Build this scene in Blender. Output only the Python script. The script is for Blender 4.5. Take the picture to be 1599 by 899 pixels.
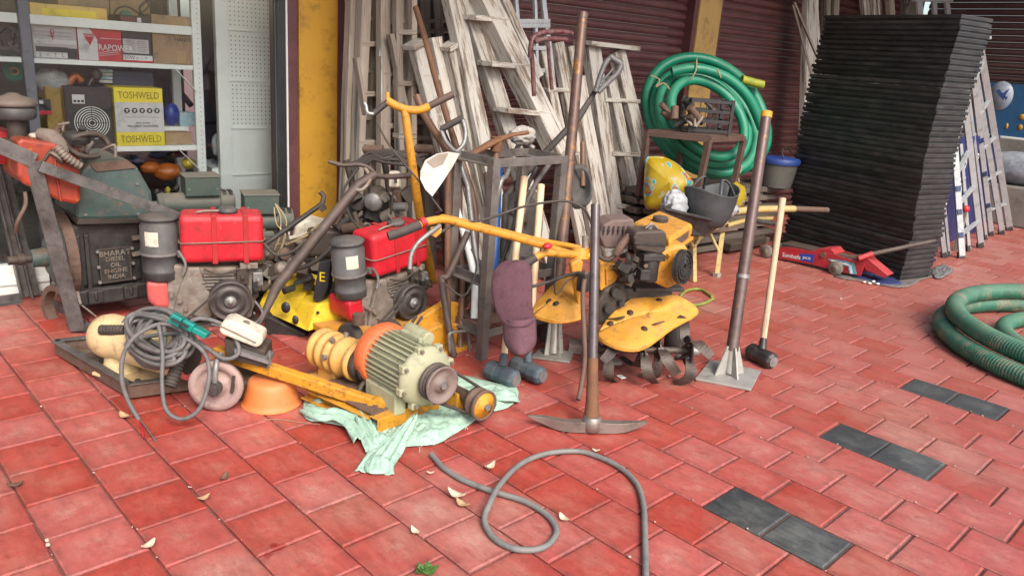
import bpy, bmesh, math, random
from math import sin, cos, pi, radians as RD, sqrt, atan2
from mathutils import Vector as V, Matrix as M, Euler
random.seed(7)
for o in list(bpy.data.objects): bpy.data.objects.remove(o)
SC = bpy.context.scene
COL = SC.collection
# ------------------------------------------------------------------ camera
PW, PH, FP = 1599.0, 899.0, 1215.13
CAM = V((-2.23859, -1.22436, 1.48005))
RX = V((0.72381229, -0.68637783, 0.07057795))
RY = V((-0.14771352, -0.25405587, -0.95584326))
RZ = V((0.67400036, 0.68142578, -0.28527604))
cd = bpy.data.cameras.new('camera'); cam = bpy.data.objects.new('camera', cd); COL.objects.link(cam)
cd.sensor_width = 36; cd.lens = FP/PW*36; cd.clip_start = .02; cd.clip_end = 500
cam.matrix_world = M((( RX.x, -RY.x, -RZ.x, CAM.x), (RX.y, -RY.y, -RZ.y, CAM.y), (RX.z, -RY.z, -RZ.z, CAM.z), (0, 0, 0, 1)))
SC.camera = cam
# ------------------------------------------------------------------ light
w = bpy.data.worlds.new('World'); SC.world = w; w.use_nodes = True
nt = w.node_tree; bg = nt.nodes['Background']
sky = nt.nodes.new('ShaderNodeTexSky'); sky.sky_type = 'NISHITA'; sky.sun_disc = False
SUN_EL, SUN_AZ = RD(44), RD(198)          # soft daylight from the street side
sky.sun_elevation = SUN_EL; sky.sun_rotation = SUN_AZ; sky.air_density = 1.0; sky.dust_density = 3.5; sky.ozone_density = 1.0
nt.links.new(sky.outputs[0], bg.inputs[0]); bg.inputs[1].default_value = 0.15
sl = bpy.data.lights.new('sun', 'SUN'); so = bpy.data.objects.new('sun', sl); COL.objects.link(so)
sl.energy = 1.5; sl.angle = RD(26); sl.color = (1, .96, .9)
so.rotation_euler = (V((sin(SUN_AZ)*cos(SUN_EL), cos(SUN_AZ)*cos(SUN_EL), sin(SUN_EL)))).to_track_quat('Z', 'Y').to_euler()
SC.view_settings.view_transform = 'Standard'; SC.view_settings.look = 'None'
SC.view_settings.exposure = 1.10; SC.view_settings.gamma = 1
try: SC.view_settings.use_curve_mapping = False
except Exception: pass
# ------------------------------------------------------------------ locating things: where a sight line meets a surface of the place
def ray(px, py): return RX*((px-PW/2)/FP) + RY*((py-PH/2)/FP) + RZ
def at(px, py, z=0.0):
    d = ray(px, py); return CAM + d*((z-CAM.z)/d.z)
def aty(px, py, y):
    d = ray(px, py); return CAM + d*((y-CAM.y)/d.y)
def atd(px, py, dep): return CAM + ray(px, py)*dep
def depth(p): return (V(p)-CAM).dot(RZ)
def atp(px, py, p0, n):
    d = ray(px, py); n = V(n); return CAM + d*((V(p0)-CAM).dot(n)/d.dot(n))
# ------------------------------------------------------------------ materials
MATS = {}
def mat(name, col, rough=.6, metal=0., col2=None, amt=.5, sc=8., bump=.15, dust=None, dustc=(.22, .15, .10), rust=None, rustc=(.11, .045, .02), spec=.5, wood=0, rnd=0, dirt=.62, bsc=None):
    if name in MATS: return MATS[name]
    m = bpy.data.materials.new(name); m.use_nodes = True; t = m.node_tree; N = t.nodes; L = t.links
    b = N['Principled BSDF']; b.inputs['Roughness'].default_value = rough; b.inputs['Metallic'].default_value = metal
    b.inputs['Specular IOR Level'].default_value = spec
    tc = N.new('ShaderNodeTexCoord'); oi = N.new('ShaderNodeObjectInfo')
    ad = N.new('ShaderNodeVectorMath'); ad.operation = 'ADD'; L.new(tc.outputs['Object'], ad.inputs[0])
    ml = N.new('ShaderNodeMath'); ml.operation = 'MULTIPLY'; ml.inputs[1].default_value = 37.; L.new(oi.outputs['Random'], ml.inputs[0]); L.new(ml.outputs[0], ad.inputs[1])
    co = ad.outputs[0]
    def noise(s, det=5, r=.6, vec=co):
        n = N.new('ShaderNodeTexNoise'); n.inputs['Scale'].default_value = s; n.inputs['Detail'].default_value = det; n.inputs['Roughness'].default_value = r
        L.new(vec, n.inputs['Vector']); return n.outputs['Fac']
    def ramp(f, a, c):
        r = N.new('ShaderNodeMapRange'); r.inputs[1].default_value = a; r.inputs[2].default_value = c; L.new(f, r.inputs[0]); return r.outputs[0]
    def mix(f, c1, c2):
        x = N.new('ShaderNodeMix'); x.data_type = 'RGBA'
        if isinstance(f, float): x.inputs[0].default_value = f
        else: L.new(f, x.inputs[0])
        for i, c in ((6, c1), (7, c2)):
            if isinstance(c, tuple): x.inputs[i].default_value = (*c, 1)
            else: L.new(c, x.inputs[i])
        return x.outputs[2]
    def mul(a, c):
        x = N.new('ShaderNodeMath'); x.operation = 'MULTIPLY'
        for i, v in enumerate((a, c)):
            if isinstance(v, (int, float)): x.inputs[i].default_value = v
            else: L.new(v, x.inputs[i])
        return x.outputs[0]
    c2 = col2 or tuple(min(1, x*.62) for x in col)
    out = mix(ramp(noise(sc), .5-.22*amt-.1, .5+.3), col, c2)
    if dirt and not wood and bump:
        dk = tuple(x*.30+q for x, q in zip(col, (.012, .008, .005)))
        out = mix(mul(ramp(noise(sc*2.6, 9, .74), .52, .66), dirt), out, dk)
        out = mix(mul(ramp(noise(sc*9, 6, .8), .60, .72), dirt*.7), out, tuple(min(1, x*.6+.22) for x in col))
    if wood:
        mp = N.new('ShaderNodeMapping'); mp.inputs['Scale'].default_value = (1, 1, 1); L.new(co, mp.inputs[0])
        # grain runs along the plank: uses the plank's own length axis stored as a vector attribute
        at_ = N.new('ShaderNodeAttribute'); at_.attribute_name = 'grain'
        g = noise(1.0, 6, .7, at_.outputs['Vector'])
        if wood == 2:      # peeling whitewash over grey wood, with dark splits along the grain
            bare = mix(ramp(g, .35, .65), (.25, .19, .14), (.10, .075, .055))
            out = mix(ramp(noise(2.2, 7, .7, at_.outputs['Vector']), .30, .80), out, tuple(x*.70 for x in col))
            pk = N.new('ShaderNodeVectorMath'); pk.operation = 'MULTIPLY'; pk.inputs[1].default_value = (.22, .22, .8); L.new(at_.outputs['Vector'], pk.inputs[0])
            out = mix(ramp(noise(1.6, 8, .75, pk.outputs[0]), .49, .58), out, bare)
            out = mix(ramp(noise(1.3, 5, .6, at_.outputs['Vector']), .66, .70), out, (.035, .028, .022))
        else:
            out = mix(ramp(g, .35, .62), out, c2)
            out = mix(ramp(noise(.35, 4, .6, at_.outputs['Vector']), .57, .66), out, tuple(x*.28 for x in col))
            out = mix(mul(ramp(noise(1.7, 5, .6, at_.outputs['Vector']), .64, .69), .8), out, tuple(x*.16 for x in col))
    if rnd:
        hv = N.new('ShaderNodeHueSaturation'); r = N.new('ShaderNodeMapRange'); r.inputs[3].default_value = 1-rnd; r.inputs[4].default_value = 1+rnd
        L.new(oi.outputs['Random'], r.inputs[0]); L.new(r.outputs[0], hv.inputs['Value']); L.new(out, hv.inputs['Color']); out = hv.outputs[0]
    if rust:
        rn = ramp(noise(sc*1.9, 11, .82), .655-.3*rust, .745-.3*rust); out = mix(rn, out, rustc)
    if dust:
        ge = N.new('ShaderNodeNewGeometry'); sp = N.new('ShaderNodeSeparateXYZ'); L.new(ge.outputs['Normal'], sp.inputs[0])
        up = ramp(sp.outputs['Z'], -.3, 1.); dn = ramp(noise(sc*.8, 8, .7), .25, .7)
        base = N.new('ShaderNodeMath'); base.operation = 'MULTIPLY_ADD'; L.new(up, base.inputs[0]); base.inputs[1].default_value = .8; base.inputs[2].default_value = .22
        out = mix(mul(mul(base.outputs[0], dn), dust*.75), out, dustc)
        rr = N.new('ShaderNodeMapRange'); rr.inputs[3].default_value = rough; rr.inputs[4].default_value = .92; L.new(mul(base.outputs[0], dn), rr.inputs[0]); L.new(rr.outputs[0], b.inputs['Roughness'])
    L.new(out, b.inputs['Base Color'])
    if bump:
        bp = N.new('ShaderNodeBump'); bp.inputs['Strength'].default_value = bump; bp.inputs['Distance'].default_value = .004
        L.new(noise(bsc or sc*5, 6, .65), bp.inputs['Height']); L.new(bp.outputs[0], b.inputs['Normal'])
    MATS[name] = m; return m
# ------------------------------------------------------------------ geometry
def frame(d, up=V((0, 0, 1))):
    d = V(d).normalized(); x = up.cross(d)
    if x.length < 1e-4: x = V((1, 0, 0)).cross(d)
    x.normalize(); y = d.cross(x); return x, y, d
def spline(pts, k=6, closed=False):
    pts = [V(p) for p in pts]; n = len(pts); out = []
    for i in range(n if closed else n-1):
        if closed: p0, p1, p2, p3 = pts[i-1], pts[i], pts[(i+1) % n], pts[(i+2) % n]
        else: p0, p1, p2, p3 = pts[max(i-1, 0)], pts[i], pts[i+1], pts[min(i+2, n-1)]
        for j in range(k):
            t = j/k; out.append(.5*((2*p1)+(p2-p0)*t+(2*p0-5*p1+4*p2-p3)*t*t+(3*p1-p0-3*p2+p3)*t**3))
    if not closed: out.append(pts[-1])
    return out
class G:
    def __init__(s): s.v = []; s.f = []; s.sm = []; s.mi = []; s.gr = []; s.cm = 0; s.cg = None
    def add(s, vs, fs, smooth=False, grain=None):
        o = len(s.v); s.v += [V(p) for p in vs]; s.f += [[o+i for i in f] for f in fs]
        s.sm += [smooth]*len(fs); s.mi += [s.cm]*len(fs); s.gr += (grain or [V(p)*3 for p in vs]); return s
    def box(s, c, sz, R=None, tap=1., grain=None):
        c = V(c); x, y, z = [k/2 for k in sz]; vs = []
        for dz in (-1, 1):
            k = tap if dz > 0 else 1
            for dx, dy in ((-1, -1), (1, -1), (1, 1), (-1, 1)): vs.append(V((dx*x*k, dy*y*k, dz*z)))
        if R: vs = [R @ p for p in vs]
        return s.add([c+p for p in vs], [(3, 2, 1, 0), (4, 5, 6, 7), (0, 1, 5, 4), (1, 2, 6, 5), (2, 3, 7, 6), (3, 0, 4, 7)], grain=grain)
    def span(s, a, b):
        a = V(a); b = V(b); return s.box((a+b)/2, [abs(x) for x in (b-a)])
    def bar(s, a, b, wx, wy, up=V((0, 0, 1)), seed=None):
        a = V(a); b = V(b); x, y, d = frame(b-a, up); L = (b-a).length; q = random.random()*50
        vs = []; gr = []
        for p, z in ((a, 0), (b, L)):
            for dx, dy in ((-1, -1), (1, -1), (1, 1), (-1, 1)):
                vs.append(p+x*dx*wx/2+y*dy*wy/2); gr.append(V((dx*wx*40+q, dy*wy*40+q, z*3+q)))
        return s.add(vs, [(3, 2, 1, 0), (4, 5, 6, 7), (0, 1, 5, 4), (1, 2, 6, 5), (2, 3, 7, 6), (3, 0, 4, 7)], grain=gr)
    def cyl(s, a, b, r, r2=None, n=16, caps=True):
        r2 = r if r2 is None else r2; a = V(a); b = V(b); x, y, d = frame(b-a); q = random.random()*50
        ring = [(cos(2*pi*i/n), sin(2*pi*i/n)) for i in range(n)]; L = (b-a).length
        vs = [a+(x*c+y*t)*r for c, t in ring]+[b+(x*c+y*t)*r2 for c, t in ring]
        gr = [V((c*2+q, t*2+q, z)) for z in (q, q+L*3) for c, t in ring]
        s.add(vs, [(i, (i+1) % n, n+(i+1) % n, n+i) for i in range(n)], True, gr)
        if caps: s.add([a+(x*c+y*t)*r for c, t in ring], [list(range(n))[::-1]]); s.add([b+(x*c+y*t)*r2 for c, t in ring], [list(range(n))])
        return s
    def tube(s, pts, r, n=8, closed=False, k=0, caps=True, flat=1.):
        if k: pts = spline(pts, k, closed)
        pts = [V(p) for p in pts]; m = len(pts)
        rs = r if isinstance(r, (list, tuple)) else [r]*m
        if len(rs) != m: rs = [rs[min(len(rs)-1, int(i*(len(rs)-1)/(m-1)))]*(1-(i*(len(rs)-1)/(m-1)) % 1)+rs[min(len(rs)-1, int(i*(len(rs)-1)/(m-1))+1)]*((i*(len(rs)-1)/(m-1)) % 1) for i in range(m)]
        vs = []; nx = None; L = 0; gr = []
        for i, p in enumerate(pts):
            if closed: d = pts[(i+1) % m]-pts[i-1]
            else: d = pts[min(i+1, m-1)]-pts[max(i-1, 0)]
            if d.length < 1e-9: d = V((0, 0, 1))
            d.normalize()
            if nx is None: nx = frame(d)[0]
            nx = (nx-d*nx.dot(d)); nx = nx.normalized() if nx.length > 1e-6 else frame(d)[0]
            ny = d.cross(nx)
            if i: L += (p-pts[i-1]).length
            for j in range(n):
                a = 2*pi*j/n; vs.append(p+(nx*cos(a)+ny*sin(a)*flat)*rs[i]); gr.append(V((cos(a), sin(a), L*3)))
        fs = []
        for i in range(m if closed else m-1):
            o = i*n; q = ((i+1) % m)*n
            fs += [(o+j, o+(j+1) % n, q+(j+1) % n, q+j) for j in range(n)]
        s.add(vs, fs, True, gr)
        if caps and not closed: s.add(vs[:n], [list(range(n))[::-1]]); s.add(vs[-n:], [list(range(n))])
        return s
    def lathe(s, prof, a=(0, 0, 0), d=(0, 0, 1), n=24, smooth=True, scx=1., cap0=True, cap1=True):
        a = V(a); x, y, z = frame(d); vs = []
        for r, h in prof: vs += [a+z*h+(x*cos(2*pi*j/n)*scx+y*sin(2*pi*j/n))*r for j in range(n)]
        fs = []
        for i in range(len(prof)-1): fs += [(i*n+j, i*n+(j+1) % n, (i+1)*n+(j+1) % n, (i+1)*n+j) for j in range(n)]
        s.add(vs, fs, smooth)
        if cap0: s.add(vs[:n], [list(range(n))[::-1]])
        if cap1: s.add(vs[-n:], [list(range(n))])
        return s
    def ext(s, poly, dv, smooth=False):
        """a closed outline of points swept by the vector dv"""
        poly = [V(p) for p in poly]; n = len(poly); dv = V(dv)
        s.add(poly+[p+dv for p in poly], [list(range(n))[::-1], list(range(n, 2*n))]+[(i, (i+1) % n, n+(i+1) % n, n+i) for i in range(n)], smooth); return s
    def ring(s, c, ax, r, w, t, n=24):
        """flat ring: radius r, radial width w, axial thickness t"""
        return s.lathe([(r-w, -t/2), (r, -t/2), (r, t/2), (r-w, t/2), (r-w, -t/2)], c, ax, n, False, cap0=False, cap1=False)
    def grid(s, rows, th=.0, smooth=True):
        """a sheet through rows of points, th thick"""
        m = len(rows); n = len(rows[0]); vs = [V(p) for r in rows for p in r]
        fs = [(i*n+j, i*n+j+1, (i+1)*n+j+1, (i+1)*n+j) for i in range(m-1) for j in range(n-1)]
        if not th: return s.add(vs, fs, smooth)
        me = bpy.data.meshes.new('t'); me.from_pydata(vs, [], fs); me.update(); nr = [v.normal.copy() for v in me.vertices]; bpy.data.meshes.remove(me)
        v2 = [p-q*th for p, q in zip(vs, nr)]; o = m*n
        f2 = [[o+i for i in f[::-1]] for f in fs]
        ed = [(j, j+1) for j in range(n-1)]+[(i*n+n-1, (i+1)*n+n-1) for i in range(m-1)]+[((m-1)*n+j+1, (m-1)*n+j) for j in range(n-1)[::-1]]+[((i+1)*n, i*n) for i in range(m-1)[::-1]]
        return s.add(vs+v2, fs+f2+[(b, a, o+a, o+b) for a, b in ed], smooth)
    def sphere(s, c, r, n=12, m=8, sc=(1, 1, 1), jit=0):
        c = V(c); vs = []; 
        for i in range(m+1):
            th = pi*i/m
            for j in range(n):
                k = 1+random.uniform(-jit, jit); vs.append(c+V((sin(th)*cos(2*pi*j/n)*r*sc[0], sin(th)*sin(2*pi*j/n)*r*sc[1], cos(th)*r*sc[2]))*k if 0 < i < m else c+V((0, 0, cos(th)*r*sc[2])))
        fs = [(i*n+j, (i+1)*n+j, (i+1)*n+(j+1) % n, i*n+(j+1) % n) for i in range(m) for j in range(n)]
        return s.add(vs, fs, True)
    def mesh(s, name, grain=False):
        me = bpy.data.meshes.new(name); me.from_pydata(s.v, [], s.f)
        me.polygons.foreach_set('use_smooth', s.sm); me.polygons.foreach_set('material_index', s.mi)
        if grain:
            a = me.attributes.new('grain', 'FLOAT_VECTOR', 'POINT'); a.data.foreach_set('vector', [c for g in s.gr for c in g])
        me.update(); return me
INV = {}
def thing(name, label, cat, loc=(0, 0, 0), rz=0., group=None, kind=None, rx=0., ry=0.):
    o = bpy.data.objects.new(name, None); COL.objects.link(o); o.empty_display_size = .1
    o.location = loc; o.rotation_euler = (rx, ry, rz)
    if label: o['label'] = label
    if cat: o['category'] = cat
    if group: o['group'] = group
    if kind: o['kind'] = kind
    INV[o.name] = (M.Translation(loc) @ Euler((rx, ry, rz)).to_matrix().to_4x4()).inverted(); return o
def put(g, name, m, parent=None, bevel=0, world=False, label=None, cat=None, group=None, kind=None, base=None, sub=0, flip=False, local=False):
    """link a G as one object; parts are given in their thing's frame unless world=True"""
    T = None; root = None
    if parent is not None:
        root = parent
        while root.parent: root = root.parent
        if world: T = INV[root.name]
    elif base is not None and not local: T = M.Translation(-V(base))
    if T is not None: g.v = [T @ p for p in g.v]
    ms = m if isinstance(m, (list, tuple)) else [m]
    me = g.mesh(name, any('wood' in x.name or x.name.startswith('w_') for x in ms))
    for x in ms: me.materials.append(x)
    bm = bmesh.new(); bm.from_mesh(me); bmesh.ops.remove_doubles(bm, verts=bm.verts, dist=1e-6) if sub or bevel else None
    bmesh.ops.recalc_face_normals(bm, faces=bm.faces) if not flip else None; bm.to_mesh(me); bm.free()
    o = bpy.data.objects.new(name, me); COL.objects.link(o)
    if parent is not None: o.parent = parent
    if base is not None and parent is None: o.location = base
    if bevel:
        b = o.modifiers.new('bevel', 'BEVEL'); b.width = bevel; b.segments = 2; b.limit_method = 'ANGLE'; b.angle_limit = RD(38); b.harden_normals = False
    if sub:
        b = o.modifiers.new('sub', 'SUBSURF'); b.levels = sub; b.render_levels = sub
    if label: o['label'] = label
    if cat: o['category'] = cat
    if group: o['group'] = group
    if kind: o['kind'] = kind
    return o
def copytree(o, loc=None, rz=None, label=None, parent=None):
    c = o.copy(); COL.objects.link(c); c.parent = parent
    if loc is not None: c.location = loc
    if rz is not None: c.rotation_euler = (0, 0, rz)
    if label: c['label'] = label
    for ch in [x for x in bpy.data.objects if x.parent == o]: copytree(ch, parent=c)
    return c
class Fr:
    """a thing's own frame: x right, y away, z up; pt() finds the point of its plane y = const on a sight line"""
    def __init__(s, loc, rz, rx=0., ry=0.): s.o = V(loc); s.rz = rz; s.R = Euler((rx, ry, rz)).to_matrix(); s.Ri = s.R.transposed(); s.n = s.R @ V((0, 1, 0))
    def pt(s, px, py, y=0.): return s.Ri @ (atp(px, py, s.o+s.n*y, s.n)-s.o)
    def pz(s, px, py, z=0.): return s.Ri @ (at(px, py, s.o.z+z)-s.o)
    def px(s, px, py, x=0.):
        n = s.R @ V((1, 0, 0)); return s.Ri @ (atp(px, py, s.o+n*x, n)-s.o)
def text_mesh(txt, size, ext=.001, sp=1.):
    c = bpy.data.curves.new('t', 'FONT'); c.body = txt; c.size = size; c.extrude = ext; c.align_x = 'CENTER'; c.align_y = 'CENTER'; c.resolution_u = 2; c.space_character = sp
    o = bpy.data.objects.new('t', c); COL.objects.link(o); bpy.context.view_layer.update()
    me = bpy.data.meshes.new_from_object(o); bpy.data.objects.remove(o); return me
def text(txt, size, mtx, m, parent, name='lettering', ext=.001, sx=1., bold=0):
    """flat lettering; mtx maps its x,y plane onto the surface (in the root thing's frame)"""
    me = text_mesh(txt, size, ext); me.transform(mtx @ M.Diagonal((sx, 1, 1, 1))); me.materials.clear(); me.materials.append(m)
    o = bpy.data.objects.new(name, me); COL.objects.link(o); o.parent = parent; return o
def face_m(o, x, up):
    """matrix taking letter x to vector x and letter y to vector up at point o"""
    x = V(x).normalized(); up = V(up).normalized(); z = x.cross(up).normalized(); up = z.cross(x)
    return M(((x.x, up.x, z.x, o[0]), (x.y, up.y, z.y, o[1]), (x.z, up.z, z.z, o[2]), (0, 0, 0, 1)))
# ================================================================== THE SETTING
U = .225; VV = .2241
def paver_mat(name, c1, c2, stain, rough):
    m = bpy.data.materials.new(name); m.use_nodes = True; t = m.node_tree; N = t.nodes; L = t.links; b = N['Principled BSDF']
    g = N.new('ShaderNodeNewGeometry'); pos = g.outputs['Position']
    def noise(s, det=6, r=.6):
        n = N.new('ShaderNodeTexNoise'); n.inputs['Scale'].default_value = s; n.inputs['Detail'].default_value = det; n.inputs['Roughness'].default_value = r; L.new(pos, n.inputs['Vector']); return n.outputs['Fac']
    def rmp(f, a, c, lo=0., hi=1.):
        r = N.new('ShaderNodeMapRange'); r.inputs[1].default_value = a; r.inputs[2].default_value = c; r.inputs[3].default_value = lo; r.inputs[4].default_value = hi; L.new(f, r.inputs[0]); return r.outputs[0]
    def mix(f, a, c):
        x = N.new('ShaderNodeMix'); x.data_type = 'RGBA'; L.new(f, x.inputs[0])
        for i, q in ((6, a), (7, c)):
            if isinstance(q, tuple): x.inputs[i].default_value = (*q, 1)
            else: L.new(q, x.inputs[i])
        return x.outputs[2]
    at_ = N.new('ShaderNodeAttribute'); at_.attribute_name = 'tone'; tone = at_.outputs['Fac']
    o1 = mix(rmp(noise(3.2), .35, .65), c1, c2)
    o1 = mix(rmp(noise(1.1, 5), .52, .66, 0, .55), o1, stain)              # dusty patches
    # a dusty bloom on the top face of many pavers, strongest near its middle
    uv = N.new('ShaderNodeAttribute'); uv.attribute_name = 'cuv'; ln = N.new('ShaderNodeVectorMath'); ln.operation = 'LENGTH'; L.new(uv.outputs['Vector'], ln.inputs[0])
    mm = N.new('ShaderNodeMath'); mm.operation = 'MULTIPLY'; L.new(rmp(ln.outputs['Value'], .95, .2, 0, 1), mm.inputs[0]); L.new(rmp(noise(11, 10, .85), .44, .60, 0, 1), mm.inputs[1])
    m3 = N.new('ShaderNodeMath'); m3.operation = 'MULTIPLY'; L.new(mm.outputs[0], m3.inputs[0]); L.new(rmp(tone, 0, 1, .28, .66), m3.inputs[1])
    o1 = mix(m3.outputs[0], o1, tuple(min(1, s*1.25) for s in stain))
    o1 = mix(rmp(noise(55, 4, .8), .68, .78, 0, .35), o1, (.55, .36, .3))   # pale specks and scratches
    o1 = mix(rmp(noise(21, 5, .75), .30, .40, .35, 0), o1, tuple(x*.45 for x in c2))
    sx_ = N.new('ShaderNodeSeparateXYZ'); ab = N.new('ShaderNodeVectorMath'); ab.operation = 'ABSOLUTE'; L.new(uv.outputs['Vector'], ab.inputs[0]); L.new(ab.outputs[0], sx_.inputs[0])
    mxe = N.new('ShaderNodeMath'); mxe.operation = 'MAXIMUM'; L.new(sx_.outputs[0], mxe.inputs[0]); L.new(sx_.outputs[1], mxe.inputs[1])
    ed = N.new('ShaderNodeMath'); ed.operation = 'MULTIPLY'; L.new(rmp(mxe.outputs[0], .80, 1.0, 0, 1), ed.inputs[0]); L.new(rmp(noise(14, 7, .75), .42, .60, .0, .75), ed.inputs[1])
    o1 = mix(ed.outputs[0], o1, (.17, .06, .045) if c1[0] > .2 else (.05, .045, .04))   # ground-in dirt along the edges
    mp_ = N.new('ShaderNodeVectorMath'); mp_.operation = 'MULTIPLY'; mp_.inputs[1].default_value = (1, .28, 1); L.new(pos, mp_.inputs[0])
    st_ = N.new('ShaderNodeTexNoise'); st_.inputs['Scale'].default_value = 26; st_.inputs['Detail'].default_value = 10; st_.inputs['Roughness'].default_value = .8; L.new(mp_.outputs[0], st_.inputs['Vector'])
    o1 = mix(rmp(st_.outputs['Fac'], .44, .64, 0, .58), o1, tuple(x*.58 for x in c2))            # streaky mottling
    o1 = mix(rmp(noise(17, 12, .9), .54, .64, 0, .65), o1, tuple(min(1, x*1.15+.07) for x in c1))
    o1 = mix(rmp(noise(6.5, 3, .5), .70, .73, 0, .7), o1, (.22, .012, .012) if c1[0] > .2 else c2)
    o1 = mix(rmp(noise(210, 3, .7), .60, .72, 0, .6), o1, tuple(x*.4+.02 for x in c2)); o1 = mix(rmp(noise(34, 8, .8), .58, .70, 0, .5), o1, tuple(x*.55+.02 for x in c2))
    o1 = mix(rmp(noise(2.3, 9, .8), .60, .68, 0, .5), o1, (.16, .07, .055) if c1[0] > .2 else (.09, .085, .08))   # old oily stains
    spx = N.new('ShaderNodeSeparateXYZ'); L.new(pos, spx.inputs[0]); ftr = N.new('ShaderNodeMath'); ftr.operation = 'MULTIPLY'
    L.new(rmp(spx.outputs[0], -.2, 2.6, 0, 1), ftr.inputs[0]); L.new(rmp(noise(1.6, 8, .7), .25, .65, .25, .62), ftr.inputs[1])
    o1 = mix(ftr.outputs[0], o1, (.27, .115, .088) if c1[0] > .2 else (.07, .068, .062))   # brown dust trodden in over the right half of the yard
    hv = N.new('ShaderNodeHueSaturation'); L.new(rmp(tone, 0, 1, .92, 1.07), hv.inputs['Value']); L.new(rmp(tone, 0, 1, 1.06, .92), hv.inputs['Saturation']); L.new(o1, hv.inputs['Color'])
    L.new(hv.outputs[0], b.inputs['Base Color'])
    L.new(rmp(noise(9, 6, .7), .3, .7, rough-.1, rough+.22), b.inputs['Roughness'])
    b.inputs['Specular IOR Level'].default_value = .5
    bp = N.new('ShaderNodeBump'); bp.inputs['Strength'].default_value = .45; bp.inputs['Distance'].default_value = .004; L.new(noise(58, 9, .8), bp.inputs['Height']); L.new(bp.outputs[0], b.inputs['Normal'])
    return m
red_paver = paver_mat('red_paver', (.42, .075, .056), (.35, .056, .043), (.37, .215, .16), .40)
black_paver = paver_mat('black_paver', (.042, .047, .050), (.026, .029, .031), (.16, .16, .135), .40)
joint = mat('joint_dust', (.15, .065, .05), .95, col2=(.20, .12, .09), sc=20, bump=.5)
g = G(); g.box((20, 0, -.075), (400, 400, .11)); ground = put(g, 'ground', mat('ground', (.2, .1, .08), .95), kind='structure')
g = G(); g.box((4.5, 1.2, -.0165), (26, 10.5, .011)); pavement = put(g, 'pavement', joint, kind='structure')
def paver_geo(g, cx, cy, lx, ly, dz, tx, ty):
    c = .0060; hx, hy = lx/2, ly/2; vs = []
    for z, k in ((-.02, 0), (-.0045, 0), (0, c)):
        for sx, sy in ((-1, -1), (1, -1), (1, 1), (-1, 1)):
            x, y = sx*(hx-k), sy*(hy-k); vs.append(V((cx+x, cy+y, z+dz+x*tx+y*ty)))
    fs = [(i, (i+1) % 4, 4+(i+1) % 4, 4+i) for i in range(4)]+[(4+i, 4+(i+1) % 4, 8+(i+1) % 4, 8+i) for i in range(4)]+[(8, 9, 10, 11)]
    g.add(vs, fs); return [(V((0, 0, 0)))]*0
def paver_attrs(me, tones):
    # cuv: place on its own top face (corner = 1), tone: one value per paver
    n = len(me.vertices); a = me.attributes.new('cuv', 'FLOAT_VECTOR', 'POINT')
    sq = [(-1, -1, 0), (1, -1, 0), (1, 1, 0), (-1, 1, 0)]
    a.data.foreach_set('vector', [c for i in range(n) for c in sq[i % 4]])
    b = me.attributes.new('tone', 'FLOAT', 'POINT'); b.data.foreach_set('value', [tones[i//12] for i in range(n)])
cells = []
rp = random.Random(3)
for k in range(-22, 46):
    off = .5 if k % 2 else 0.
    for j in range(-22, 12):
        x = (k+.5)*VV; y = -(j+.5+off)*U
        if y > 3.72-.086*(x+1.33): continue
        p = V((x, y, 0)); d = depth(p)
        if d < .6: vis = False
        else:
            q = p-CAM; sx = PW/2+FP*q.dot(RX)/d; sy = PH/2+FP*q.dot(RY)/d; vis = -90 < sx < PW+90 and 0 < sy < PH+70
        if vis: cells.append((d, x, y, (k % 4 == 0) and k in (0, 4, 8) and j in (0, 1)))
        elif -4 < x < 13 and -3 < y: cells.append((99+d, x, y, False))
cells.sort(key=lambda c: c[0])
rest = G(); rt = []
for i, (d, x, y, blk) in enumerate(cells):
    gp = .0060 if rp.random() > .15 else .0105
    lx, ly = VV-gp*.85+rp.uniform(-.0008, .0008), U-gp+rp.uniform(-.001, .001)
    dz = rp.uniform(-.0012, .0012); tx, ty = rp.uniform(-.005, .005), rp.uniform(-.005, .005); tone = rp.random()
    if i < 298:
        g = G(); paver_geo(g, 0, 0, lx, ly, dz, tx, ty); me = g.mesh('paver'); paver_attrs(me, [tone]); me.materials.append(black_paver if blk else red_paver)
        o = bpy.data.objects.new('paver', me); COL.objects.link(o); o.parent = pavement; o.location = (x+rp.uniform(-.0008, .0008), y, 0)
        if blk: o['label'] = 'black paver set among the red ones'
    else: paver_geo(rest, x, y, lx, ly, dz, tx, ty); rt.append(tone)
me = rest.mesh('paver_field'); paver_attrs(me, rt); me.materials.append(red_paver)
o = bpy.data.objects.new('paver_field', me); COL.objects.link(o); o.parent = pavement; o['kind'] = 'stuff'
# ------------------------------------------------------------------ the shop front wall: a line running right, a few degrees off the paver rows
W0 = V((-1.33, 3.64, 0)); WD = V((.99634, -.08552, 0)); WN = V((.08552, .99634, 0))   # WN points into the shop
WRZ = atan2(WD.y, WD.x)
WF = Fr(W0, WRZ)
def ws(px, py, y=0.): return WF.pt(px, py, y)
maroon = mat('maroon_paint', (.085, .018, .024), .42, col2=(.13, .045, .05), amt=.6, sc=6, bump=.08, dust=.35, dustc=(.25, .17, .16))
shut_m = mat('maroon_shutter_paint', (.085, .022, .023), .36, col2=(.12, .045, .042), amt=.5, sc=5, bump=.05, dust=.5, dustc=(.24, .15, .13))
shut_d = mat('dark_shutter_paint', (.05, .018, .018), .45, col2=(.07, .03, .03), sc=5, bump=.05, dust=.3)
yel = mat('mustard_wall_paint', (.54, .29, .022), .55, col2=(.46, .235, .025), amt=.3, sc=3, bump=.05, rust=.12, rustc=(.30, .17, .045))
yel2 = mat('pale_mustard_paint', (.50, .32, .10), .55, col2=(.42, .26, .08), sc=3)
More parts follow.
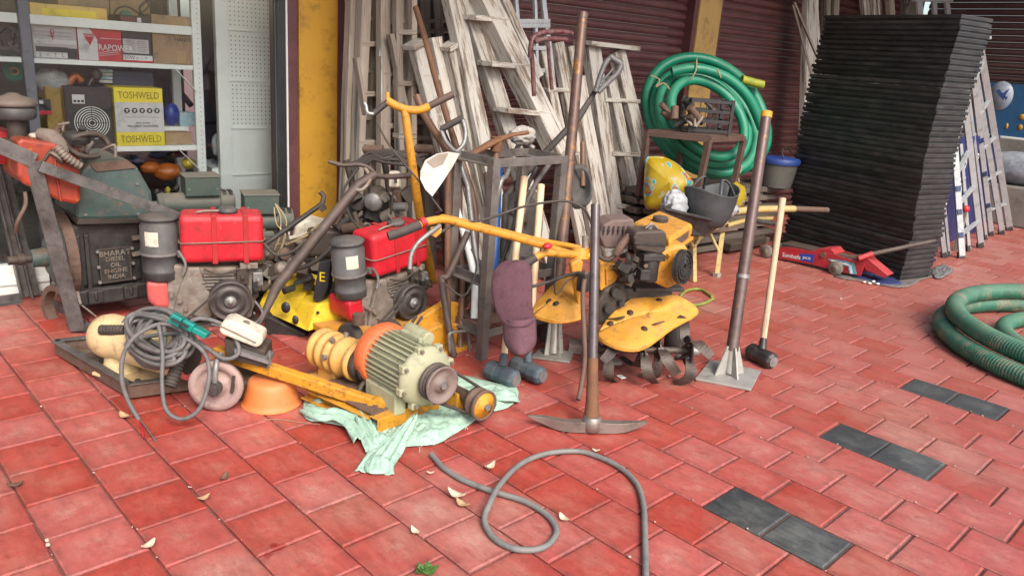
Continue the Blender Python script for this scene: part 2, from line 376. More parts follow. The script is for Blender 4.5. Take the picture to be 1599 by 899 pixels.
whitep = mat('white_paint', (.74, .76, .73), .4, col2=(.64, .65, .61), sc=3, bump=.04, dirt=.15, rust=.05, rustc=(.35, .30, .22))
white_s = mat('white_shelf_metal', (.82, .85, .83), .38, col2=(.76, .78, .75), sc=5, bump=.02, dirt=.12)
pegw = mat('pegboard_white', (.82, .85, .82), .45, col2=(.77, .80, .77), sc=3, bump=.02, dirt=.08)
blackm = mat('black_metal', (.012, .012, .014), .45, col2=(.03, .03, .032), sc=10, bump=.05)
slate = mat('slate_frame_metal', (.055, .062, .078), .4, col2=(.09, .095, .11), sc=6, bump=.06, rust=.06)
conc = mat('grey_concrete', (.20, .18, .16), .9, col2=(.12, .105, .09), sc=4, bump=.4)
darkwall = mat('shop_dark_wall', (.16, .15, .14), .9, sc=2)
# building shell: one thing with wall pieces; the shutters are things of their own
HB = 2.95
sY0, sY1 = ws(465, 200).x, ws(523, 200).x                # mustard pillar
sM0 = ws(449, 200).x; sM1 = ws(535, 200).x
sB0 = ws(434, 200).x
sP0, sP1 = ws(1084, 50).x, ws(1118, 50).x; sQ0, sQ1 = ws(1079, 50).x, ws(1123, 50).x
END = 9.6
bld = thing('shop_building', 'shop building with mustard pillars and maroon trim around shutters and a display window', 'building', W0, WRZ)
bld['kind'] = 'structure'
g = G(); g.span((sY0, -.03, -.01), (sY1, .3, HB)); put(g, 'pillar', yel, bld)
g = G(); g.span((sM0, -.012, -.01), (sY0-.001, .28, HB)); put(g, 'pillar_trim', maroon, bld, bevel=.004)
g = G(); g.span((sY1+.001, -.012, -.01), (sM1, .28, HB)); put(g, 'pillar_trim', maroon, bld, bevel=.004)
g = G(); g.span((sP0, -.03, -.01), (sP1, .3, HB)); put(g, 'pillar', yel2, bld)
g = G(); g.span((sQ0, -.012, -.01), (sP0-.001, .28, HB)); put(g, 'pillar_trim', maroon, bld, bevel=.004)
g = G(); g.span((sP1+.001, -.012, -.01), (sQ1, .28, HB)); put(g, 'pillar_trim', maroon, bld, bevel=.004)
g = G(); g.span((-3.5, -.05, HB), (END+.6, .3, 3.6)); put(g, 'lintel', maroon, bld)
g = G(); g.span((-6, -2.5, 3.35), (END+3, -.051, 3.5)); put(g, 'unseen_porch_roof', conc, bld)  # unseen roof added above the view, overhang sized to darken the back
g = G(); g.span((END, -.0, -.01), (END+.4, .3, HB)); put(g, 'wall', conc, bld)
# shop room behind the window
g = G()
g.span((-3.4, 2.6, 0), (sB0+.2, 2.7, HB)); g.span((-3.5, .3, 0), (-3.4, 2.7, HB)); g.span((sY1-.05, .31, 0), (sY1+.05, 2.7, HB)); put(g, 'room_wall', darkwall, bld)
g = G(); g.span((-3.5, .06, -.005), (sY1, 2.7, .10)); put(g, 'shop_floor', conc, bld)
g = G(); g.span((-3.5, .301, HB), (sY1, 2.7, HB+.1)); put(g, 'room_ceiling', darkwall, bld)
# white plinth under the window
zp = ws(20, 412).z
g = G(); g.span((-3.5, -.03, -.01), (sB0-.06, .055, zp)); put(g, 'plinth', whitep, bld, bevel=.006)
g = G(); g.span((-3.5, -.045, zp*.42), (sB0-.06, -.031, zp*.55)); put(g, 'plinth_moulding', whitep, bld)
def shutter(s0, s1, z0, z1, y, m, label):
    t = thing('roller_shutter', label, 'shutter', W0+WD*s0+WN*y, WRZ, 'roller shutters'); L = s1-s0; n = int((z1-z0)/.076)
    prof = [(0, .001), (-.013, .006), (-.020, .018), (-.022, .034), (-.018, .048), (-.008, .058), (.004, .061), (.004, .068), (-.006, .071), (-.006, .0755), (.006, .0755), (.006, .001)]
    gg = G(); gg.ext([V((0, a, b)) for a, b in prof], (L, 0, 0)); me = gg.mesh('slat'); me.materials.append(m)
    bm = bmesh.new(); bm.from_mesh(me); bmesh.ops.recalc_face_normals(bm, faces=bm.faces); bm.to_mesh(me); bm.free()
    for p in me.polygons: p.use_smooth = False
    for i in range(n):
        o = bpy.data.objects.new('slat', me); COL.objects.link(o); o.parent = t; o.location = (0, random.uniform(-.0015, .0015), z0+i*.076)
    return t
shutter(sM1+.004, sQ0-.004, .0, HB, .1, shut_m, 'maroon roller shutter between the wide mustard pillar and the slim one')
shutter(sQ1+.004, END-.004, .0, HB, .1, shut_m, 'maroon roller shutter to the right of the slim pale mustard pillar')
# side wing that closes the yard on the right, facing left along the front
sw = W0+WD*(END-.1); swn = -WD
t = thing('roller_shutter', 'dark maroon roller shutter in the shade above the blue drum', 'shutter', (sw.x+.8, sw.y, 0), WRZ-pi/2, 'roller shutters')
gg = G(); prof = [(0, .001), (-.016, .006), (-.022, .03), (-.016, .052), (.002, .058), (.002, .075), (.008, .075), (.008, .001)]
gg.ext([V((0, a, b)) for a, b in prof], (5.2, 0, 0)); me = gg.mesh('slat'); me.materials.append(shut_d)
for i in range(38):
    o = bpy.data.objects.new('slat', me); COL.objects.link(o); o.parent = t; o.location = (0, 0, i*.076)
# ================================================================== DISPLAY WINDOW AND THE GOODS BEHIND IT
glass = bpy.data.materials.new('window_glass'); glass.use_nodes = True
_t = glass.node_tree; _t.nodes.clear(); _o = _t.nodes.new('ShaderNodeOutputMaterial'); _tr = _t.nodes.new('ShaderNodeBsdfTransparent'); _gl = _t.nodes.new('ShaderNodeBsdfGlossy'); _mx = _t.nodes.new('ShaderNodeMixShader'); _fr = _t.nodes.new('ShaderNodeFresnel')
_gl.inputs['Roughness'].default_value = .03; _fr.inputs[0].default_value = 1.5; _tr.inputs[0].default_value = (.93, .95, .95, 1)
_t.links.new(_fr.outputs[0], _mx.inputs[0]); _t.links.new(_tr.outputs[0], _mx.inputs[1]); _t.links.new(_gl.outputs[0], _mx.inputs[2]); _t.links.new(_mx.outputs[0], _o.inputs[0])
win = thing('display_window', 'tall shop display window in dark frame left of the mustard pillar', 'window', W0, WRZ)
m0, m1 = ws(26, 5).x, ws(43.5, 5).x; fz = zp+.001
g = G(); g.span((-3.45, .018, fz), (m0-.001, .024, HB)); put(g, 'pane', glass, win)
g = G(); g.span((m1+.001, .018, fz), (sB0-.001, .024, HB)); put(g, 'pane', glass, win)
g = G(); g.span((m0, -.02, fz), (m1, .05, HB)); put(g, 'mullion', slate, win, bevel=.003)
g = G(); g.span((sB0, -.015, -.01), (ws(446, 200).x, .06, HB)); put(g, 'frame', blackm, win, bevel=.003)
g = G(); g.span((ws(446, 200).x+.001, -.02, -.01), (sM0-.001, .05, HB)); put(g, 'edge_strip', whitep, win)
cardb = mat('cardboard', (.40, .27, .16), .85, col2=(.30, .20, .12), sc=4, bump=.1)
tape = mat('packing_tape', (.46, .30, .15), .3, bump=0)
redc = mat('red_carton', (.55, .02, .035), .4, col2=(.45, .02, .03), sc=3, bump=.03)
whc = mat('white_carton', (.62, .60, .60), .5, col2=(.5, .48, .48), sc=3, bump=.03)
pinkc = mat('pale_carton', (.50, .46, .46), .5, sc=3, bump=.03)
blkc = mat('black_carton', (.02, .02, .023), .4, sc=5, bump=.03)
yelc = mat('yellow_carton', (.80, .66, .03), .4, col2=(.75, .58, .03), sc=3, bump=.03)
oryc = mat('amber_carton', (.72, .44, .06), .4, col2=(.66, .55, .20), sc=6, bump=.03)
navy = mat('navy_carton', (.03, .05, .12), .45, sc=5, bump=.05)
bluec = mat('blue_plastic', (.02, .06, .35), .35, col2=(.02, .04, .22), sc=4, bump=.05)
ltblue = mat('pale_blue_pack', (.30, .50, .62), .5, col2=(.6, .66, .68), sc=14, bump=.05)
inkw = mat('white_ink', (.75, .75, .75), .5, bump=0); inkb = mat('black_ink', (.03, .03, .03), .5, bump=0); inkr = mat('red_ink', (.5, .02, .03), .5, bump=0); inky = mat('dark_gold_ink', (.28, .2, .02), .5, bump=0)
orngp = mat('orange_plastic', (.50, .13, .02), .4, sc=6); yelp = mat('yellow_plastic', (.62, .45, .03), .35, sc=6)
dustg = mat('greasy_metal', (.12, .11, .10), .5, metal=.3, col2=(.05, .045, .04), sc=20, bump=.4)
clearbag = mat('cloudy_polythene', (.42, .43, .42), .25, col2=(.22, .22, .22), sc=16, bump=.8)
SY = .34
r1 = (ws(150, 35, SY).z+ws(150, 36, SY).z)/2
shelf = thing('shelf_unit', 'white metal shelf unit full of cartons behind the display window', 'shelf', W0, WRZ)
xe = ws(302, 100, SY).x
def rail(pyt, pyb, x0=-2.6, name='shelf_rail', dep=.02, pxm=150):
    a, b = ws(pxm, pyt, SY).z, ws(pxm, pyb, SY).z
    g = G(); g.span((x0, SY, b), (xe-.001, SY+dep, a)); put(g, name, white_s, shelf, bevel=.002); return a
z1 = rail(30.5, 45)
z2 = rail(95.5, 103, name='shelf_board', dep=.5)
xs3 = ws(178, 230, SY).x
z3 = rail(228, 236, x0=xs3, name='shelf_board', dep=.5, pxm=240)
z4 = ws(280, 198, SY+.15).z
g = G(); g.span((ws(256, 200, SY+.15).x, SY+.15, z4-.03), (xe-.002, SY+.5, z4)); put(g, 'shelf_board', white_s, shelf)
for y in (SY-.002, SY+.46): g = G(); g.span((xe, y, .1), (xe+.055, y+.04, HB-.05)); put(g, 'post', white_s, shelf, bevel=.003)
g = G()
for i in range(90): g.cyl((xe+.032, SY-.0035, .12+i*.03), (xe+.032, SY-.002, .12+i*.03),   .003, n=6)
put(g, 'slot_holes', dustg, shelf, kind='stuff')
for z, s in ((z2, 1), (z3, 1)):
    g = G(); g.bar((xe+.01, SY-.006, z-.16), (xe-.12, SY-.006, z-.02), .03, .004); put(g, 'bracket', white_s, shelf)
def carton(label, x0, y0, x1, y1, y, dep, m, z=None, name='carton', cat='box', lean=0, grp=None):
    """box seen between pixels (x0,y0)-(x1,y1) on the plane y, standing at height z"""
    a = ws(x0, (y0+y1)/2, y); b = ws(x1, (y0+y1)/2, y); zb = ws((x0+x1)/2, y1, y).z if z is None else z; zt = ws((x0+x1)/2, y0, y).z
    W = b.x-a.x; H = zt-zb
    t = thing(name, label, cat, W0+WD*(a.x+b.x)*.5+WN*y+V((0, 0, zb)), WRZ+lean, grp)
    g = G(); g.span((-W/2, 0, .001), (W/2, dep, H)); put(g, 'body', m, t, bevel=.003)
    return t, W, H
def panel(t, W, H, u0, v0, u1, v1, m, d=.002, name='label_panel'):
    g = G(); g.span(((u0-.5)*W, -d, v0*H), ((u1-.5)*W, -.0003, v1*H)); return put(g, name, m, t)
def ftext(t, W, H, s, u, v, size, m, sx=1., name='lettering', d=.0035):
    return text(s, size, face_m(((u-.5)*W, -d, v*H), (1, 0, 0), (0, 0, 1)), m, t, name, .0006, sx)
B1 = SY+.03
t, W, H = carton('pale carton with dark band and small icons at left end of second shelf', 51, 34, 120, 95, B1, .3, pinkc, z2)
panel(t, W, H, .05, .18, .78, .32, blkc); panel(t, W, H, .05, .03, .75, .16, inkw); panel(t, W, H, .76, .02, .99, .30, blkc); panel(t, W, H, .02, .4, .98, .52, whc)
for i, s in enumerate('2=TL'): ftext(t, W, H, s, .14+.17*i, .095, .03, inkr if i == 2 else inkb, d=.003)
for k in range(7): panel(t, W, H, .06, .56+.05*k, .9, .565+.05*k, dustg if k % 2 else inkw, name='print_line')
for i, s in enumerate('DPT'): ftext(t, W, H, s, .45, .72-.09*i, .035, inkr)
t, W, H = carton('red and grey carton with white script and a red triangle beside the pale carton', 121, 31, 190, 98, B1, .3, redc, z2)
panel(t, W, H, .01, .01, .44, .82, whc)
g = G(); g.ext([((.12-.5)*W, -.005, .64*H), ((.40-.5)*W, -.005, .64*H), ((.27-.5)*W, -.005, .36*H)], (0, .003, 0)); put(g, 'triangle_mark', inkr, t)
g = G(); g.ext([((.24-.5)*W, -.006, .83*H), ((.50-.5)*W, -.006, .83*H), ((.50-.5)*W, -.006, .52*H), ((.44-.5)*W, -.006, .52*H)], (0, .003, 0)); put(g, 'red_wedge', redc, t)
ftext(t, W, H, 'XTRAPOWER', .74, .33, .05, inkw, .8); ftext(t, W, H, 'POWER', .26, .59, .018, inkw, d=.006); panel(t, W, H, .5, .55, .99, .56, inkw, name='seam')
for k in range(3):
    g = G(); g.bar(((.45-.5)*W, -.003, (.12+.04*k)*H), ((.92-.5)*W, -.003, (.20+.05*k)*H), .002, .002); put(g, 'print_line', inkw, t)
t, W, H = carton('black carton with big white label between the red carton and the cardboard box', 190, 25, 237, 100, B1, .3, blkc, z2)
panel(t, W, H, .03, .2, .88, .50, pinkc); panel(t, W, H, 0, .05, .99, .16, inkw); panel(t, W, H, 0, .01, .99, .05, redc)
for k in range(6): panel(t, W, H, .10, .25+.04*k, .42, .258+.04*k, dustg, .003, 'print_line'); panel(t, W, H, .5, .25+.04*k, .80, .258+.04*k, dustg, .003, 'print_line')
ftext(t, W, H, '250W', .18, .105, .03, inkb); ftext(t, W, H, 'o  -  =', .62, .105, .025, inkb); ftext(t, W, H, 'RALLI', .24, .92, .032, inkr); panel(t, W, H, .55, .87, .68, .96, inkw)
t, W, H = carton('brown cardboard box taped shut at right end of second shelf', 238, 25, 301, 102, B1, .3, cardb, z2)
panel(t, W, H, .58, .03, .8, .28, tape); panel(t, W, H, .5, .68, .92, .95, tape); panel(t, W, H, .0, .70, .5, .705, inkb, name='seam'); ftext(t, W, H, 'HANDLE', .78, .52, .03, inkb)
zw = ws(85, 34, B1).z+.001
t, W, H = carton('long yellow and amber carton lying across the top of other cartons', 47, 9, 167, 30, B1+.02, .25, oryc, zw)
panel(t, W, H, .15, .25, .85, .75, yelc)
t, W, H = carton('big tan carton standing at the back above the black carton', 170, -60, 232, 26, B1+.42, .3, cardb, z2)
t, W, H = carton('grey brown carton at the back above the long yellow carton', 88, -60, 168, 12, B1+.42, .3, cardb, z2)
# cable and hoops on the black carton
zc = ws(205, 26, B1+.1).z+.006
def wcurve(pts, y, r, k=6, closed=False):
    g = G(); g.tube([W0+WD*q.x+WN*q.y+V((0, 0, q.z)) for q in [ws(a, b, y) for a, b in pts]], r, 8, closed, k); return g
g = wcurve([(177, 27), (183, 14), (198, 11), (212, 18), (222, 26)], B1+.12, .006); put(g, 'black_cable', blackm, label='black cable arched over the black carton on second shelf', cat='cable', base=ws(200, 26, B1+.12)*0+atp(177, 27, W0+WN*(B1+.12), WN))
g = wcurve([(218, 14), (228, 3), (245, 3), (253, 14), (248, 24), (226, 25)], B1+.1, .007, closed=True); g2 = wcurve([(222, 20), (232, 10), (228, 0), (246, 6), (250, 20)], B1+.11, .005)
g.add(g2.v, g2.f, True); put(g, 'coiled_cable', blackm, label='black cable coiled in a hoop above the cardboard box', cat='cable', base=atp(226, 25, W0+WN*(B1+.1), WN))
p = atp(196, 24, W0+WN*(B1+.15), WN); g = G(); g.cyl(p-WN*.02, p+WN*.02, .03, n=20); put(g, 'green_reel', mat('green_plastic', (.0, .16, .09), .4), label='small green reel on the black carton', cat='reel', base=p)
# spools at the left, behind the mullion
for (px, py, r, l) in ((10, 72, .10, 'black wire spool left of the mullion on second shelf'), (30, 74, .085, 'black cable reel beside the mullion on second shelf')):
    p = atp(px, py, W0+WN*(B1+.1), WN); p.z = z2+r+.002
    t = thing('cable_spool', l, 'spool', (p.x, p.y, z2+.001), WRZ)
    g = G(); g.ring((0, 0, r), (0, 1, 0), r, r*.25, .05); put(g, 'rim', blackm, t); g = G(); g.ring((0, .0, r), (0, 1, 0), r*.72, r*.2, .06); put(g, 'winding', dustg, t); g = G(); g.cyl((0, -.03, r), (0, .03, r), r*.3); put(g, 'hub', blackm, t)
# middle bay
def lump(name, px, py, rx, rz, y, m, label, cat, z=None, ry=None, jit=.12):
    c = ws(px, py, y); p = W0+WD*c.x+WN*c.y; k = depth(p+V((0, 0, c.z)))/FP
    g = G(); R = rx*k; g.sphere((0, 0, rz*k), 1, 14, 9, (R, (ry or R*.8), rz*k), jit); b = (p.x, p.y, (c.z-rz*k) if z is None else z)
    for v in g.v: v += V(b)
    return put(g, name, m, label=label, cat=cat, base=b, sub=1)
t, W, H = carton('welding machine with black front, white badge and round fan grille', 103, 136, 176, 226, B1-.01, .34, blkc, z3, 'welding_machine', 'welding machine')
panel(t, W, H, .16, .72, .42, .87, whc, name='badge'); panel(t, W, H, .18, .74, .24, .78, inkb, .003, 'mark'); panel(t, W, H, .26, .74, .32, .78, inkb, .003, 'mark'); panel(t, W, H, .34, .74, .40, .78, inkb, .003, 'mark')
for k in range(7): g = G(); g.ring(((.54-.5)*W, -.004, .40*H), (0, 1, 0), .018+.013*k, .0035, .006, 28); put(g, 'grille_ring', white_s, t)
g = G(); g.bar((.04*W, -.008, .1*H), (.04*W, -.008, .7*H), .003, .003); g.bar((-.3*W, -.008, .40*H), (.38*W, -.008, .40*H), .003, .003); put(g, 'grille_spoke', blackm, t)
g = G(); g.span((-W/2-.002, .02, 0), (-W/2-.001, .33, H)); put(g, 'side_panel', mat('gold_plastic', (.35, .22, .03), .5), t)
g = G(); g.span((-W*.86, .05, .0), (-W/2-.003, .31, H*.98)); put(g, 'yellow_casing', mat('gold_plastic', (.35, .22, .03), .5), t, bevel=.01)
a, b = ws(180, 185, B1-.03), ws(256, 183, B1-.03); zt = ws(216, 137.5, B1-.03).z; W = b.x-a.x; H = zt-z3
t = thing('yellow_carton', 'tall yellow and white carton printed TOSHWELD standing on the third shelf', 'box', W0+WD*(a.x+b.x)*.5+WN*(B1-.03)+V((0, 0, z3)), WRZ+.03)
g = G(); g.span((-W/2, 0, .001), (W/2, .22, H)); put(g, 'body', yelc, t, bevel=.003)
panel(t, W, H, .0, .245, 1., .755, whc)
ftext(t, W, H, 'TOSHWELD', .5, .87, .060, inky, .74); ftext(t, W, H, 'TOSHWELD', .5, .12, .060, inky, .74)
for i, s in enumerate(('T', 'O', 'Y', 'A', '-')):
    g = G(); q = ((.24+.155*i-.5)*W, 0, .615*H); g.cyl((q[0], -.004, q[2]), (q[0], -.0021, q[2]), .0165, n=16); put(g, 'icon_disc', inkb, t); g = G(); g.box((q[0], -.0048, q[2]+.004), (.014, .001, .007)); g.box((q[0], -.0048, q[2]-.005), (.006+.001*i, .001, .008)); put(g, 'icon_mark', inkw, t)
panel(t, W, H, .18, .50, .9, .505, inkb, .003, 'print_line'); ftext(t, W, H, '- - - - - - - - - -', .54, .53, .018, inkb); ftext(t, W, H, '100% COPPER', .55, .40, .014, inkb); ftext(t, W, H, 'MINI CABINET TRANSFORMER', .55, .345, .019, inkb, .7)
t, W, H = carton('small black and red carton beside the welding machine', 60, 155, 80, 179, B1+.03, .15, blkc); panel(t, W, H, 0, 0, 1, .25, redc); panel(t, W, H, .1, .7, .4, .9, inkw)
t, W, H = carton('low brown wooden box beside the tall yellow carton', 258, 207, 300, 227, B1+.02, .2, cardb, z3)
lump('blue_bag', 268, 181, 13, 17, B1+.18, bluec, 'crumpled blue bag behind the tall yellow carton', 'bag', z4+.001)
t, W, H = carton('small pale blue and white pack near the shelf post', 281, 176, 304, 197, B1+.14, .08, ltblue, z4)
lump('plastic_bag', 82, 128, 28, 20, B1+.12, clearbag, 'cloudy plastic bag of parts above the welding machine', 'bag', jit=.2)
for k in range(4):
    t, W, H = carton(('lowest' if k == 0 else 'second lowest' if k == 1 else 'third' if k == 2 else 'topmost')+' pale blue booklet in a small pile under the second shelf', 155, 125-5.5*k, 176, 130-5.5*k, B1+.14+.004*k, .15, ltblue if k % 2 else whc, None, 'booklet', 'book', grp='booklets in a pile')
t, W, H = carton('dark navy carton stack under the second shelf behind the yellow carton', 176, 112, 240, 140, B1+.16, .2, navy)
for k in range(3): panel(t, W, H, 0, .24+.25*k, 1, .26+.25*k, inkb, name='seam')
g = wcurve([(107, 131), (118, 119), (128, 127)], B1+.1, .02); put(g, 'angle_grinder', orngp, label='orange and black hand grinder above the welding machine', cat='grinder', base=atp(107, 131, W0+WN*(B1+.1), WN))
g = wcurve([(138, 134), (146, 120), (150, 112)], B1+.1, .012); g.sphere(W0+WD*ws(150, 116, B1+.1).x+WN*(B1+.1)+V((0, 0, ws(150, 116, B1+.1).z)), .035); put(g, 'steel_tool', dustg, label='greasy steel tool leaning above the welding machine', cat='tool', base=atp(138, 134, W0+WN*(B1+.1), WN))
p = atp(21, 111, W0+WN*(B1+.2), WN); t = thing('green_tape_roll', 'green tape roll hanging left of the mullion', 'roll', p, WRZ)
g = G(); g.ring((0, 0, 0), (0, 1, 0), .055, .03, .05); put(g, 'roll', MATS['green_plastic'], t); g = G(); g.ring((0, 0, 0), (0, 1, 0), .024, .01, .055); put(g, 'core', cardb, t)
# bottom bay
for i, (px, py, rx, rz, m, l) in enumerate(((294, 255, 11, 9, yelp, 'yellow bottle lying under the third shelf'), (262, 268, 22, 14, orngp, 'orange tool case low under the third shelf'), (235, 262, 16, 10, orngp, 'rust orange pump body low behind the engine'), (215, 250, 12, 8, navy, 'dark blue pack under the third shelf'), (277, 240, 16, 6, blackm, 'black bundle right under the third shelf'), (245, 240, 14, 7, navy, 'navy bundle under the yellow carton'))):
    lump('shop_goods', px, py, rx, rz, B1+.1, m, l, 'goods')
for i, px in enumerate((246, 262, 276, 290)):
    lump('brass_fitting', px, 300-3*i, 4.5, 6, SY-.1, yelp if i % 2 else dustg, ['leftmost', 'second', 'third', 'rightmost'][i]+' in the row of small brass fittings behind the window glass', 'fitting')
lump('white_bag', 338, 226, 8, 17, .55, mat('white_polythene', (.55, .6, .6), .4, bump=.8, sc=20), 'crumpled white plastic bag between shelf post and pegboard', 'bag', jit=.2)
g = G(); a = ws(320, 262, .6); g.span((a.x, .45, .1), (a.x+.5, .85, a.z+.02)); put(g, 'counter', white_s, bld)
# things hanging in the dark gap, tools at the back of the room
rr = random.Random(5)
for i in range(12):
    a = ws(rr.uniform(180, 345), rr.uniform(110, 290), rr.uniform(1.2, 1.8)); r = rr.uniform(.03, .07); p = W0+WD*a.x+WN*a.y+V((0, 0, a.z))
    g = G(); g.tube([p, p+V((rr.uniform(-.2, .2), rr.uniform(-.05, .05), rr.uniform(-.2, .2))), p+V((rr.uniform(-.2, .2), 0, -rr.uniform(.1, .3)))], r*.4, 6, k=3); put(g, 'hanging_tool', rr.choice([dustg, navy, blackm]), label='dark tool hanging at the back of the shop', cat='tool', base=p, group='tools at the back of the shop')
# pegboard display
PY = .42
t = thing('pegboard_stand', 'white pegboard display panel with rows of holes beside the dark door frame', 'display stand', W0, WRZ)
xa, xb, xc = ws(337, 100, PY).x, ws(357, 100, PY).x, ws(424, 100, PY).x
g = G(); g.span((xa, PY-.02, .1), (xb, PY+.03, HB-.05)); put(g, 'post', white_s, t, bevel=.003)
g = G(); g.span((xc, PY-.02, .1), (xc+.10, PY+.03, HB-.05)); put(g, 'post', mat('cream_strip', (.60, .60, .50), .5), t, bevel=.003)
zs = [2.9]+[ws(390, y, PY).z for y in (48.5, 126.5, 200, 272)]+[.1]
for i in range(5):
    g = G(); g.span((xb+.001, PY, zs[i+1]+.004), (xc-.001, PY+.012, zs[i]-.004)); put(g, 'panel', pegw, t, bevel=.003)
    if i < 4: g = G(); g.span((xb+.002, PY-.012, zs[i+1]-.006), (xc-.002, PY+.002, zs[i+1]+.006)); put(g, 'rail', white_s, t, bevel=.002)
    if i < 3:
        g = G(); z = zs[i+1]+.03; sp_ = (xc-xb)/10.5
        while z < zs[i]-.02:
            for j in range(10): x = xb+sp_*(.75+j); g.add([(x+.0042*cos(k*pi/3), PY-.0008, z+.0042*sin(k*pi/3)) for k in range(6)], [tuple(range(6))])
            z += sp_
        put(g, 'peg_holes', inkb, t, kind='stuff')
# ================================================================== LADDERS AGAINST THE SHUTTERS
w_grey = mat('w_grey_weathered', (.30, .27, .23), .85, col2=(.19, .15, .115), sc=3, bump=.5, wood=1, bsc=40, rnd=.2)
w_pale = mat('w_whitewashed', (.50, .48, .435), .8, col2=(.42, .38, .32), sc=3, bump=.6, wood=2, bsc=40, rnd=.12)
w_dark = mat('w_dark_weathered', (.17, .14, .115), .9, col2=(.09, .07, .055), sc=3, bump=.5, wood=1, bsc=40, rnd=.2)
w_new = mat('w_fresh_handle', (.66, .50, .31), .5, col2=(.56, .41, .24), sc=3, bump=.08, wood=1)
w_brown = mat('w_brown_handle', (.20, .10, .055), .5, col2=(.10, .05, .03), sc=3, bump=.1, wood=1)
alum = mat('aluminium', (.35, .365, .37), .40, metal=.2, col2=(.30, .315, .32), sc=6, bump=.05, rust=.04, rustc=(.25, .22, .2))
alumw = mat('dull_aluminium', (.50, .52, .52), .45, metal=.3, col2=(.36, .37, .37), sc=6, bump=.05)
bluecap = mat('blue_cap', (.015, .035, .11), .4)
rubber = mat('black_rubber', (.018, .018, .019), .7, col2=(.04, .038, .036), sc=20, bump=.2, dust=.5)
def LP(y0, k):
    n = V((0, 1, -k)).normalized(); p0 = V((0, y0, 0)); return (lambda px, py: atp(px, py, p0, n)), n
def toground(a, b, z=0.):
    """extend the line from top a through b down to height z"""
    d = b-a; return a+d*((z-a.z)/d.z)
def ladder(label, y0, k, rails, steps, m, dp=.06, td=.07, tth=.022, name='wooden_ladder', group=None, cap=None, upto=None, foot=True, sm=None, caps_blue=(), noext=()):
    """rails: (top px, py, low px, py, width px); steps: (left px, right px, py) or with two ys; all on the ladder's leaning plane"""
    fn, n = LP(y0, k); R = []
    for i, (x0, yy0, x1, yy1, w) in enumerate(rails):
        a, b = fn(x0, yy0), fn(x1, yy1)
        if foot and i not in noext: b = toground(a, b, .002)
        if yy0 <= 0: a = b+(a-b)*1.12
        R.append((a, b, w*(1.22 if m is w_pale else 1.1)*depth(fn(x1, yy1))/FP))
    base = sum((b for a, b, w in R), V((0, 0, 0)))/len(R); base.z = 0
    t = thing(name, label, 'ladder', base, 0, group)
    for i, (a, b, w) in enumerate(R):
        g = G(); d = (b-a).normalized(); side = d.cross(n).normalized(); jj = random.uniform(-.006, .006)
        off = n*(dp/2+jj); nseg = 5; q = random.random()*50; pts = [a+(b-a)*(j/nseg)+side*random.uniform(-.004, .004)*(0 if j in (0, nseg) else 1) for j in range(nseg+1)]
        vs = []; gr = []
        for j, p in enumerate(pts):
            for sx, sy in ((-1, -1), (1, -1), (1, 1), (-1, 1)): vs.append(p+off+side*sx*w/2+n*sy*dp/2); gr.append(V((sx*w*32+q, sy*dp*32+q, (p-a).length*2.2+q)))
        fs = [(0, 1, 2, 3), tuple(4*nseg+k_ for k_ in (3, 2, 1, 0))]+[(4*j+k_, 4*j+(k_+1) % 4, 4*j+4+(k_+1) % 4, 4*j+4+k_) for j in range(nseg) for k_ in range(4)]
        g.add(vs, fs, grain=gr); put(g, 'rail', m, t, bevel=.004, world=True)
        if i in caps_blue:
            for f in (.5,): g = G(); p = a+(b-a)*f; g.bar(p-d*.022-n*.004, p+d*.022-n*.004, w*1.08, .012, up=n); put(g, 'step_clip', bluecap, t, world=True)
    for s in steps:
        x0, x1, ya = s[:3]; yb = s[3] if len(s) > 3 else ya
        a, b = fn(x0, ya), fn(x1, yb); g = G(); g.bar(a+n*(dp/2+.004), b+n*(dp/2+.004), td, max(tth, .03), up=V((0, -1, 0)) if False else V((0, 0, 1)).cross(b-a).normalized() if False else V((0, 0, 1))); put(g, 'step', sm or m, t, bevel=.003, world=True)
    if cap:
        x0, ya, x1, yb = cap; a, b = fn(x0, ya), fn(x1, yb); g = G(); g.bar(a+n*.03, b+n*.03, td*1.6, tth*1.3); put(g, 'top_cap', sm or m, t, bevel=.003, world=True)
    return t, fn, n
LG = 'wooden ladders leaning on the shutters'
ladder('grey weathered wooden ladder nearest the mustard pillar', 2.95, .12, [(555, 0, 545, 290, 15), (589, 0, 586, 290, 14)], [(548, 590, 28), (546, 590, 109), (546, 588, 183), (545, 588, 262)], w_grey, .07, group=LG)
ladder('grey ladder with rust streaked rails second from the mustard pillar', 2.86, .12, [(574, 0, 562, 290, 15), (620, 0, 600, 300, 13)], [(566, 612, 68), (564, 608, 146), (562, 604, 222)], w_grey, .07, group=LG)
ladder('pale grey ladder third from the mustard pillar', 2.78, .12, [(603, 0, 602, 300, 16), (634, 0, 634, 300, 12)], [(600, 636, 33), (600, 636, 116), (600, 636, 196), (600, 636, 270)], w_grey, .06, group=LG)
ladder('narrow ladder with a crossed brace fourth from the mustard pillar', 2.72, .10, [(624, 0, 628, 300, 10), (613, 53, 636, 165, 7), (560, 90, 575, 180, 5), (648, 0, 648, 300, 9)], [(622, 650, 50), (622, 650, 130), (622, 650, 212)], w_grey, .05, group=LG, noext=(1, 2))
ladder('dark grey ladder half hidden behind the capped ladders', 2.9, .16, [(665, 0, 672, 300, 18), (684, 0, 700, 300, 16), (703, 0, 725, 300, 14)], [(640, 700, 32), (640, 705, 48), (640, 700, 117), (646, 700, 128), (642, 705, 190), (642, 705, 215)], w_dark, .06, group=LG)
ladder('whitewashed step ladder with tin cap left of the long leaning pole', 2.45, .22, [(655, 74, 692, 215, 20), (682, 58, 728, 270, 17)], [(660, 700, 120), (672, 715, 180)], w_pale, .06, group=LG, cap=(642, 74, 664, 62))
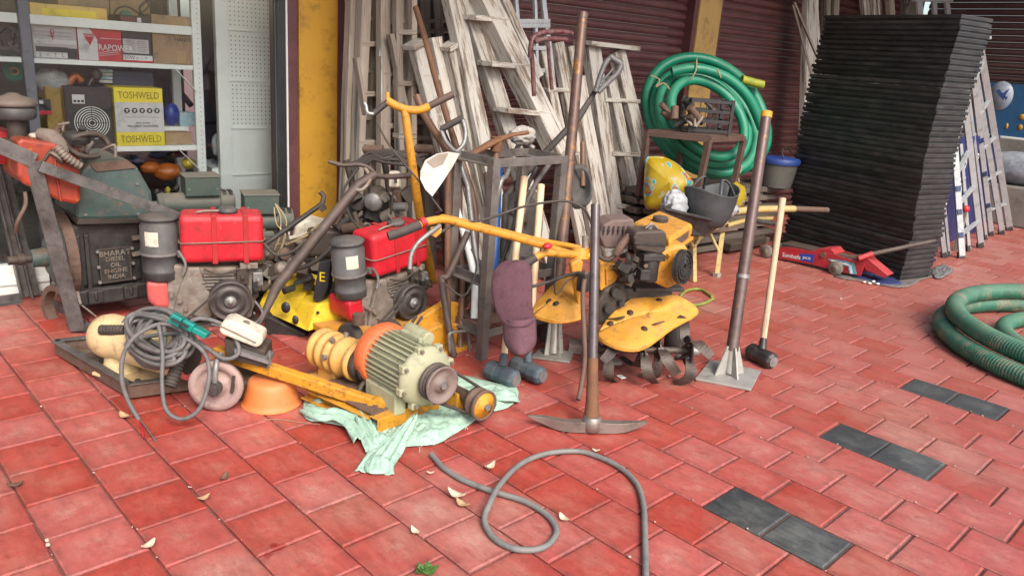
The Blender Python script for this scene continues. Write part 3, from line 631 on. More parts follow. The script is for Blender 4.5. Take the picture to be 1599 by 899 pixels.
ladder('whitewashed step ladder with small cap right of the long leaning pole', 2.38, .22, [(710, 76, 752, 262, 19), (725, 95, 765, 262, 8)], [], w_pale, .07, group=LG, cap=(698, 76, 718, 64))
ladder('tall whitewashed ladder whose two rails lean together in the middle', 2.25, .28, [(712, 0, 768, 262, 22), (733, 0, 801, 215, 24)], [], w_pale, .075, group=LG)
t6, fn6, n6 = ladder('big step ladder with deep treads leaning from upper centre', 2.1, .30, [(766, 0, 882, 235, 27), (790, 0, 845, 120, 12)], [(742, 796, 22, 28), (768, 826, 95, 100), (793, 860, 168, 174), (818, 885, 236, 240)], w_pale, .13, .15, .032, group=LG, noext=(0, 1))
ladder('short whitewashed ladder behind the tall rusty pipe', 2.6, .20, [(850, 72, 896, 300, 15), (874, 66, 905, 230, 17), (893, 72, 935, 300, 12)], [(856, 888, 140), (872, 910, 238)], w_pale, .05, group=LG)
t7, fn7, n7 = ladder('whitewashed step ladder marked TRS in yellow paint beside the green hose', 2.55, .20, [(929, 70, 966, 345, 23), (905, 120, 946, 345, 22), (968, 78, 1026, 325, 20), (955, 120, 994, 310, 16)], [(944, 998, 154, 157), (955, 1014, 238, 241), (964, 1030, 320, 323)], w_pale, .08, .12, .026, group=LG, cap=(914, 66, 990, 75))
yb = mat('ochre_paint', (.42, .24, .03), .6, bump=0)
for ch, (px, py) in zip('TRS', ((979, 131), (981, 120), (979, 104))):
    p = fn7(px, py)-n7*.003-V(t7.location); d = (fn7(1026, 325)-fn7(968, 78)).normalized()
    text(ch, .085, face_m(p, -d, -d.cross(n7)), yb, t7, 'painted_letter', .0008)
# aluminium ladder behind, top middle
ladder('aluminium step ladder standing behind the wooden ones, top centre', 2.75, .1, [(793, 0, 800, 120, 5), (808, 0, 818, 130, 6), (836, 0, 840, 130, 5), (850, 0, 868, 150, 8)], [(795, 858, 33), (798, 858, 40), (800, 860, 110), (815, 860, 75)], alumw, .03, .06, .012, name='aluminium_ladder', foot=False, sm=alumw)
# maroon peeling metal stool hung among the ladders
red_peel = mat('peeling_maroon_paint', (.10, .015, .02), .5, col2=(.22, .16, .15), sc=30, amt=.1, bump=.2)
def wtube(pts, y, r, k=5, n=8): g = G(); g.tube([aty(a, b, y) for a, b in pts], r, n, k=k); return g
b = aty(860, 60, 2.3); t = thing('metal_stool', 'peeling maroon metal stool frame hung upside down between ladders', 'stool', b)
put(wtube([(828, 90), (830, 66), (838, 55), (850, 51), (880, 50), (893, 53)], 2.3, .016), 'frame', red_peel, t, world=True)
put(wtube([(835, 66), (850, 61), (885, 62)], 2.2, .014), 'frame', red_peel, t, world=True); put(wtube([(829, 70), (832, 110), (834, 150)], 2.3, .014), 'leg', red_peel, t, world=True); put(wtube([(855, 58), (858, 100), (862, 140)], 2.35, .012), 'leg', red_peel, t, world=True)
# ladders and planks behind the black stack
BG = 'ladders behind the black stack'
ladder('broad pale plank ladder rail at the left edge of the black stack', 2.6, .1, [(1270, 0, 1262, 260, 29), (1275, 0, 1290, 250, 6)], [], w_pale, .06, group=BG)
ladder('dark and grey wooden ladder top seen over the black stack at left', 2.62, .1, [(1294, 0, 1294, 60, 13), (1308, 0, 1306, 60, 16)], [(1290, 1314, 90)], w_grey, .06, group=BG)
ladder('whitish wooden ladder top over the middle of the black stack', 2.5, .1, [(1352, 0, 1358, 60, 15), (1366, 0, 1368, 60, 7), (1374, 0, 1382, 60, 12)], [(1350, 1378, 90)], w_pale, .05, group=BG)
ladder('brown and pale wooden ladder top right of the middle of the black stack', 2.4, .1, [(1392, 0, 1396, 60, 17), (1415, 0, 1417, 60, 14)], [(1390, 1420, 90)], w_grey, .05, group=BG)
ladder('aluminium ladder top over the right end of the black stack', 2.2, .1, [(1438, 0, 1440, 60, 18), (1461, 0, 1464, 60, 12), (1480, 0, 1488, 70, 13)], [(1430, 1488, 1), (1430, 1488, 80)], alum, .03, .05, .012, name='aluminium_ladder', group=BG)
for l, a, b in (('thin pale stick leaning behind the black stack, the longer of two', (1240, 4), (1274, 84)), ('thin grey stick leaning behind the black stack, the shorter of two', (1238, 8), (1258, 82))):
    p, q = aty(*a, 2.75), aty(*b, 2.6); q2 = toground(p, q, .003); g = G(); g.bar(p, q2, .025, .02); put(g, 'wooden_stick', w_grey, label=l, cat='stick', base=q2)
# ================================================================== STACK OF BLACK FRAMES
blk = mat('black_lacquered_steel', (.006, .0065, .0075), .28, col2=(.05, .048, .046), sc=7, bump=.25, dust=.22, dustc=(.06, .056, .055), rnd=.35, dirt=.2)
C0 = at(1404.6, 440); ax = V((cos(RD(76)), sin(RD(76)), 0)); ay = V((cos(RD(-6)), sin(RD(-6)), 0)); LX, LY = 1.20, .40; NF = 50; PT = .0397
g = G(); T_ = .003
g.box((LX/2, LY/2, PT-.0022), (LX, LY, T_))
for y0_, dy in ((0, 1), (LY, -1)):
    g.box((LX/2, y0_+dy*.002, PT-.0145), (LX, .004, .0215)); g.box((LX/2, y0_+dy*.013, PT-.0325), (LX-.02, .004, .0145))
for x0_, dx in ((0, 1), (LX, -1)):
    g.box((x0_+dx*.002, LY/2, PT-.0145), (.004, LY-.01, .0215)); g.box((x0_+dx*.013, LY/2, PT-.0325), (.004, LY-.04, .0145))
for x in (.17, LX-.14): g.box((x, -.0008, PT-.015), (.028, .001, .009))
g.cm = 1; g.box((-.0012, LY/2, PT-.003), (.002, LY-.004, .0042)); g.cm = 0; me = g.mesh('shuttering_panel'); me.materials.append(blk); me.materials.append(mat('painted_edge_highlight', (.07, .075, .08), .35, metal=.3, col2=(.10, .10, .11), sc=14, amt=.9, bump=.1)); rr = random.Random(11)  # paler strip paints the sky highlight along each panel's short top edge
bm = bmesh.new(); bm.from_mesh(me); bmesh.ops.recalc_face_normals(bm, faces=bm.faces); bm.to_mesh(me); bm.free()
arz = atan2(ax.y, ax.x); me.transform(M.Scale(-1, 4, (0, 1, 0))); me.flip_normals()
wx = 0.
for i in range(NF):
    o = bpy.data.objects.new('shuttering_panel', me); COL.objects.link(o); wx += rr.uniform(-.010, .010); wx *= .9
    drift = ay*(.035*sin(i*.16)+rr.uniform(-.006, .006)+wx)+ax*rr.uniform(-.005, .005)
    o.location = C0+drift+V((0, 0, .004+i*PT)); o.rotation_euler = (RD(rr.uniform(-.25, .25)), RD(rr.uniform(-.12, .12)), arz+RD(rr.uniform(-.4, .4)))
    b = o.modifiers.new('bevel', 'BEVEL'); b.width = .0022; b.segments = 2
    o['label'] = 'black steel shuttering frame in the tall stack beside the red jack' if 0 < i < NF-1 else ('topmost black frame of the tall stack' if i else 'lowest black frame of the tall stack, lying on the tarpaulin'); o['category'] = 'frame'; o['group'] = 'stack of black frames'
# tarpaulin under the stack
tarp = mat('grey_tarpaulin', (.10, .085, .075), .6, col2=(.20, .17, .15), sc=9, bump=.5)
tarpb = mat('blue_tarpaulin', (.02, .03, .12), .45, col2=(.06, .07, .14), sc=12, bump=.4)
def blob_sheet(name, outline, z, th, m, label, cat, jag=.01, zj=.006, grid=9):
    """thin crumpled sheet on the ground: outline in pixels, filled by rings towards its middle"""
    pts = [at(*p) for p in outline]; pts = spline(pts, 4, True); c = sum(pts, V((0, 0, 0)))/len(pts); rows = []; n = len(pts)
    pts = [p+V((random.uniform(-jag, jag), random.uniform(-jag, jag), 0)) for p in pts]
    for j in range(grid): f = 1-j/(grid-.5); rows.append([c+(p-c)*f+V((0, 0, z+(random.uniform(0, zj) if 0 < j else 0))) for p in pts]+[c+(pts[0]-c)*f+V((0, 0, z))])
    for r in rows: r[-1] = r[0].copy()
    g = G(); g.grid(rows, th); return put(g, name, m, label=label, cat=cat, base=V((c.x, c.y, 0)))
blob_sheet('tarpaulin', [(1300, 430), (1345, 440), (1395, 449), (1418, 448), (1440, 438), (1486, 427), (1480, 418), (1440, 418), (1400, 400), (1340, 410)], .007, .002, tarp, 'grey brown tarpaulin spread under the black stack', 'tarpaulin', zj=.0)
blob_sheet('blue_sheet', [(1318, 428), (1350, 438), (1385, 446), (1408, 443), (1392, 432), (1370, 420), (1330, 422)], .0085, .002, tarpb, 'crumpled blue sheet sticking out under the jack and stack', 'sheet', zj=.012)
blob_sheet('cloth_scrap', [(1455, 425), (1470, 415), (1487, 422), (1478, 432), (1460, 436)], .0085, .003, mat('grey_rag', (.16, .15, .15), .8, sc=12, bump=.6), 'grey rag at the right foot of the black stack', 'rag', zj=.02)
for i, (px, py) in enumerate(((1350, 440), (1358, 442), (1364, 439), (1371, 443))):
    g = G(); c = at(px, py, .014); g.sphere((0, 0, 0), .013, 7, 5, (1.4, 1, .5), .2); put(g, 'paper_scrap', whitep, local=True, label=['leftmost', 'second', 'third', 'rightmost'][i]+' white paper crumb on the blue sheet by the jack', cat='paper', base=c)
# ================================================================== ALUMINIUM LADDERS AT THE RIGHT
AG = 'aluminium ladders beside the black stack'
def alad(label, rails, steps, yt, blue=(0,)):
    """rails: (foot px, foot py, top px, top py, width) ; the foot is on the ground, the top on the plane y = yt(top)"""
    R = [(at(a, b, .002), aty(c, d, yt), w) for a, b, c, d, w in rails]; base = sum((r[0] for r in R), V((0, 0, 0)))/len(R); base.z = 0
    t = thing('aluminium_ladder', label, 'ladder', base, 0, AG)
    for i, (p, q, w) in enumerate(R):
        ww = w*.8*depth(p)/FP; side = (RX*1.0); side = (side-(q-p).normalized()*side.dot((q-p).normalized())).normalized(); n = (q-p).normalized().cross(side)
        g = G(); g.bar(p+V((0, 0, .02)), q, .022 if False else ww, .028, up=n if abs(n.z) < .9 else V((1, 0, 0))); put(g, 'rail', alum, t, bevel=.003, world=True)
        g = G(); g.bar(p, p+(q-p).normalized()*.06, ww*1.08, .034, up=n); put(g, 'foot', rubber, t, bevel=.003, world=True)
        if i in blue:
            for j in range(1, 4):
                f = j*.20; c = p+(q-p)*f; d = (q-p).normalized(); g = G(); g.bar(c-d*.025-RZ*.018, c+d*.025-RZ*.018, ww*.8, .012, up=n); put(g, 'step_clip', bluecap, t, bevel=.002, world=True)
    for i, j, f0, f1, ns in steps:
        for k in range(ns):
            f = f0+(f1-f0)*k/max(1, ns-1); a = R[i][0].lerp(R[i][1], f); b = R[j][0].lerp(R[j][1], f); g = G(); g.bar(a, b, .04, .020); put(g, 'step', alum, t, bevel=.002, world=True)
    return t
alad('short aluminium ladder leg pair closest to the black stack', [(1474, 402, 1464, 310, 9), (1481, 400, 1472, 300, 5)], [], 1.05, ())
alad('aluminium step ladder with dark blue step clips, left of the taller one', [(1501, 403, 1490, 222, 12), (1531, 387, 1507, 168, 11), (1512, 392, 1500, 225, 6)], [(0, 1, .2, .98, 4)], 1.15)
alad('tall aluminium step ladder at far right with its cap above the others', [(1547, 368, 1518, 108, 9), (1576, 360, 1530, 72, 11), (1564, 366, 1522, 110, 10), (1539, 374, 1510, 130, 5)], [(0, 1, .17, .93, 5)], 1.3)
g = G(); a, b = aty(1500, 62, 1.3), aty(1540, 59, 1.22); g.bar(a, b, .1, .03); put(g, 'top_cap', alum, [o for o in bpy.data.objects if o.name.startswith('aluminium_ladder') and o.get('label', '').startswith('tall')][0], bevel=.004, world=True)
# blue board with white letters behind them
sgn = mat('blue_sign_paint', (.012, .022, .12), .45, col2=(.02, .03, .10), sc=6, bump=.04)
bq = [at(1460, 402), at(1548, 366)]; d = (bq[1]-bq[0]).normalized(); up_ = V((0, 0, 1)); nb = d.cross(up_).normalized()
b0 = (bq[0]+bq[1])/2; t = thing('sign_board', 'blue board with white lettering leaning behind the aluminium ladders', 'sign', b0, atan2(d.y, d.x)); Lb = (bq[1]-bq[0]).length
g = G(); g.span((-Lb/2, .14, .005), (Lb/2, .155, 1.05)); put(g, 'board', sgn, t)
for s, x, z in (('D', -.16, .78), ('R', .26, .80), ('FE', -.10, .58), ('E', -.62, .12), ('T', -.50, .36), ('E', -.34, .16)): text(s, .20, face_m((x, .137, z), (1, 0, 0), (0, 0, 1)), inkw, t, 'letter', .001)
g = G(); c = at(1509, 330, 0); a = aty(1508, 326, 1.02); g.sphere((0, 0, 0), .035, 10, 8); put(g, 'red_pot', redc, local=True, label='small red pot behind the aluminium ladder steps', cat='pot', base=a)
g = G(); g.bar(V((a.x, a.y, .002)), a-V((0, 0, .03)), .04, .04); put(g, 'wooden_block', w_grey, label='wooden prop standing under the small red pot', cat='block', base=V((a.x, a.y, 0)))
# side ledge, blue banner panel and cement bag
XS = 8.55
def atx(px, py, x): return atp(px, py, (x, 0, 0), (1, 0, 0))
g = G(); zt = atx(1590, 218, XS).z; g.span((XS, -2.2, -.01), (XS+.75, 2.75, zt)); put(g, 'low_wall', conc, label='low grey concrete wall under the blue banner panel', cat='wall', bevel=.01, base=V((XS, 0, 0)), )
p = atx(1560, 213, XS+.03); t = thing('banner_panel', 'blue panel with a white round emblem standing on the low concrete wall', 'sign', (XS+.05, p.y, zt+.001), -pi/2)
fb = Fr((XS+.05, p.y, zt+.001), -pi/2)
g = G(); H = fb.pt(1580, 131, 0).z; xl = fb.pt(1520, 160, 0).x; g.span((xl, 0, 0), (xl+2.8, .03, H)); put(g, 'panel', mat('banner_blue', (.012, .06, .15), .5, col2=(.02, .09, .19), sc=4), t)
g = G(); g.span((xl, -.012, .0), (xl+2.8, -.001, .02)); put(g, 'edge_strip', whitep, t)
c = fb.pt(1562, 150, 0); g = G(); g.lathe([(.0, 0), (.17, 0), (.17, .003), (0, .003)], (c.x, -.004, c.z-.0), (0, 1, 0), 28, scx=.8); put(g, 'emblem_disc', mat('emblem_white', (.26, .30, .36), .5), t)
sg = mat('emblem_blue', (.03, .08, .25), .5)
for q in ([(1555, 143), (1560, 139), (1566, 146), (1577, 138), (1571, 148), (1567, 157), (1561, 150)], [(1568, 150), (1574, 152), (1571, 157)]):
    g = G(); g.ext([V((fb.pt(a, b).x, -.0055, fb.pt(a, b).z)) for a, b in q], (0, .001, 0)); put(g, 'emblem_mark', sg, t)
for k, (a, b) in enumerate(((1572, 197), (1593, 199), (1596, 183))): c = fb.pt(a, b); g = G(); g.lathe([(0, 0), (.035, 0), (.035, .002), (0, .002)], (c.x, -.003, c.z), (0, 1, 0), 12, scx=.5+.3*k); put(g, 'yellow_flower_print', yb, t)
c = atx(1580, 288, XS-.25); g = G(); g.sphere((0, 0, .19), .2, 18, 10, (1.0, 2.1, .95), .06)
bg_ = mat('cement_dusty_bag', (.13, .15, .18), .8, col2=(.28, .30, .33), sc=10, bump=.8); 
g2 = G(); g2.span((-.22, -.5, .0), (.22, .5, c.z)); put(g2, 'block', conc, local=True, label='rough concrete block carrying the grey bag at right edge', cat='block', base=V((c.x, c.y, 0)), bevel=.02)
put(g, 'cement_bag', bg_, local=True, label='crumpled grey blue bag lying on a block at the right edge', cat='bag', base=V((c.x, c.y, c.z+.001)), sub=1)
# ================================================================== MACHINES, LEFT SIDE
iron = mat('dark_cast_iron', (.017, .018, .020), .45, metal=.4, col2=(.07, .065, .058), sc=14, bump=.35, dust=.35, dustc=(.13, .10, .075))
angle = mat('rusty_grey_angle_iron', (.060, .055, .052), .5, metal=.35, col2=(.20, .19, .18), sc=9, bump=.25, rust=.30, rustc=(.09, .05, .032))
teal = mat('worn_teal_paint', (.025, .075, .072), .5, col2=(.06, .09, .085), sc=7, bump=.2, rust=.42, rustc=(.16, .09, .06), dust=.6)
teal2 = mat('dusty_green_grey_paint', (.07, .10, .09), .6, col2=(.045, .065, .06), sc=9, bump=.25, dust=1.25, dustc=(.23, .18, .135))
ortank = mat('orange_red_worn_paint', (.36, .035, .012), .38, col2=(.20, .03, .015), sc=6, bump=.12, rust=.27, rustc=(.42, .22, .03), dust=.35)
redtank = mat('glossy_red_plastic', (.50, .008, .022), .27, col2=(.46, .008, .02), sc=4, bump=.05, dust=.45, dustc=(.36, .10, .08))
redstrap = mat('red_strap_paint', (.42, .008, .015), .4, sc=8, bump=.1, dust=.3)
canm = mat('dull_black_can', (.017, .018, .021), .45, col2=(.09, .095, .10), sc=7, bump=.15, dust=.5, dustc=(.24, .19, .14))
grime = mat('grimy_grey_casting', (.27, .25, .22), .55, metal=.25, col2=(.085, .062, .045), sc=13, bump=.5, rust=.38, rustc=(.15, .08, .045), dust=.7, dustc=(.30, .20, .13))
grime2 = mat('dark_oily_casting', (.045, .038, .032), .5, metal=.3, col2=(.04, .033, .028), sc=16, bump=.5, dust=.6, dustc=(.20, .13, .09))
steel = mat('dull_steel', (.27, .26, .25), .5, metal=.45, col2=(.18, .17, .16), sc=16, bump=.15, rust=.2)
pulm = mat('dark_pulley_iron', (.075, .068, .067), .42, metal=.5, col2=(.07, .06, .058), sc=16, bump=.2, dust=.5, dustc=(.22, .17, .14))
brownm = mat('rust_brown_iron', (.095, .055, .04), .7, metal=.2, col2=(.16, .10, .075), sc=18, bump=.5, dust=.4)
cream = mat('cream_enamel', (.60, .46, .24), .38, col2=(.60, .44, .22), sc=5, bump=.06, rust=.14, rustc=(.24, .14, .07), dust=.35)
creamw = mat('dirty_white_plastic', (.68, .64, .52), .42, col2=(.52, .46, .35), sc=7, bump=.08, rust=.22, rustc=(.32, .17, .09), dust=.45)
gcable = mat('grey_cable', (.085, .087, .088), .5, col2=(.15, .145, .14), sc=10, bump=.08, dust=.3)
pinkred = mat('faded_pink_red_paint', (.56, .10, .09), .45, col2=(.42, .05, .05), sc=8, bump=.1, dust=.6)
yrust = mat('rusty_machine_yellow', (.62, .29, .012), .48, col2=(.50, .21, .012), sc=9, bump=.25, rust=.40, rustc=(.13, .055, .025), dust=.3)
ymach = mat('machine_yellow', (.62, .29, .014), .45, col2=(.46, .19, .014), sc=9, bump=.2, rust=.29, rustc=(.20, .09, .035), dust=.5, dustc=(.34, .22, .12), dirt=.8)
ybright = mat('bright_yellow_paint', (.66, .46, .012), .45, col2=(.68, .44, .01), sc=7, bump=.15, rust=.20, rustc=(.03, .025, .015), dust=.25)
CZ = RD(-43.48)
def cyl_ring(g, c, ax, r, w, n=24): c = V(c); ax = V(ax).normalized(); return g.cyl(c-ax*w/2, c+ax*w/2, r, n=n)
def bolts(parent, pts, r=.006, h=.006, ax=(0, -1, 0), m=None, name='bolt'):
    for p in pts: g = G(); g.cyl(p, V(p)+V(ax)*h, r, n=6); put(g, name, m or steel, parent)
# ---- the big diesel engine in its angle iron frame
F0 = at(127, 518); BE = Fr(F0, 0.); be = thing('diesel_engine', 'big dark diesel engine with teal cowl and orange tank in a grey angle iron frame', 'engine', F0, 0)
P = BE.pt
def angle_bar(a, b, w, name='frame_bar', up=V((0, 0, 1)), parent=be, m=angle, th=.007):
    """L section bar from a to b, flanges w wide"""
    x, y, d = frame(V(b)-V(a), up); g = G(); h = w/2
    sec = [(-h, -h), (h, -h), (h, -h+th), (-h+th, -h+th), (-h+th, h), (-h, h)]
    g.ext([V(a)+x*p+y*q for p, q in sec], V(b)-V(a)); return put(g, name, m, parent, bevel=.0015)
fa = P(127, 516, 0); fa.z = .02
ft = P(57, 256, 0)
yb_ = BE.pz(57, 468, 0); back = V((yb_.x, yb_.y, .02))
angle_bar(fa, ft+V((0, 0, .02)), .075, up=V((.8, 1, 0))); angle_bar(fa, back, .06)
bt = V((ft.x-.02, back.y, ft.z+.0)); angle_bar(back, bt, .05); angle_bar(ft, bt, .05)
a = BE.px(10, 410, back.x-.02); angle_bar(back+V((-.07, 0, .0)), V((-.30, back.y, .02)), .05); angle_bar(back+V((-.05, .0, 0)), P(-5, 270, back.y), .045)
angle_bar(P(-8, 222, .06), P(57, 250, 0)+V((0, 0, .0)), .07)
dg = P(279, 338, -.05); angle_bar(ft+V((.0, -.05, 0)), dg, .05)
angle_bar(fa+V((0, .012, 0)), V((1.0, .10, .02)), .05); angle_bar(dg+V((.02, .12, 0)), V((dg.x+.02, .14, .02)), .04)
g = G(); a, b = P(116, 470, .14), P(228, 470, .14); zt = P(170, 347, .14).z; zb = .09
g.span((a.x, .14, zb+.09), (b.x, .52, zt)); put(g, 'crankcase', iron, be, bevel=.02)
g = G(); g.span((a.x-.012, .11, zb), (b.x+.012, .55, zb+.088)); put(g, 'base_flange', iron, be, bevel=.012)
for px in (150, 205): c = P(px, 483, .11); g = G(); g.box((c.x, .10, zb+.05), (.07, .03, .07)); g.cyl((c.x, .09, zb+.03), (c.x, .09, zb+.085), .012, n=6); put(g, 'mounting_lug', iron, be, bevel=.006)
for px in (122, 136, 222): c = P(px, 400, .14); g = G(); g.box((c.x, .135, (zb+zt)/2), (.022, .03, zt-zb-.1)); put(g, 'cast_rib', iron, be, bevel=.006)
a, b = P(152, 386, .13), P(206, 440, .13); n0, n1 = P(152, 443, .13).z, P(180, 386, .13).z
g = G(); g.span((a.x, .122, n0), (b.x, .138, n1)); put(g, 'name_plate', iron, be, bevel=.004)
g = G(); w_ = .008; g.span((a.x, .117, n0), (b.x, .1215, n0+w_)); g.span((a.x, .117, n1-w_), (b.x, .1215, n1)); g.span((a.x, .1172, n0+w_), (a.x+w_, .1213, n1-w_)); g.span((b.x-w_, .1172, n0+w_), (b.x, .1213, n1-w_)); put(g, 'plate_border', grime2, be, bevel=.001)
for i, s in enumerate(('BHARAT', 'DIESEL', 'OIL', 'ENGINE', 'INDIA')):
    text(s, .040 if i == 0 else .032, face_m(((a.x+b.x)/2, .119, n1-.028-i*(n1-n0-.045)/4.4), (1, 0, 0), (0, 0, 1)), grime, be, 'raised_lettering', .003)
bolts(be, [(x, .120, z) for x in (a.x-.006, b.x+.008) for z in (n0+.01, (n0+n1)/2, n1-.01)], .009, .01)
for py in (372, 397): c = P(206, py, .12); g = G(); g.bar(c, c+V((.12, 0, .004)), .024, .02); put(g, 'pipe_bracket', grime, be, bevel=.002)
# teal cowl over the cylinder
Cw = [(121, 345), (124, 272), (140, 254), (196, 247), (216, 262), (238, 300), (243, 338), (222, 343)]
g = G(); g.ext([P(x, y, .10) for x, y in Cw], (0, .42, 0)); put(g, 'cooling_cowl', teal, be, bevel=.022)
g = G(); g.ext([P(x, y, .085) for x, y in ((122, 342), (224, 342), (224, 348), (121, 351))], (0, .44, 0)); put(g, 'cowl_flange', grime2, be, bevel=.003)
g = G(); g.ext([P(x, y, .095) for x, y in ((140, 256), (196, 249), (212, 262), (150, 268))], (0, -.004, 0)); put(g, 'rust_patch', brownm, be)
bolts(be, [P(x, y, .10) for x, y in ((214, 287), (133, 335), (215, 334), (132, 280))], .008, .008)
# orange tank
tk = [(27, 222), (32, 216), (118, 228), (126, 236), (127, 312), (122, 320), (92, 314), (38, 288), (28, 276)]
g = G(); g.ext([P(x, y, -.01) for x, y in tk], (0, .30, 0)); put(g, 'fuel_tank', ortank, be, bevel=.028)
g = G(); a = P(92, 232, -.014); g.tube([P(90, 226, -.012), P(86, 250, -.014), P(91, 290, -.014), P(95, 314, -.012)], .006, 6, k=3); put(g, 'tank_seam', ortank, be)
g = G(); c = P(62, 214, .12); g.cyl(c-V((0, 0, .03)), c, .028); g.lathe([(.04, 0), (.045, .008), (.04, .016), (.01, .02)], c); put(g, 'filler_cap', creamw, be)
g = G(); g.ext([P(x, y, .2) for x, y in ((-12, 200), (25, 206), (30, 262), (-12, 255))], (0, .2, 0)); put(g, 'maroon_tank', redstrap, be, bevel=.02)
g = G(); g.tube([P(39, 300, -.02), P(40, 320, -.04), P(28, 345, -.04), P(25, 362, -.0)], .009, 8, k=4); put(g, 'fuel_hose', brownm, be)
# air filter on top
c = P(24, 186, .15); t_ = be
g = G(); g.lathe([(.075, 0), (.088, .012), (.09, .05), (.082, .058)], c, n=28); put(g, 'air_filter', canm, be)
g = G(); g.lathe([(.082, .059), (.096, .062), (.098, .078), (.08, .095), (.035, .108), (.02, .118), (.0, .12)], c, n=28); put(g, 'filter_lid', mat('dusty_brown_lid', (.16, .13, .115), .55, sc=9, bump=.2, dust=.8), be)
g = G(); g.cyl(c-V((0, 0, .09)), c, .04); g.box(c-V((0, 0, .10)), (.22, .16, .02)); put(g, 'filter_neck', grime2, be, bevel=.003)
# exhaust and clutter on top of the tank
g = G(); g.tube([P(86, 248, -.02), P(98, 232, .0), P(80, 215, .04), P(60, 208, .08)], [.035, .03, .04, .025], 10, k=4); put(g, 'exhaust_elbow', mat('dusty_brown_iron', (.20, .155, .125), .75, sc=16, bump=.5), be)
sp = spline([P(88, 228, -.04), P(98, 240, -.05), P(110, 250, -.05), P(126, 260, -.04)], 9); g = G(); g.tube(sp, [.021 if i % 3 else .014 for i in range(len(sp))], 12); put(g, 'corrugated_hose', grime, be)
g = G(); c = P(120, 214, .02); g.lathe([(.05, -.03), (.058, -.025), (.058, .018), (.05, .024), (.0, .026)], c, n=24); put(g, 'pump_head', iron, be)
g = G(); c = P(138, 226, .0); g.tube([c+V((.085*cos(t*.4), -.02+.01*sin(t), .055*sin(t*.4))) for t in range(0, 14)], .014, 8); put(g, 'curved_pipe', grime2, be)
rr = random.Random(21)
for i in range(16):
    c = P(rr.uniform(66, 165), rr.uniform(212, 246), rr.uniform(-.03, .2)); g = G()
    if i % 3 == 0: g.cyl(c, c+V((rr.uniform(-.05, .05), rr.uniform(-.05, .05), rr.uniform(-.02, .05))), rr.uniform(.012, .024), n=10)
    elif i % 3 == 1: g.box(c, (rr.uniform(.03, .07), .04, rr.uniform(.015, .035)), M.Rotation(rr.uniform(0, 3), 3, 'Z') @ M.Rotation(rr.uniform(-.5, .5), 3, 'X'))
    else: g.tube([c, c+V((rr.uniform(-.06, .06), -.02, .03)), c+V((rr.uniform(-.08, .1), -.02, -.03))], .008, 6, k=3)
    put(g, 'engine_fitting', rr.choice([grime2, iron, brownm, grime]), be, bevel=.002 if i % 3 == 1 else 0)
g = G(); g.tube([P(98, 204, .05), P(100, 190, .05)], .006); g.tube([P(90, 195, .05), P(108, 192, .05)], .006); put(g, 'wing_nut', grime, be)
# flywheel housing facing left
fx = P(112, 390, .2); c = V((fx.x, .27, P(100, 398, .27).z))
g = G(); g.lathe([(.20, 0), (.21, .012), (.21, .05), (.19, .062), (.11, .075), (.09, .10), (.0, .10)], c, (-1, 0, 0), 36); put(g, 'flywheel_housing', teal, be)
g = G(); g.ring(c-V((.03, 0, 0)), (1, 0, 0), .225, .018, .05, 36); put(g, 'housing_rim', brownm, be)
g = G(); g.cyl(c-V((.09, 0, 0)), c-V((.17, 0, 0)), .052, .045, 18); put(g, 'shaft_hub', teal, be); g = G(); g.cyl(c-V((.17, 0, 0)), c-V((.27, 0, 0)), .022, n=12); g.cyl(c-V((.2, 0, 0)), c-V((.23, 0, 0)), .03, n=12); put(g, 'crank_shaft', grime2, be)
bolts(be, [c+V((-.065, .165*cos(k), .165*sin(k))) for k in range(0, 6)], .012, .012, (-1, 0, 0))
g = G(); g.ring(P(95, 482, .2), (1, .3, 0), .13, .03, .05, 24); put(g, 'lower_pulley', brownm, be)
g = G(); g.tube([P(118, 470, .02), P(135, 482, .0), P(150, 494, .0)], .005); g.tube([P(120, 455, .03), P(125, 475, .0)], .01); put(g, 'fuel_line', grime, be)
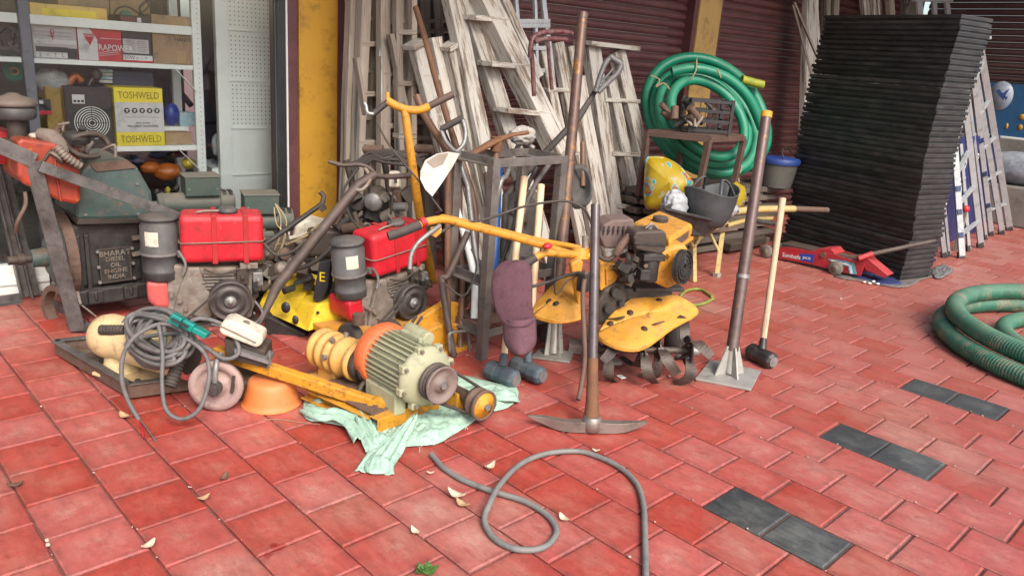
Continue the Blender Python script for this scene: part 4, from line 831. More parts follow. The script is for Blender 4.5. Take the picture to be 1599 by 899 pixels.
# ---- the pair of small diesel engines with red tanks
E1 = at(322, 512); e1r = RD(-22); FE = Fr(E1, e1r); Q = FE.pt
e1 = thing('small_diesel_engine', 'small grimy diesel engine with bright red tank, the left one of the two', 'engine', E1, e1r, 'small diesel engines with red tanks')
def build_small_engine(t):
    a, b = Q(281, 375, 0), Q(412, 375, 0); z0, z1 = Q(346, 411, 0).z, Q(346, 337, 0).z; xc = (a.x+b.x)/2; W = b.x-a.x
    g = G(); g.span((a.x, 0, z0), (b.x, .20, z1)); o = put(g, 'fuel_tank', redtank, t, bevel=.03); o.modifiers[0].segments = 4
    for px in (335, 384):
        x = Q(px, 375, 0).x; g = G(); g.span((x-.013, -.006, z0-.002), (x+.013, -.0005, z1+.001)); g.span((x-.013, -.006, z1+.0005), (x+.013, .204, z1+.005)); put(g, 'tank_strap', redstrap, t, bevel=.002)
    zm = Q(346, 379, 0).z; g = G(); g.tube([(a.x-.008, .2, zm), (a.x-.007, .02, zm), (a.x+.01, -.008, zm), (b.x-.01, -.008, zm+.006), (b.x+.007, .02, zm+.008), (b.x+.008, .2, zm+.008)], .0035, 6); put(g, 'tie_wire', grime, t)
    g = G(); c = V((xc+.03, .08, z1)); g.lathe([(.035, 0), (.05, .003), (.05, .02), (.042, .026), (0, .028)], c, n=20); g.box(c+V((0, 0, .029)), (.07, .014, .01)); put(g, 'filler_cap', canm, t)
    g = G(); g.tube([(xc-.12, .05, z1+.008), (xc-.08, .05, z1+.016), (xc+.0, .06, z1+.014)], .006); put(g, 'fuel_pipe', grime, t)
    # air cleaner can
    x = Q(249, 390, .02).x; zb, zt = Q(249, 440, .02).z, Q(249, 340, .02).z; H = zt-zb; r = .094
    g = G(); g.lathe([(r*.86, 0), (r*.93, .004), (r*.93, H*.10), (r*.95, H*.11), (r*.95, H*.15), (r*.92, H*.16), (r*.92, H*.36), (r, H*.38), (r*1.02, H*.42), (r*1.02, H*.46), (r*.99, H*.47), (r*.97, H*.84), (r*.9, H*.86), (r*.9, H*.93)], (x, .10, zb), n=32); put(g, 'air_cleaner', canm, t)
    g = G(); g.lathe([(r*.93, H*.93), (r*1.0, H*.935), (r*1.01, H*.965), (r*.9, H*.99), (r*.5, H*1.03), (0, H*1.04)], (x, .10, zb), n=32); put(g, 'cleaner_lid', canm, t)
    g = G(); g.ring((x, .10, zb+H*.42), (0, 0, 1), r*1.05, .004, .014, 32); g.box((x+r*.98, .04, zb+H*.42), (.02, .03, .03)); put(g, 'clamp_band', steel, t)
    g = G(); lb = [(x-.10*0+r*1.005*sin(an), .10-r*1.005*cos(an), z) for z in (zb+H*.56, zb+H*.78) for an in [k*.12-.75 for k in range(7)]]; g.add(lb, [(i, i+1, i+8, i+7) for i in range(6)]); put(g, 'paper_label', creamw, t)
    g = G(); g.tube([(x+r*.9, .0, zb+H*.5), (x+r*1.25, .0, zb+H*.3), (x+r*1.1, .0, zb+H*.12)], .008, 6, k=4); put(g, 'wire_clip', steel, t)
    # red cowl below the can
    g = G(); g.ext([Q(px, py, .03) for px, py in ((228, 440), (262, 440), (266, 482), (244, 482), (230, 470))], (0, .2, 0)); put(g, 'fan_cowl', pinkred, t, bevel=.02)
    # casting
    g = G(); g.ext([Q(px, py, .04) for px, py in ((268, 412), (300, 418), (398, 416), (402, 462), (392, 498), (262, 500), (252, 478))], (0, .26, 0)); put(g, 'crankcase', grime, t, bevel=.015)
    g = G(); g.ext([Q(px, py, .015) for px, py in ((292, 418), (312, 418), (322, 452), (344, 470), (330, 497), (268, 497), (276, 462))], (0, .03, 0)); put(g, 'side_cover', grime, t, bevel=.01)
    for px, py, rr_ in ((281, 468, .018), (290, 482, .012), (268, 460, .014)): c = Q(px, py, .015); g = G(); g.cyl(c+V((0, .02, 0)), c-V((0, .022, 0)), rr_, rr_*.7, 10); put(g, 'boss', grime, t)
    g = G(); g.span(Q(315, 428, .03), Q(368, 414, .24)); put(g, 'cylinder_head', grime2, t, bevel=.006)
    for k in range(5): p0, p1 = Q(318, 430+k*5, .025), Q(366, 430+k*5, .025); g = G(); g.span((p0.x, .02, p0.z-.004), (p1.x, .23, p0.z+.004)); put(g, 'cooling_fin', grime, t)
    g = G(); g.tube([Q(318, 420, .0), Q(345, 428, -.01), Q(372, 420, 0)], .006, 6, k=3); g.tube([Q(300, 490, 0), Q(320, 500, -.01), Q(350, 503, 0), Q(372, 494, 0)], .007, 6, k=3); put(g, 'oil_pipe', grime2, t)
    for px, py, sx, sz, m in ((378, 428, .06, .09, grime2), (402, 432, .05, .07, steel), (410, 446, .06, .03, grime2), (398, 448, .03, .09, iron), (388, 412, .09, .03, grime)):
        c = Q(px, py, .05); g = G(); g.box(c, (sx, .09, sz)); g.cyl(c-V((0, .07, 0)), c, .012, n=8); put(g, 'pump_block', m, t, bevel=.004)
    bolts(t, [Q(px, py, .014) for px, py in ((300, 424), (318, 440), (276, 490), (322, 492), (336, 478))]+[Q(px, py, .039) for px, py in ((395, 425), (397, 488), (380, 492))], .007, .008)
    # pulley
    c = Q(360, 471, -.05); g = G(); g.lathe([(.07, -.09), (.104, -.09), (.106, -.07), (.096, -.055), (.096, -.045), (.108, -.03), (.108, -.004), (.103, .0), (.098, .0), (.092, -.006), (.074, -.006), (.07, .0), (.05, .0), (.046, -.006), (.0, -.006)], c, (0, -1, 0), 36); put(g, 'pulley', pulm, t)
    g = G(); g.lathe([(.03, -.006), (.032, .006), (.022, .012), (.012, .012), (.012, .02), (0, .02)], c, (0, -1, 0), 12); put(g, 'hub_bolt', steel, t)
    g = G(); g.cyl(c+V((0, .08, 0)), c+V((0, .15, 0)), .04); put(g, 'shaft', steel, t)
    g = G(); g.span(Q(262, 508, .03), Q(398, 498, .28)); put(g, 'base_plate', grime2, t, bevel=.004)
build_small_engine(e1)
# second engine: the same kind, tipped to the left, on the yellow cutter base
R2 = Euler((RD(0), RD(-6), RD(4))).to_matrix(); a_ = Q(281, 375, 0); b_ = Q(412, 375, 0); lc = (a_+b_)/2; lc.z = (Q(346, 411, 0).z+Q(346, 337, 0).z)/2
SC2 = .90; loc2 = atd(628, 390, 3.98)-R2 @ (lc*SC2)
e2 = copytree(e1); e2.location = loc2; e2.rotation_euler = (0, RD(-6), RD(4)); e2.scale = (SC2,)*3; e2['label'] = 'small diesel engine with bright red tank in the centre, tipped on the yellow base'
for ch in bpy.data.objects:
    if ch.parent == e2 and ch.name.startswith('fan_cowl'): ch.data = ch.data.copy(); ch.data.materials[0] = redtank
# belt of the left engine
g = G(); p0, p1 = Q(284, 503, -.13), Q(340, 456, -.1); g.bar(p0, p1, .012, .008); g.bar(Q(300, 512, -.13), Q(372, 500, -.1), .012, .008); put(g, 'drive_belt', rubber, e1)
# ---- two dusty electric motors behind
teal2b = mat('dark_teal_box_paint', (.02, .065, .055), .45, col2=(.03, .05, .045), sc=9, bump=.25, rust=.3, rustc=(.12, .09, .07), dust=.8, dustc=(.22, .17, .12))
def emotor(label, px, py, rz, s=1.0, dep=None):
    o = atd(px, py, dep); o.z = max(.002, o.z)
    t = thing('electric_motor', label, 'motor', o, rz, 'dusty electric motors behind the red tank engine'); L = .40*s; r = .085*s; h = .11*s
    g = G(); n = 30; prof = []
    g.cyl((-L/2, 0, h), (L/2, 0, h), r*.9, n=30)
    for k in range(0): an = k*2*pi/24; g.bar((-L/2+.02, cos(an)*r*.93, h+sin(an)*r*.93), (L/2-.02, cos(an)*r*.93, h+sin(an)*r*.93), .005*s, .03*s, up=V((0, cos(an), sin(an)))) if False else g.box((0, cos(an)*r*.95, h+sin(an)*r*.95), (L-.04, .024*s, .005*s), M.Rotation(an, 3, 'X'))
    put(g, 'motor_body', teal2, t, bevel=0)
    g = G(); g.cyl((L/2, 0, h), (L/2+.11*s, 0, h), r*1.06, r*1.0, 26); put(g, 'fan_cowl', teal2, t, bevel=.006)
    for k in range(9):
        for j in range(2): g = G(); y = -r*.7+k*r*.175; g.box((L/2+.035*s+j*.045*s, y, h+sqrt(max(0, (r*1.06)**2-y*y))), (.03*s, .009*s, .006)); put(g, 'vent_slot', inkb, t)
    for k in range(9): an = RD(195+k*9); g = G(); g.box((L/2+.055*s, cos(an)*r*1.05, h-sin(an)*0+(-sin(an))*r*1.05*0+sin(an+pi)*r*0+ (k-4)*.018*s), (.07*s, .006, .009*s)); put(g, 'vent_slot', inkb, t)
    g = G(); g.cyl((-L/2, 0, h), (-L/2-.04*s, 0, h), r*1.0, r*.8, 24); g.cyl((-L/2-.04*s, 0, h), (-L/2-.12*s, 0, h), .018*s, n=10); put(g, 'end_shield', teal2, t)
    g = G(); g.box((.07*s, 0, h+r*.7+.075*s), (.25*s, .21*s, .14*s)); put(g, 'terminal_box', teal2b, t, bevel=.004); g = G(); g.box((.07*s, 0, h+r*.7+.151*s), (.265*s, .225*s, .012*s)); put(g, 'box_lid', teal2, t, bevel=.003)
    g = G(); g.box((0, 0, .012), (L*.8, r*1.9, .024)); g.box((0, 0, .045*s), (L*.5, r*1.2, .06*s)); put(g, 'foot', teal2, t, bevel=.003)
    bolts(t, [(-.03*s, -.107*s, h+r*.7+.06*s), (.17*s, -.107*s, h+r*.7+.06*s)], .006)
    return t
def crate(label, c, sz, rz=0, m=None, name='crate'):
    t = thing(name, label, 'crate', (c.x, c.y, .001), rz); W, D, H = sz; n = 4
    for j in range(n):
        z0, z1 = H*j/n+.004, H*(j+1)/n-.002
        for y in (-D/2, D/2-.015): g = G(); g.span((-W/2, y, z0), (W/2, y+.015, z1)); put(g, 'slat', m or w_dark, t, bevel=.001)
        for x in (-W/2, W/2-.015): g = G(); g.span((x, -D/2+.016, z0), (x+.015, D/2-.016, z1)); put(g, 'slat', m or w_dark, t)
    for j in range(4): g = G(); g.span((-W/2+.001, -D/2+D*j/4+.002, H-.002), (W/2-.001, -D/2+D*(j+1)/4-.002, H+.014)); put(g, 'top_board', m or w_dark, t)
    return t
c = atd(300, 335, 4.9); emotor('dusty teal electric motor with a terminal box behind the left red tank', 300, 338, RD(-12), .80, 4.80)
emotor('dusty grey green electric motor with square terminal box, right of the teal one', 392, 366, RD(-18), .80, 4.75)
for i, (l, nm) in enumerate((('dark wooden crate holding up the teal electric motor', 'electric_motor'), ('dark wooden crate holding up the grey green electric motor', 'electric_motor.001'))):
    mo = bpy.data.objects[nm]; crate(l, mo.location, (.44, .30, mo.location.z-.018), mo.rotation_euler[2])
# ---- tray with the cream vibrator motor
def dep_ground(px, py, z=0): return at(px, py, z)
T0 = at(204, 626); TA = at(88, 556); TB = at(302, 612); dT = (TA-T0); dB = (TB-T0)
tray = thing('tray_skid', 'shallow rusty steel tray skid under the cream motor', 'tray', T0, 0)
lx = V((dB.x, dB.y, 0)); ly = V((dT.x, dT.y, 0)); ang = atan2(ly.y, ly.x)
ux = lx.normalized(); uy = ly.normalized(); WL = lx.length*1.0; DL = ly.length
def tp(a, b, z): return ux*a+uy*b+V((0, 0, z))
g = G(); g.ext([tp(.008, .008, .012), tp(WL, .008, .012), tp(WL, DL, .012), tp(.008, DL, .012)], (0, 0, .006)); put(g, 'tray_floor', mat('gritty_tray_floor', (.17, .13, .085), .9, col2=(.06, .045, .035), sc=22, bump=.9), tray)
for a, b, c_ in (((0, 0), (WL, 0), 1), ((0, 0), (0, DL), 1), ((WL, 0), (WL, DL), 1), ((0, DL), (WL, DL), 1)):
    p, q = tp(*a, .045), tp(*b, .045); g = G(); g.bar(p, q, .007, .065) if False else g.bar(p, q, .008, .062, up=V((0, 0, 1))); put(g, 'tray_side', brownm, tray, bevel=.002)
    g = G(); g.bar(p+V((0, 0, .033)), q+V((0, 0, .033)), .035, .005); put(g, 'tray_lip', angle, tray, bevel=.001)
for b in (.12, DL-.12): g = G(); g.bar(tp(.01, b, .022), tp(WL-.01, b, .022), .05, .02); put(g, 'cross_bar', brownm, tray)
# cream motor
mz = .185; c0 = at(172, 524, mz); c1 = at(296, 566, mz*.85); cm = thing('vibrator_motor', 'cream enamelled vibrator motor bolted on the rusty tray', 'motor', (c0.x, c0.y, .02), 0)
O = V((c0.x, c0.y, .02)); d = (V((c1.x, c1.y, mz-.01))-V((c0.x, c0.y, mz))); L = d.length; q0 = V((0, 0, mz-.02))
g = G(); g.lathe([(0, -.075), (.05, -.07), (.085, -.045), (.098, -.005), (.098, .05), (.088, .09), (.092, .13), (.092, L-.04), (.085, L-.02), (.085, L)], q0, d, 32); put(g, 'motor_housing', cream, cm)
g = G(); g.ring(q0+d.normalized()*(L+.005), d, .088, .02, .03, 28); put(g, 'end_ring', pinkred, cm); g = G(); g.cyl(q0+d.normalized()*(L-.02), q0+d.normalized()*(L+.004), .066, n=20); put(g, 'end_plate', grime2, cm)
hb = V((0, 0, 0)); dn = d.normalized()
g = G(); g.lathe([(.095, 0), (.095, .012), (.085, .03), (.066, .055), (.062, .09), (.075, .13)], dn*.05, n=28); put(g, 'pedestal', cream, cm)
g = G(); R_ = M.Rotation(atan2(dn.y, dn.x), 3, 'Z'); g.box(dn*.12+V((0, 0, .02)), (.27, .19, .016), R_); put(g, 'base_plate', cream, cm, bevel=.004)
bolts(cm, [dn*.12+R_ @ V((x, y, .028)) for x in (-.11, .11) for y in (-.075, .075)], .012, .014, (0, 0, 1), grime2)
def grip(p0, p1, r, label, hollow=True):
    v = V(p1)-V(p0); n = 7; prof = []
    for k in range(n): a = v.length*k/n; b = v.length*(k+1)/n; prof += [(r, a), (r, a+(b-a)*.72), (r*.84, a+(b-a)*.78), (r*.84, b-(b-a)*.04)]
    prof += [(r*1.04, v.length), (r*1.04, v.length+.006)]
    g = G(); g.lathe(prof+([(r*.7, v.length+.006), (r*.68, v.length-.02), (0, v.length-.02)] if hollow else [(0, v.length+.006)]), V((0, 0, 0)), v, 16, smooth=False); return put(g, 'rubber_grip', rubber, label=label, cat='grip', base=p0, local=True)
grip(atd(196, 515, 3.28), atd(160, 515, 3.3), .022, 'ridged black rubber grip lying across the top of the cream motor', False)
grip(atd(280, 562, 3.16), atd(266, 601, 3.12), .026, 'ridged black rubber grip with open end hanging in front of the tray')
# coiled grey cable heaped on the motor
cc = at(248, 524, .27); U1 = RX; U2 = -RY
pts = []
rr = random.Random(4)
def cp(px, py, dd): return atd(px, py, dd)
loops = []
for k in range(22):
    ph = rr.uniform(0, 6); ex, ey = rr.uniform(30, 56), rr.uniform(22, 42); ox, oy = rr.uniform(-9, 12), rr.uniform(-8, 9); tl = rr.uniform(.15, .55); dd = 3.15+rr.uniform(-.03, .14)
    for j in range(10):
        t = ph+j*2*pi/10; x = cos(t)*ex; y = sin(t)*ey; xr = x*cos(tl)-y*sin(tl); yr = x*sin(tl)+y*cos(tl); loops.append(cp(246+ox+xr, 525+oy+yr, dd+.10*sin(t+1)*-1+.012*rr.uniform(-1, 1)-.05*cos(t*2)*0))
tail = [cp(300, 500, 3.1), cp(345, 505, 3.15), cp(368, 530, 3.15), cp(372, 552, 3.14), cp(350, 560, 3.12), cp(318, 540, 3.12), cp(262, 506, 3.08), cp(218, 520, 3.06), cp(194, 550, 3.05), cp(190, 590, 3.06), cp(200, 625, 3.07), cp(217, 655, 3.09)]
g = G(); g.tube(loops+tail, .0092, 8, k=4); cab = thing('coiled_cable', 'heap of coiled grey cable on top of the cream motor', 'cable', cc, 0)
put(g, 'cable', gcable, cab, world=True)
g = G(); g.tube([cp(248, 508, 3.06), cp(254, 550, 3.03), cp(253, 600, 3.02), cp(260, 640, 3.02), cp(284, 654, 3.02), cp(310, 640, 3.02), cp(324, 605, 3.03), cp(326, 570, 3.04), cp(314, 545, 3.05), cp(285, 525, 3.07)], .0085, 8, k=6); put(g, 'cable_loop', gcable, cab, world=True)
g = G(); g.tube([cp(217, 655, 3.09), at(222, 668, .01), at(224, 682, .004)], .0035, 6, k=4); put(g, 'red_wire', inkr, cab, world=True); g = G(); g.tube([cp(217, 655, 3.09), at(226, 664, .01), at(243, 688, .004)], .0035, 6, k=4); put(g, 'blue_wire', gcable, cab, world=True)
g = G(); a, b = cp(268, 494, 3.04), cp(325, 524, 3.05); dd_ = (b-a); g.bar(a, a+dd_*.3, .045, .04, up=RX); g.bar(a+dd_*.3, a+dd_*.62, .03, .035, up=RX); g.bar(a+dd_*.62, b, .045, .025, up=RX); tp_ = mat('teal_plug_plastic', (.0, .22, .18), .35, sc=10); put(g, 'plug', tp_, cab, world=True, bevel=.005)
g = G(); g.bar(a+dd_*.08-RZ*.028, a+dd_*.52-RZ*.028, .02, .006, up=RX); put(g, 'plug_face', inkb, cab, world=True)
# grinding wheel machine with white box
gw = at(338, 640); FG = Fr(gw, RD(-38)); q = FG.pt
t = thing('grinder_unit', 'grinding wheel on its bracket with dirty white switch box behind', 'grinder', gw, RD(-38))
c = q(338, 601, 0); Rw_ = .107
g = G(); g.lathe([(.0, -.016), (Rw_, -.016), (Rw_, .016), (Rw_*.72, .016), (Rw_*.70, .008), (Rw_*.42, .008), (Rw_*.40, .014), (0, .014)], c, (0, -1, 0), 40); put(g, 'grinding_wheel', mat('worn_abrasive', (.36, .26, .23), .85, col2=(.24, .15, .13), sc=9, bump=.3), t)
g = G(); g.cyl(c, c-V((0, .05, 0)), .03, .03, 12); g.cyl(c-V((0, .05, 0)), c-V((0, .062, 0)), .022, .02, 6); put(g, 'axle_nut', pulm, t)
g = G(); g.tube([c-V((0, .03, 0)), q(336, 580, -.04), q(338, 566, -.02), q(344, 552, .03)], .012, 8); put(g, 'guard_arm', steel, t); g = G(); g.bar(q(366, 585, -.01), q(362, 612, -.01), .02, .012); g.bar(c, c+V((0, .24, .0)), .03, .03); put(g, 'axle', grime2, t)
g = G(); g.ext([q(x, y, .0) for x, y in ((341, 514), (347, 502), (360, 500), (410, 524), (409, 538), (400, 544), (344, 522))], (0, .10, 0)); put(g, 'switch_box', creamw, t, bevel=.012)
g = G(); g.tube([q(343, 508, -.002), q(400, 535, -.002)], .003); g.cyl(q(383, 510, .05), q(385, 502, .05), .014); put(g, 'box_seam', grime, t)
g = G(); g.ext([q(x, y, .03) for x, y in ((350, 528), (414, 548), (416, 575), (352, 560))], (0, .14, 0)); put(g, 'bracket', grime2, t, bevel=.004)
g = G(); g.ext([q(x, y, .0) for x, y in ((366, 545), (420, 563), (420, 569), (366, 552))], (0, .1, 0)); g.tube([q(420, 550, 0), q(422, 566, 0), q(418, 574, .02)], .006); put(g, 'clamp', steel, t)
g = G(); g.box((.02, .18, .05), (.22, .2, .09)); put(g, 'housing', grime2, t, bevel=.01)
# orange basin upside down
o = at(424, 627, .002); k = depth(o)/FP; g = G(); r0 = 45*k; rt = 33.5*k; h = .112
o = V((o.x, o.y, 0)); g.lathe([(r0*1.02, .001), (r0*1.03, .006), (r0*.985, .009), (r0*.95, .012), (r0*.93, .03), (rt*1.08, h*.72), (rt*1.02, h*.93), (rt*.9, h*.99), (rt*.4, h*1.0), (0, h*1.0)], (0, 0, 0), n=44)
put(g, 'orange_basin', mat('orange_basin_plastic', (.62, .17, .03), .33, col2=(.58, .15, .03), sc=3, bump=.02, dust=.3, dustc=(.6, .38, .28)), label='orange plastic basin upside down on the red pavers', cat='basin', base=o, local=True)

# loose wires and hoses between the machines
wm = mat('tan_wire', (.42, .32, .18), .6, bump=.1)
t = thing('loose_wires', 'thin tan wires trailing from the square terminal box down behind the red tank', 'wires', atd(432, 360, 4.5)*1.0, 0)
for ps in ([(430, 318), (438, 340), (436, 372), (424, 398)], [(432, 320), (447, 345), (440, 384), (428, 404)], [(428, 324), (432, 350), (446, 366), (438, 392)]): g = G(); g.tube([atd(a, b_, 4.35) for a, b_ in ps], .004, 6, k=5); put(g, 'wire', wm, t, world=True)
for lab, ps, dd, r_, m_ in (('black hose curving over the yellow wedge machine', [(424, 436), (452, 424), (486, 412), (512, 392), (522, 372)], 4.0, .012, rubber), ('thin black hose drooping between red tank and fork handle', [(412, 380), (432, 398), (458, 392), (478, 376), (500, 372)], 4.1, .009, rubber), ('grey lead looping below the left pulley', [(398, 470), (410, 490), (392, 508), (362, 512), (330, 506)], 3.75, .006, gcable), ('black throttle lead looped beside the tool stand', [(690, 440), (722, 462), (738, 440), (744, 412), (736, 388)], 3.85, .005, rubber), ('black cable looping from cable bundle to centre engine', [(560, 262), (536, 300), (548, 340), (566, 360)], 4.2, .007, rubber)):
    g = G(); g.tube([atd(a, b_, dd) for a, b_ in ps], r_, 8, k=6); put(g, 'hose', m_, label=lab, cat='hose', base=atd(*ps[0], dd))
rr = random.Random(101)
t = thing('scrap_heap', 'dark greasy scrap parts heaped behind the two red tank engines', 'scrap', at(430, 470), 0)
for i in range(26):
    px, py = rr.uniform(398, 446), rr.uniform(392, 470); c = atd(px, py, rr.uniform(4.15, 4.4)); c.z = max(.04, c.z); g = G(); k_ = i % 3
    if k_ == 0: g.cyl(c, c+V((rr.uniform(-.09, .09), rr.uniform(-.05, .05), rr.uniform(-.03, .07))), rr.uniform(.012, .03), n=10)
    elif k_ == 1: g.box(c, (rr.uniform(.04, .12), .07, rr.uniform(.02, .07)), M.Rotation(rr.uniform(-.9, .9), 3, 'Y') @ M.Rotation(rr.uniform(-.8, .8), 3, 'Z'))
    else: g.lathe([(0, 0), (.03, 0), (.04, .01), (.03, .02), (0, .024)], c, (rr.uniform(-.5, .5), -1, rr.uniform(-.2, .5)), 14)
    put(g, 'scrap_part', rr.choice([grime2, iron, grime, brownm, steel]), t, world=True, bevel=.002 if k_ == 1 else 0)
# ================================================================== MIDDLE: CUTTER BASE, MOTOR ON THE SACK, TILLER
def lineobj(name, pts, r, m, label, cat, n=10, k=5, base=None, parent=None, bevel=0, group=None):
    g = G(); g.tube(pts, r, n, k=k)
    return put(g, name, m, parent, world=parent is not None, label=label, cat=cat, base=None if parent is not None else (base or pts[-1]), group=group)
motg = mat('sage_green_motor_paint', (.33, .33, .205), .45, col2=(.30, .31, .19), sc=7, bump=.1, rust=.10, rustc=(.16, .12, .08), dust=.45, dustc=(.38, .32, .22))
orpaint = mat('orange_cowl_paint', (.62, .14, .035), .45, col2=(.54, .11, .03), sc=6, bump=.1, rust=.08, dust=.25)
ygear = mat('dusty_amber_casting', (.62, .33, .08), .5, col2=(.55, .27, .05), sc=8, bump=.25, rust=.22, rustc=(.25, .14, .07), dust=.6, dustc=(.42, .29, .16))
# ---- yellow cutter base carrying the centre engine
K0 = at(640, 556); KF = Fr(K0, RD(2)); kt = thing('concrete_cutter', 'rusty machine yellow cutter base on small wheels with tall T shaped push handle', 'cutter', K0, RD(2)); q = KF.pt
za, zb = q(640, 520, .1).z, q(640, 492, .1).z
g = G(); p0, p1 = q(553, 505, .06), q(716, 505, .06); g.span((p0.x, .05, za), (p1.x, .52, za+.035)); put(g, 'deck', ymach, kt, bevel=.006)
g = G(); g.span((p0.x, .03, za-.09), (p1.x-.12, .049, za+.03)); put(g, 'deck_front', ymach, kt, bevel=.008)
g = G(); g.ext([q(x, y, .0) for x, y in ((640, 508), (700, 470), (722, 474), (724, 496), (716, 507), (656, 528))], (0, .045, 0)); put(g, 'side_channel', ymach, kt, bevel=.008)
g = G(); g.ext([q(x, y, -.05) for x, y in ((655, 522), (700, 503), (717, 506), (719, 537), (690, 556), (657, 552))], (0, .09, 0)); put(g, 'belt_guard', ymach, kt, bevel=.008)
g = G(); g.tube([q(703, 550, -.12), q(701, 525, -.12), q(706, 519, -.12), q(727, 517, -.12), q(732, 522, -.12), q(733, 545, -.12), q(737, 548, -.12)], .008, 8, k=3); put(g, 'carry_loop', steel, kt)
g = G(); g.ext([q(x, y, -.1) for x, y in ((688, 552), (737, 538), (738, 546), (692, 562))], (0, .12, 0)); put(g, 'step_plate', ymach, kt, bevel=.003)
bolts(kt, [q(x, y, -.051) for x, y in ((668, 530), (706, 516), (700, 536), (672, 546))], .009, .008)
for (px, py, r_) in ((548, 500, .085), (700, 545, .07), (610, 548, .07)):
    c = q(px, py, .18); c.z = r_; g = G(); g.lathe([(r_*.55, -.025), (r_*.9, -.025), (r_, -.015), (r_, .015), (r_*.9, .025), (r_*.55, .025)], c, (1, .1, 0), 26); w1 = put(g, 'wheel', rubber, kt); g = G(); g.cyl(c-V((.022, 0, 0)), c+V((.022, 0, 0)), r_*.56, n=20); put(g, 'rim', pulm, w1)
g = G(); p = q(560, 490, .1); g.cyl(p, p+V((.0, .0, -.05)), .03); p2 = q(660, 545, .1); p2.z = .07; g.bar(q(548, 520, .18), q(700, 545, .18), .03, .03); put(g, 'axle_bar', brownm, kt)
# tall T handle
hb, hm = atd(676, 440, 4.5), atd(655, 333, 4.25); ht = atd(632, 170, 3.95)
g = G(); g.tube([hb, hm, atd(642, 245, 4.0), ht], [.026, .024, .022, .021], 12); put(g, 'push_handle', ymach, kt, world=True)
g = G(); g.tube([atd(606, 158, 3.95), atd(618, 165, 3.95), atd(634, 171, 3.95), atd(655, 172, 3.95), atd(671, 166, 3.95)], .021, 12, k=4); g.tube([atd(606, 160, 3.95), atd(605, 145, 3.95)], .011); put(g, 'handle_bar', ymach, kt, world=True)
g = G(); g.tube([atd(606, 159, 3.95), atd(583, 178, 3.96)], .016, 10); put(g, 'grip_core', pulm, kt, world=True)
g = G(); g.tube([atd(670, 166, 3.95), atd(708, 147, 3.95)], .018, 12); put(g, 'grip', mat('brown_rubber_grip', (.09, .06, .05), .6, dust=.5), kt, world=True)
g = G(); g.tube([atd(583, 178, 3.95), atd(574, 176, 3.94), atd(572, 166, 3.94), atd(569, 161, 3.94)], .008, 8, k=3); g.tube([atd(593, 88, 4.1), atd(595, 60, 4.1), atd(596, 158, 3.97)], .004); put(g, 'brake_lever', alum, kt, world=True)
g = G(); g.tube([atd(588, 190, 3.94), atd(610, 230, 3.9), atd(652, 280, 3.85), atd(690, 330, 3.85)], .005, 6, k=4); put(g, 'brake_cable', rubber, kt, world=True)
# ---- motor and gearbox on the mint sack
mint = mat('mint_woven_sack', (.31, .48, .37), .7, col2=(.30, .44, .35), sc=14, bump=.5, dust=.2, dustc=(.45, .45, .35), bsc=120)
from mathutils import noise as mno
def cloth(outline, label, m, hfun, z=.004, th=.0018, rings=40, name='sack', cat='sack', sub=10, sd=0., parent=None):
    pts = spline([at(*p) for p in outline], sub, True); c = sum(pts, V((0, 0, 0)))/len(pts); rows = []
    for j in range(rings):
        f = 1-j/(rings-.3); row = []
        for p in pts:
            s = c+(p-c)*f; w = min(1, (1-f)*5+.15); h = hfun(s, f)*w; s = s+V((mno.noise(s*9+V((sd, 0, 0)))*.012, mno.noise(s*9+V((0, sd, 9)))*.012, 0)); row.append(V((s.x, s.y, z+max(0, h))))
        rows.append(row+[row[0].copy()])
    g = G(); g.grid(rows, th); return put(g, name, m, label=label, cat=cat, base=V((c.x, c.y, 0)))
def hf(s, f):
    a = mno.noise(V((s.x*7, s.y*7, 1))); b = abs(mno.noise(V((s.x*16+s.y*5, s.y*10, 4)))); c = abs(mno.noise(V((s.x*34, s.y*34, 7)))); return .016+.022*a+.035*b+.014*c+.010*abs(mno.noise(V((s.x*70+s.y*20, s.y*60, 3))))
cloth([(472, 640), (478, 628), (505, 626), (545, 622), (580, 640), (640, 600), (700, 585), (765, 598), (800, 601), (809, 620), (795, 638), (766, 646), (745, 655), (712, 680), (680, 696), (650, 700), (622, 706), (604, 738), (588, 742), (574, 738), (568, 722), (578, 702), (556, 680), (534, 668), (505, 662), (480, 658)], 'crumpled mint green woven sack spread under the motor', mint, hf)
def fold_strip(path, w0, w1, label, parent_label=None):
    g = G(); rows = []
    for i, p in enumerate(spline(path, 6)):
        pass
sack = bpy.data.objects['sack']
# twisted folds of the same sack
for pth, ws_ in (([(476, 634, .03), (500, 640, .05), (530, 642, .06), (556, 654, .06), (575, 676, .05)], (.03, .06)), ([(650, 648, .09), (632, 668, .07), (612, 692, .05), (592, 716, .03), (584, 738, .006)], (.02, .075)), ([(560, 632, .08), (572, 656, .07), (584, 684, .045), (590, 700, .02)], (.03, .05)), ([(770, 610, .05), (790, 612, .06), (806, 618, .03)], (.05, .03))):
    P_ = spline([at(a, b, z) for a, b, z in pth], 6); g = G(); rows = []
    for i, p in enumerate(P_):
        d = (P_[min(i+1, len(P_)-1)]-P_[max(i-1, 0)]).normalized(); s = d.cross(V((0, 0, 1))).normalized(); f = i/(len(P_)-1); w_ = ws_[0]+(ws_[1]-ws_[0])*f
        rows.append([p+s*(t-.5)*2*w_+V((0, 0, .016*sin(t*22+i*.3)*(1-abs(t-.5))-.9*abs(t-.5)*min(w_, p.z)+.006*mno.noise(p*30+V((t*5, 0, 0))))) for t in [j/14 for j in range(15)]])
    for r in rows:
        for v in r: v.z = max(.004, v.z)
    g.grid(rows, .0018); g.v = [v-V(sack.location) for v in g.v]; o = put(g, 'fold', mint, sack); 
rr = random.Random(9)
g = G()
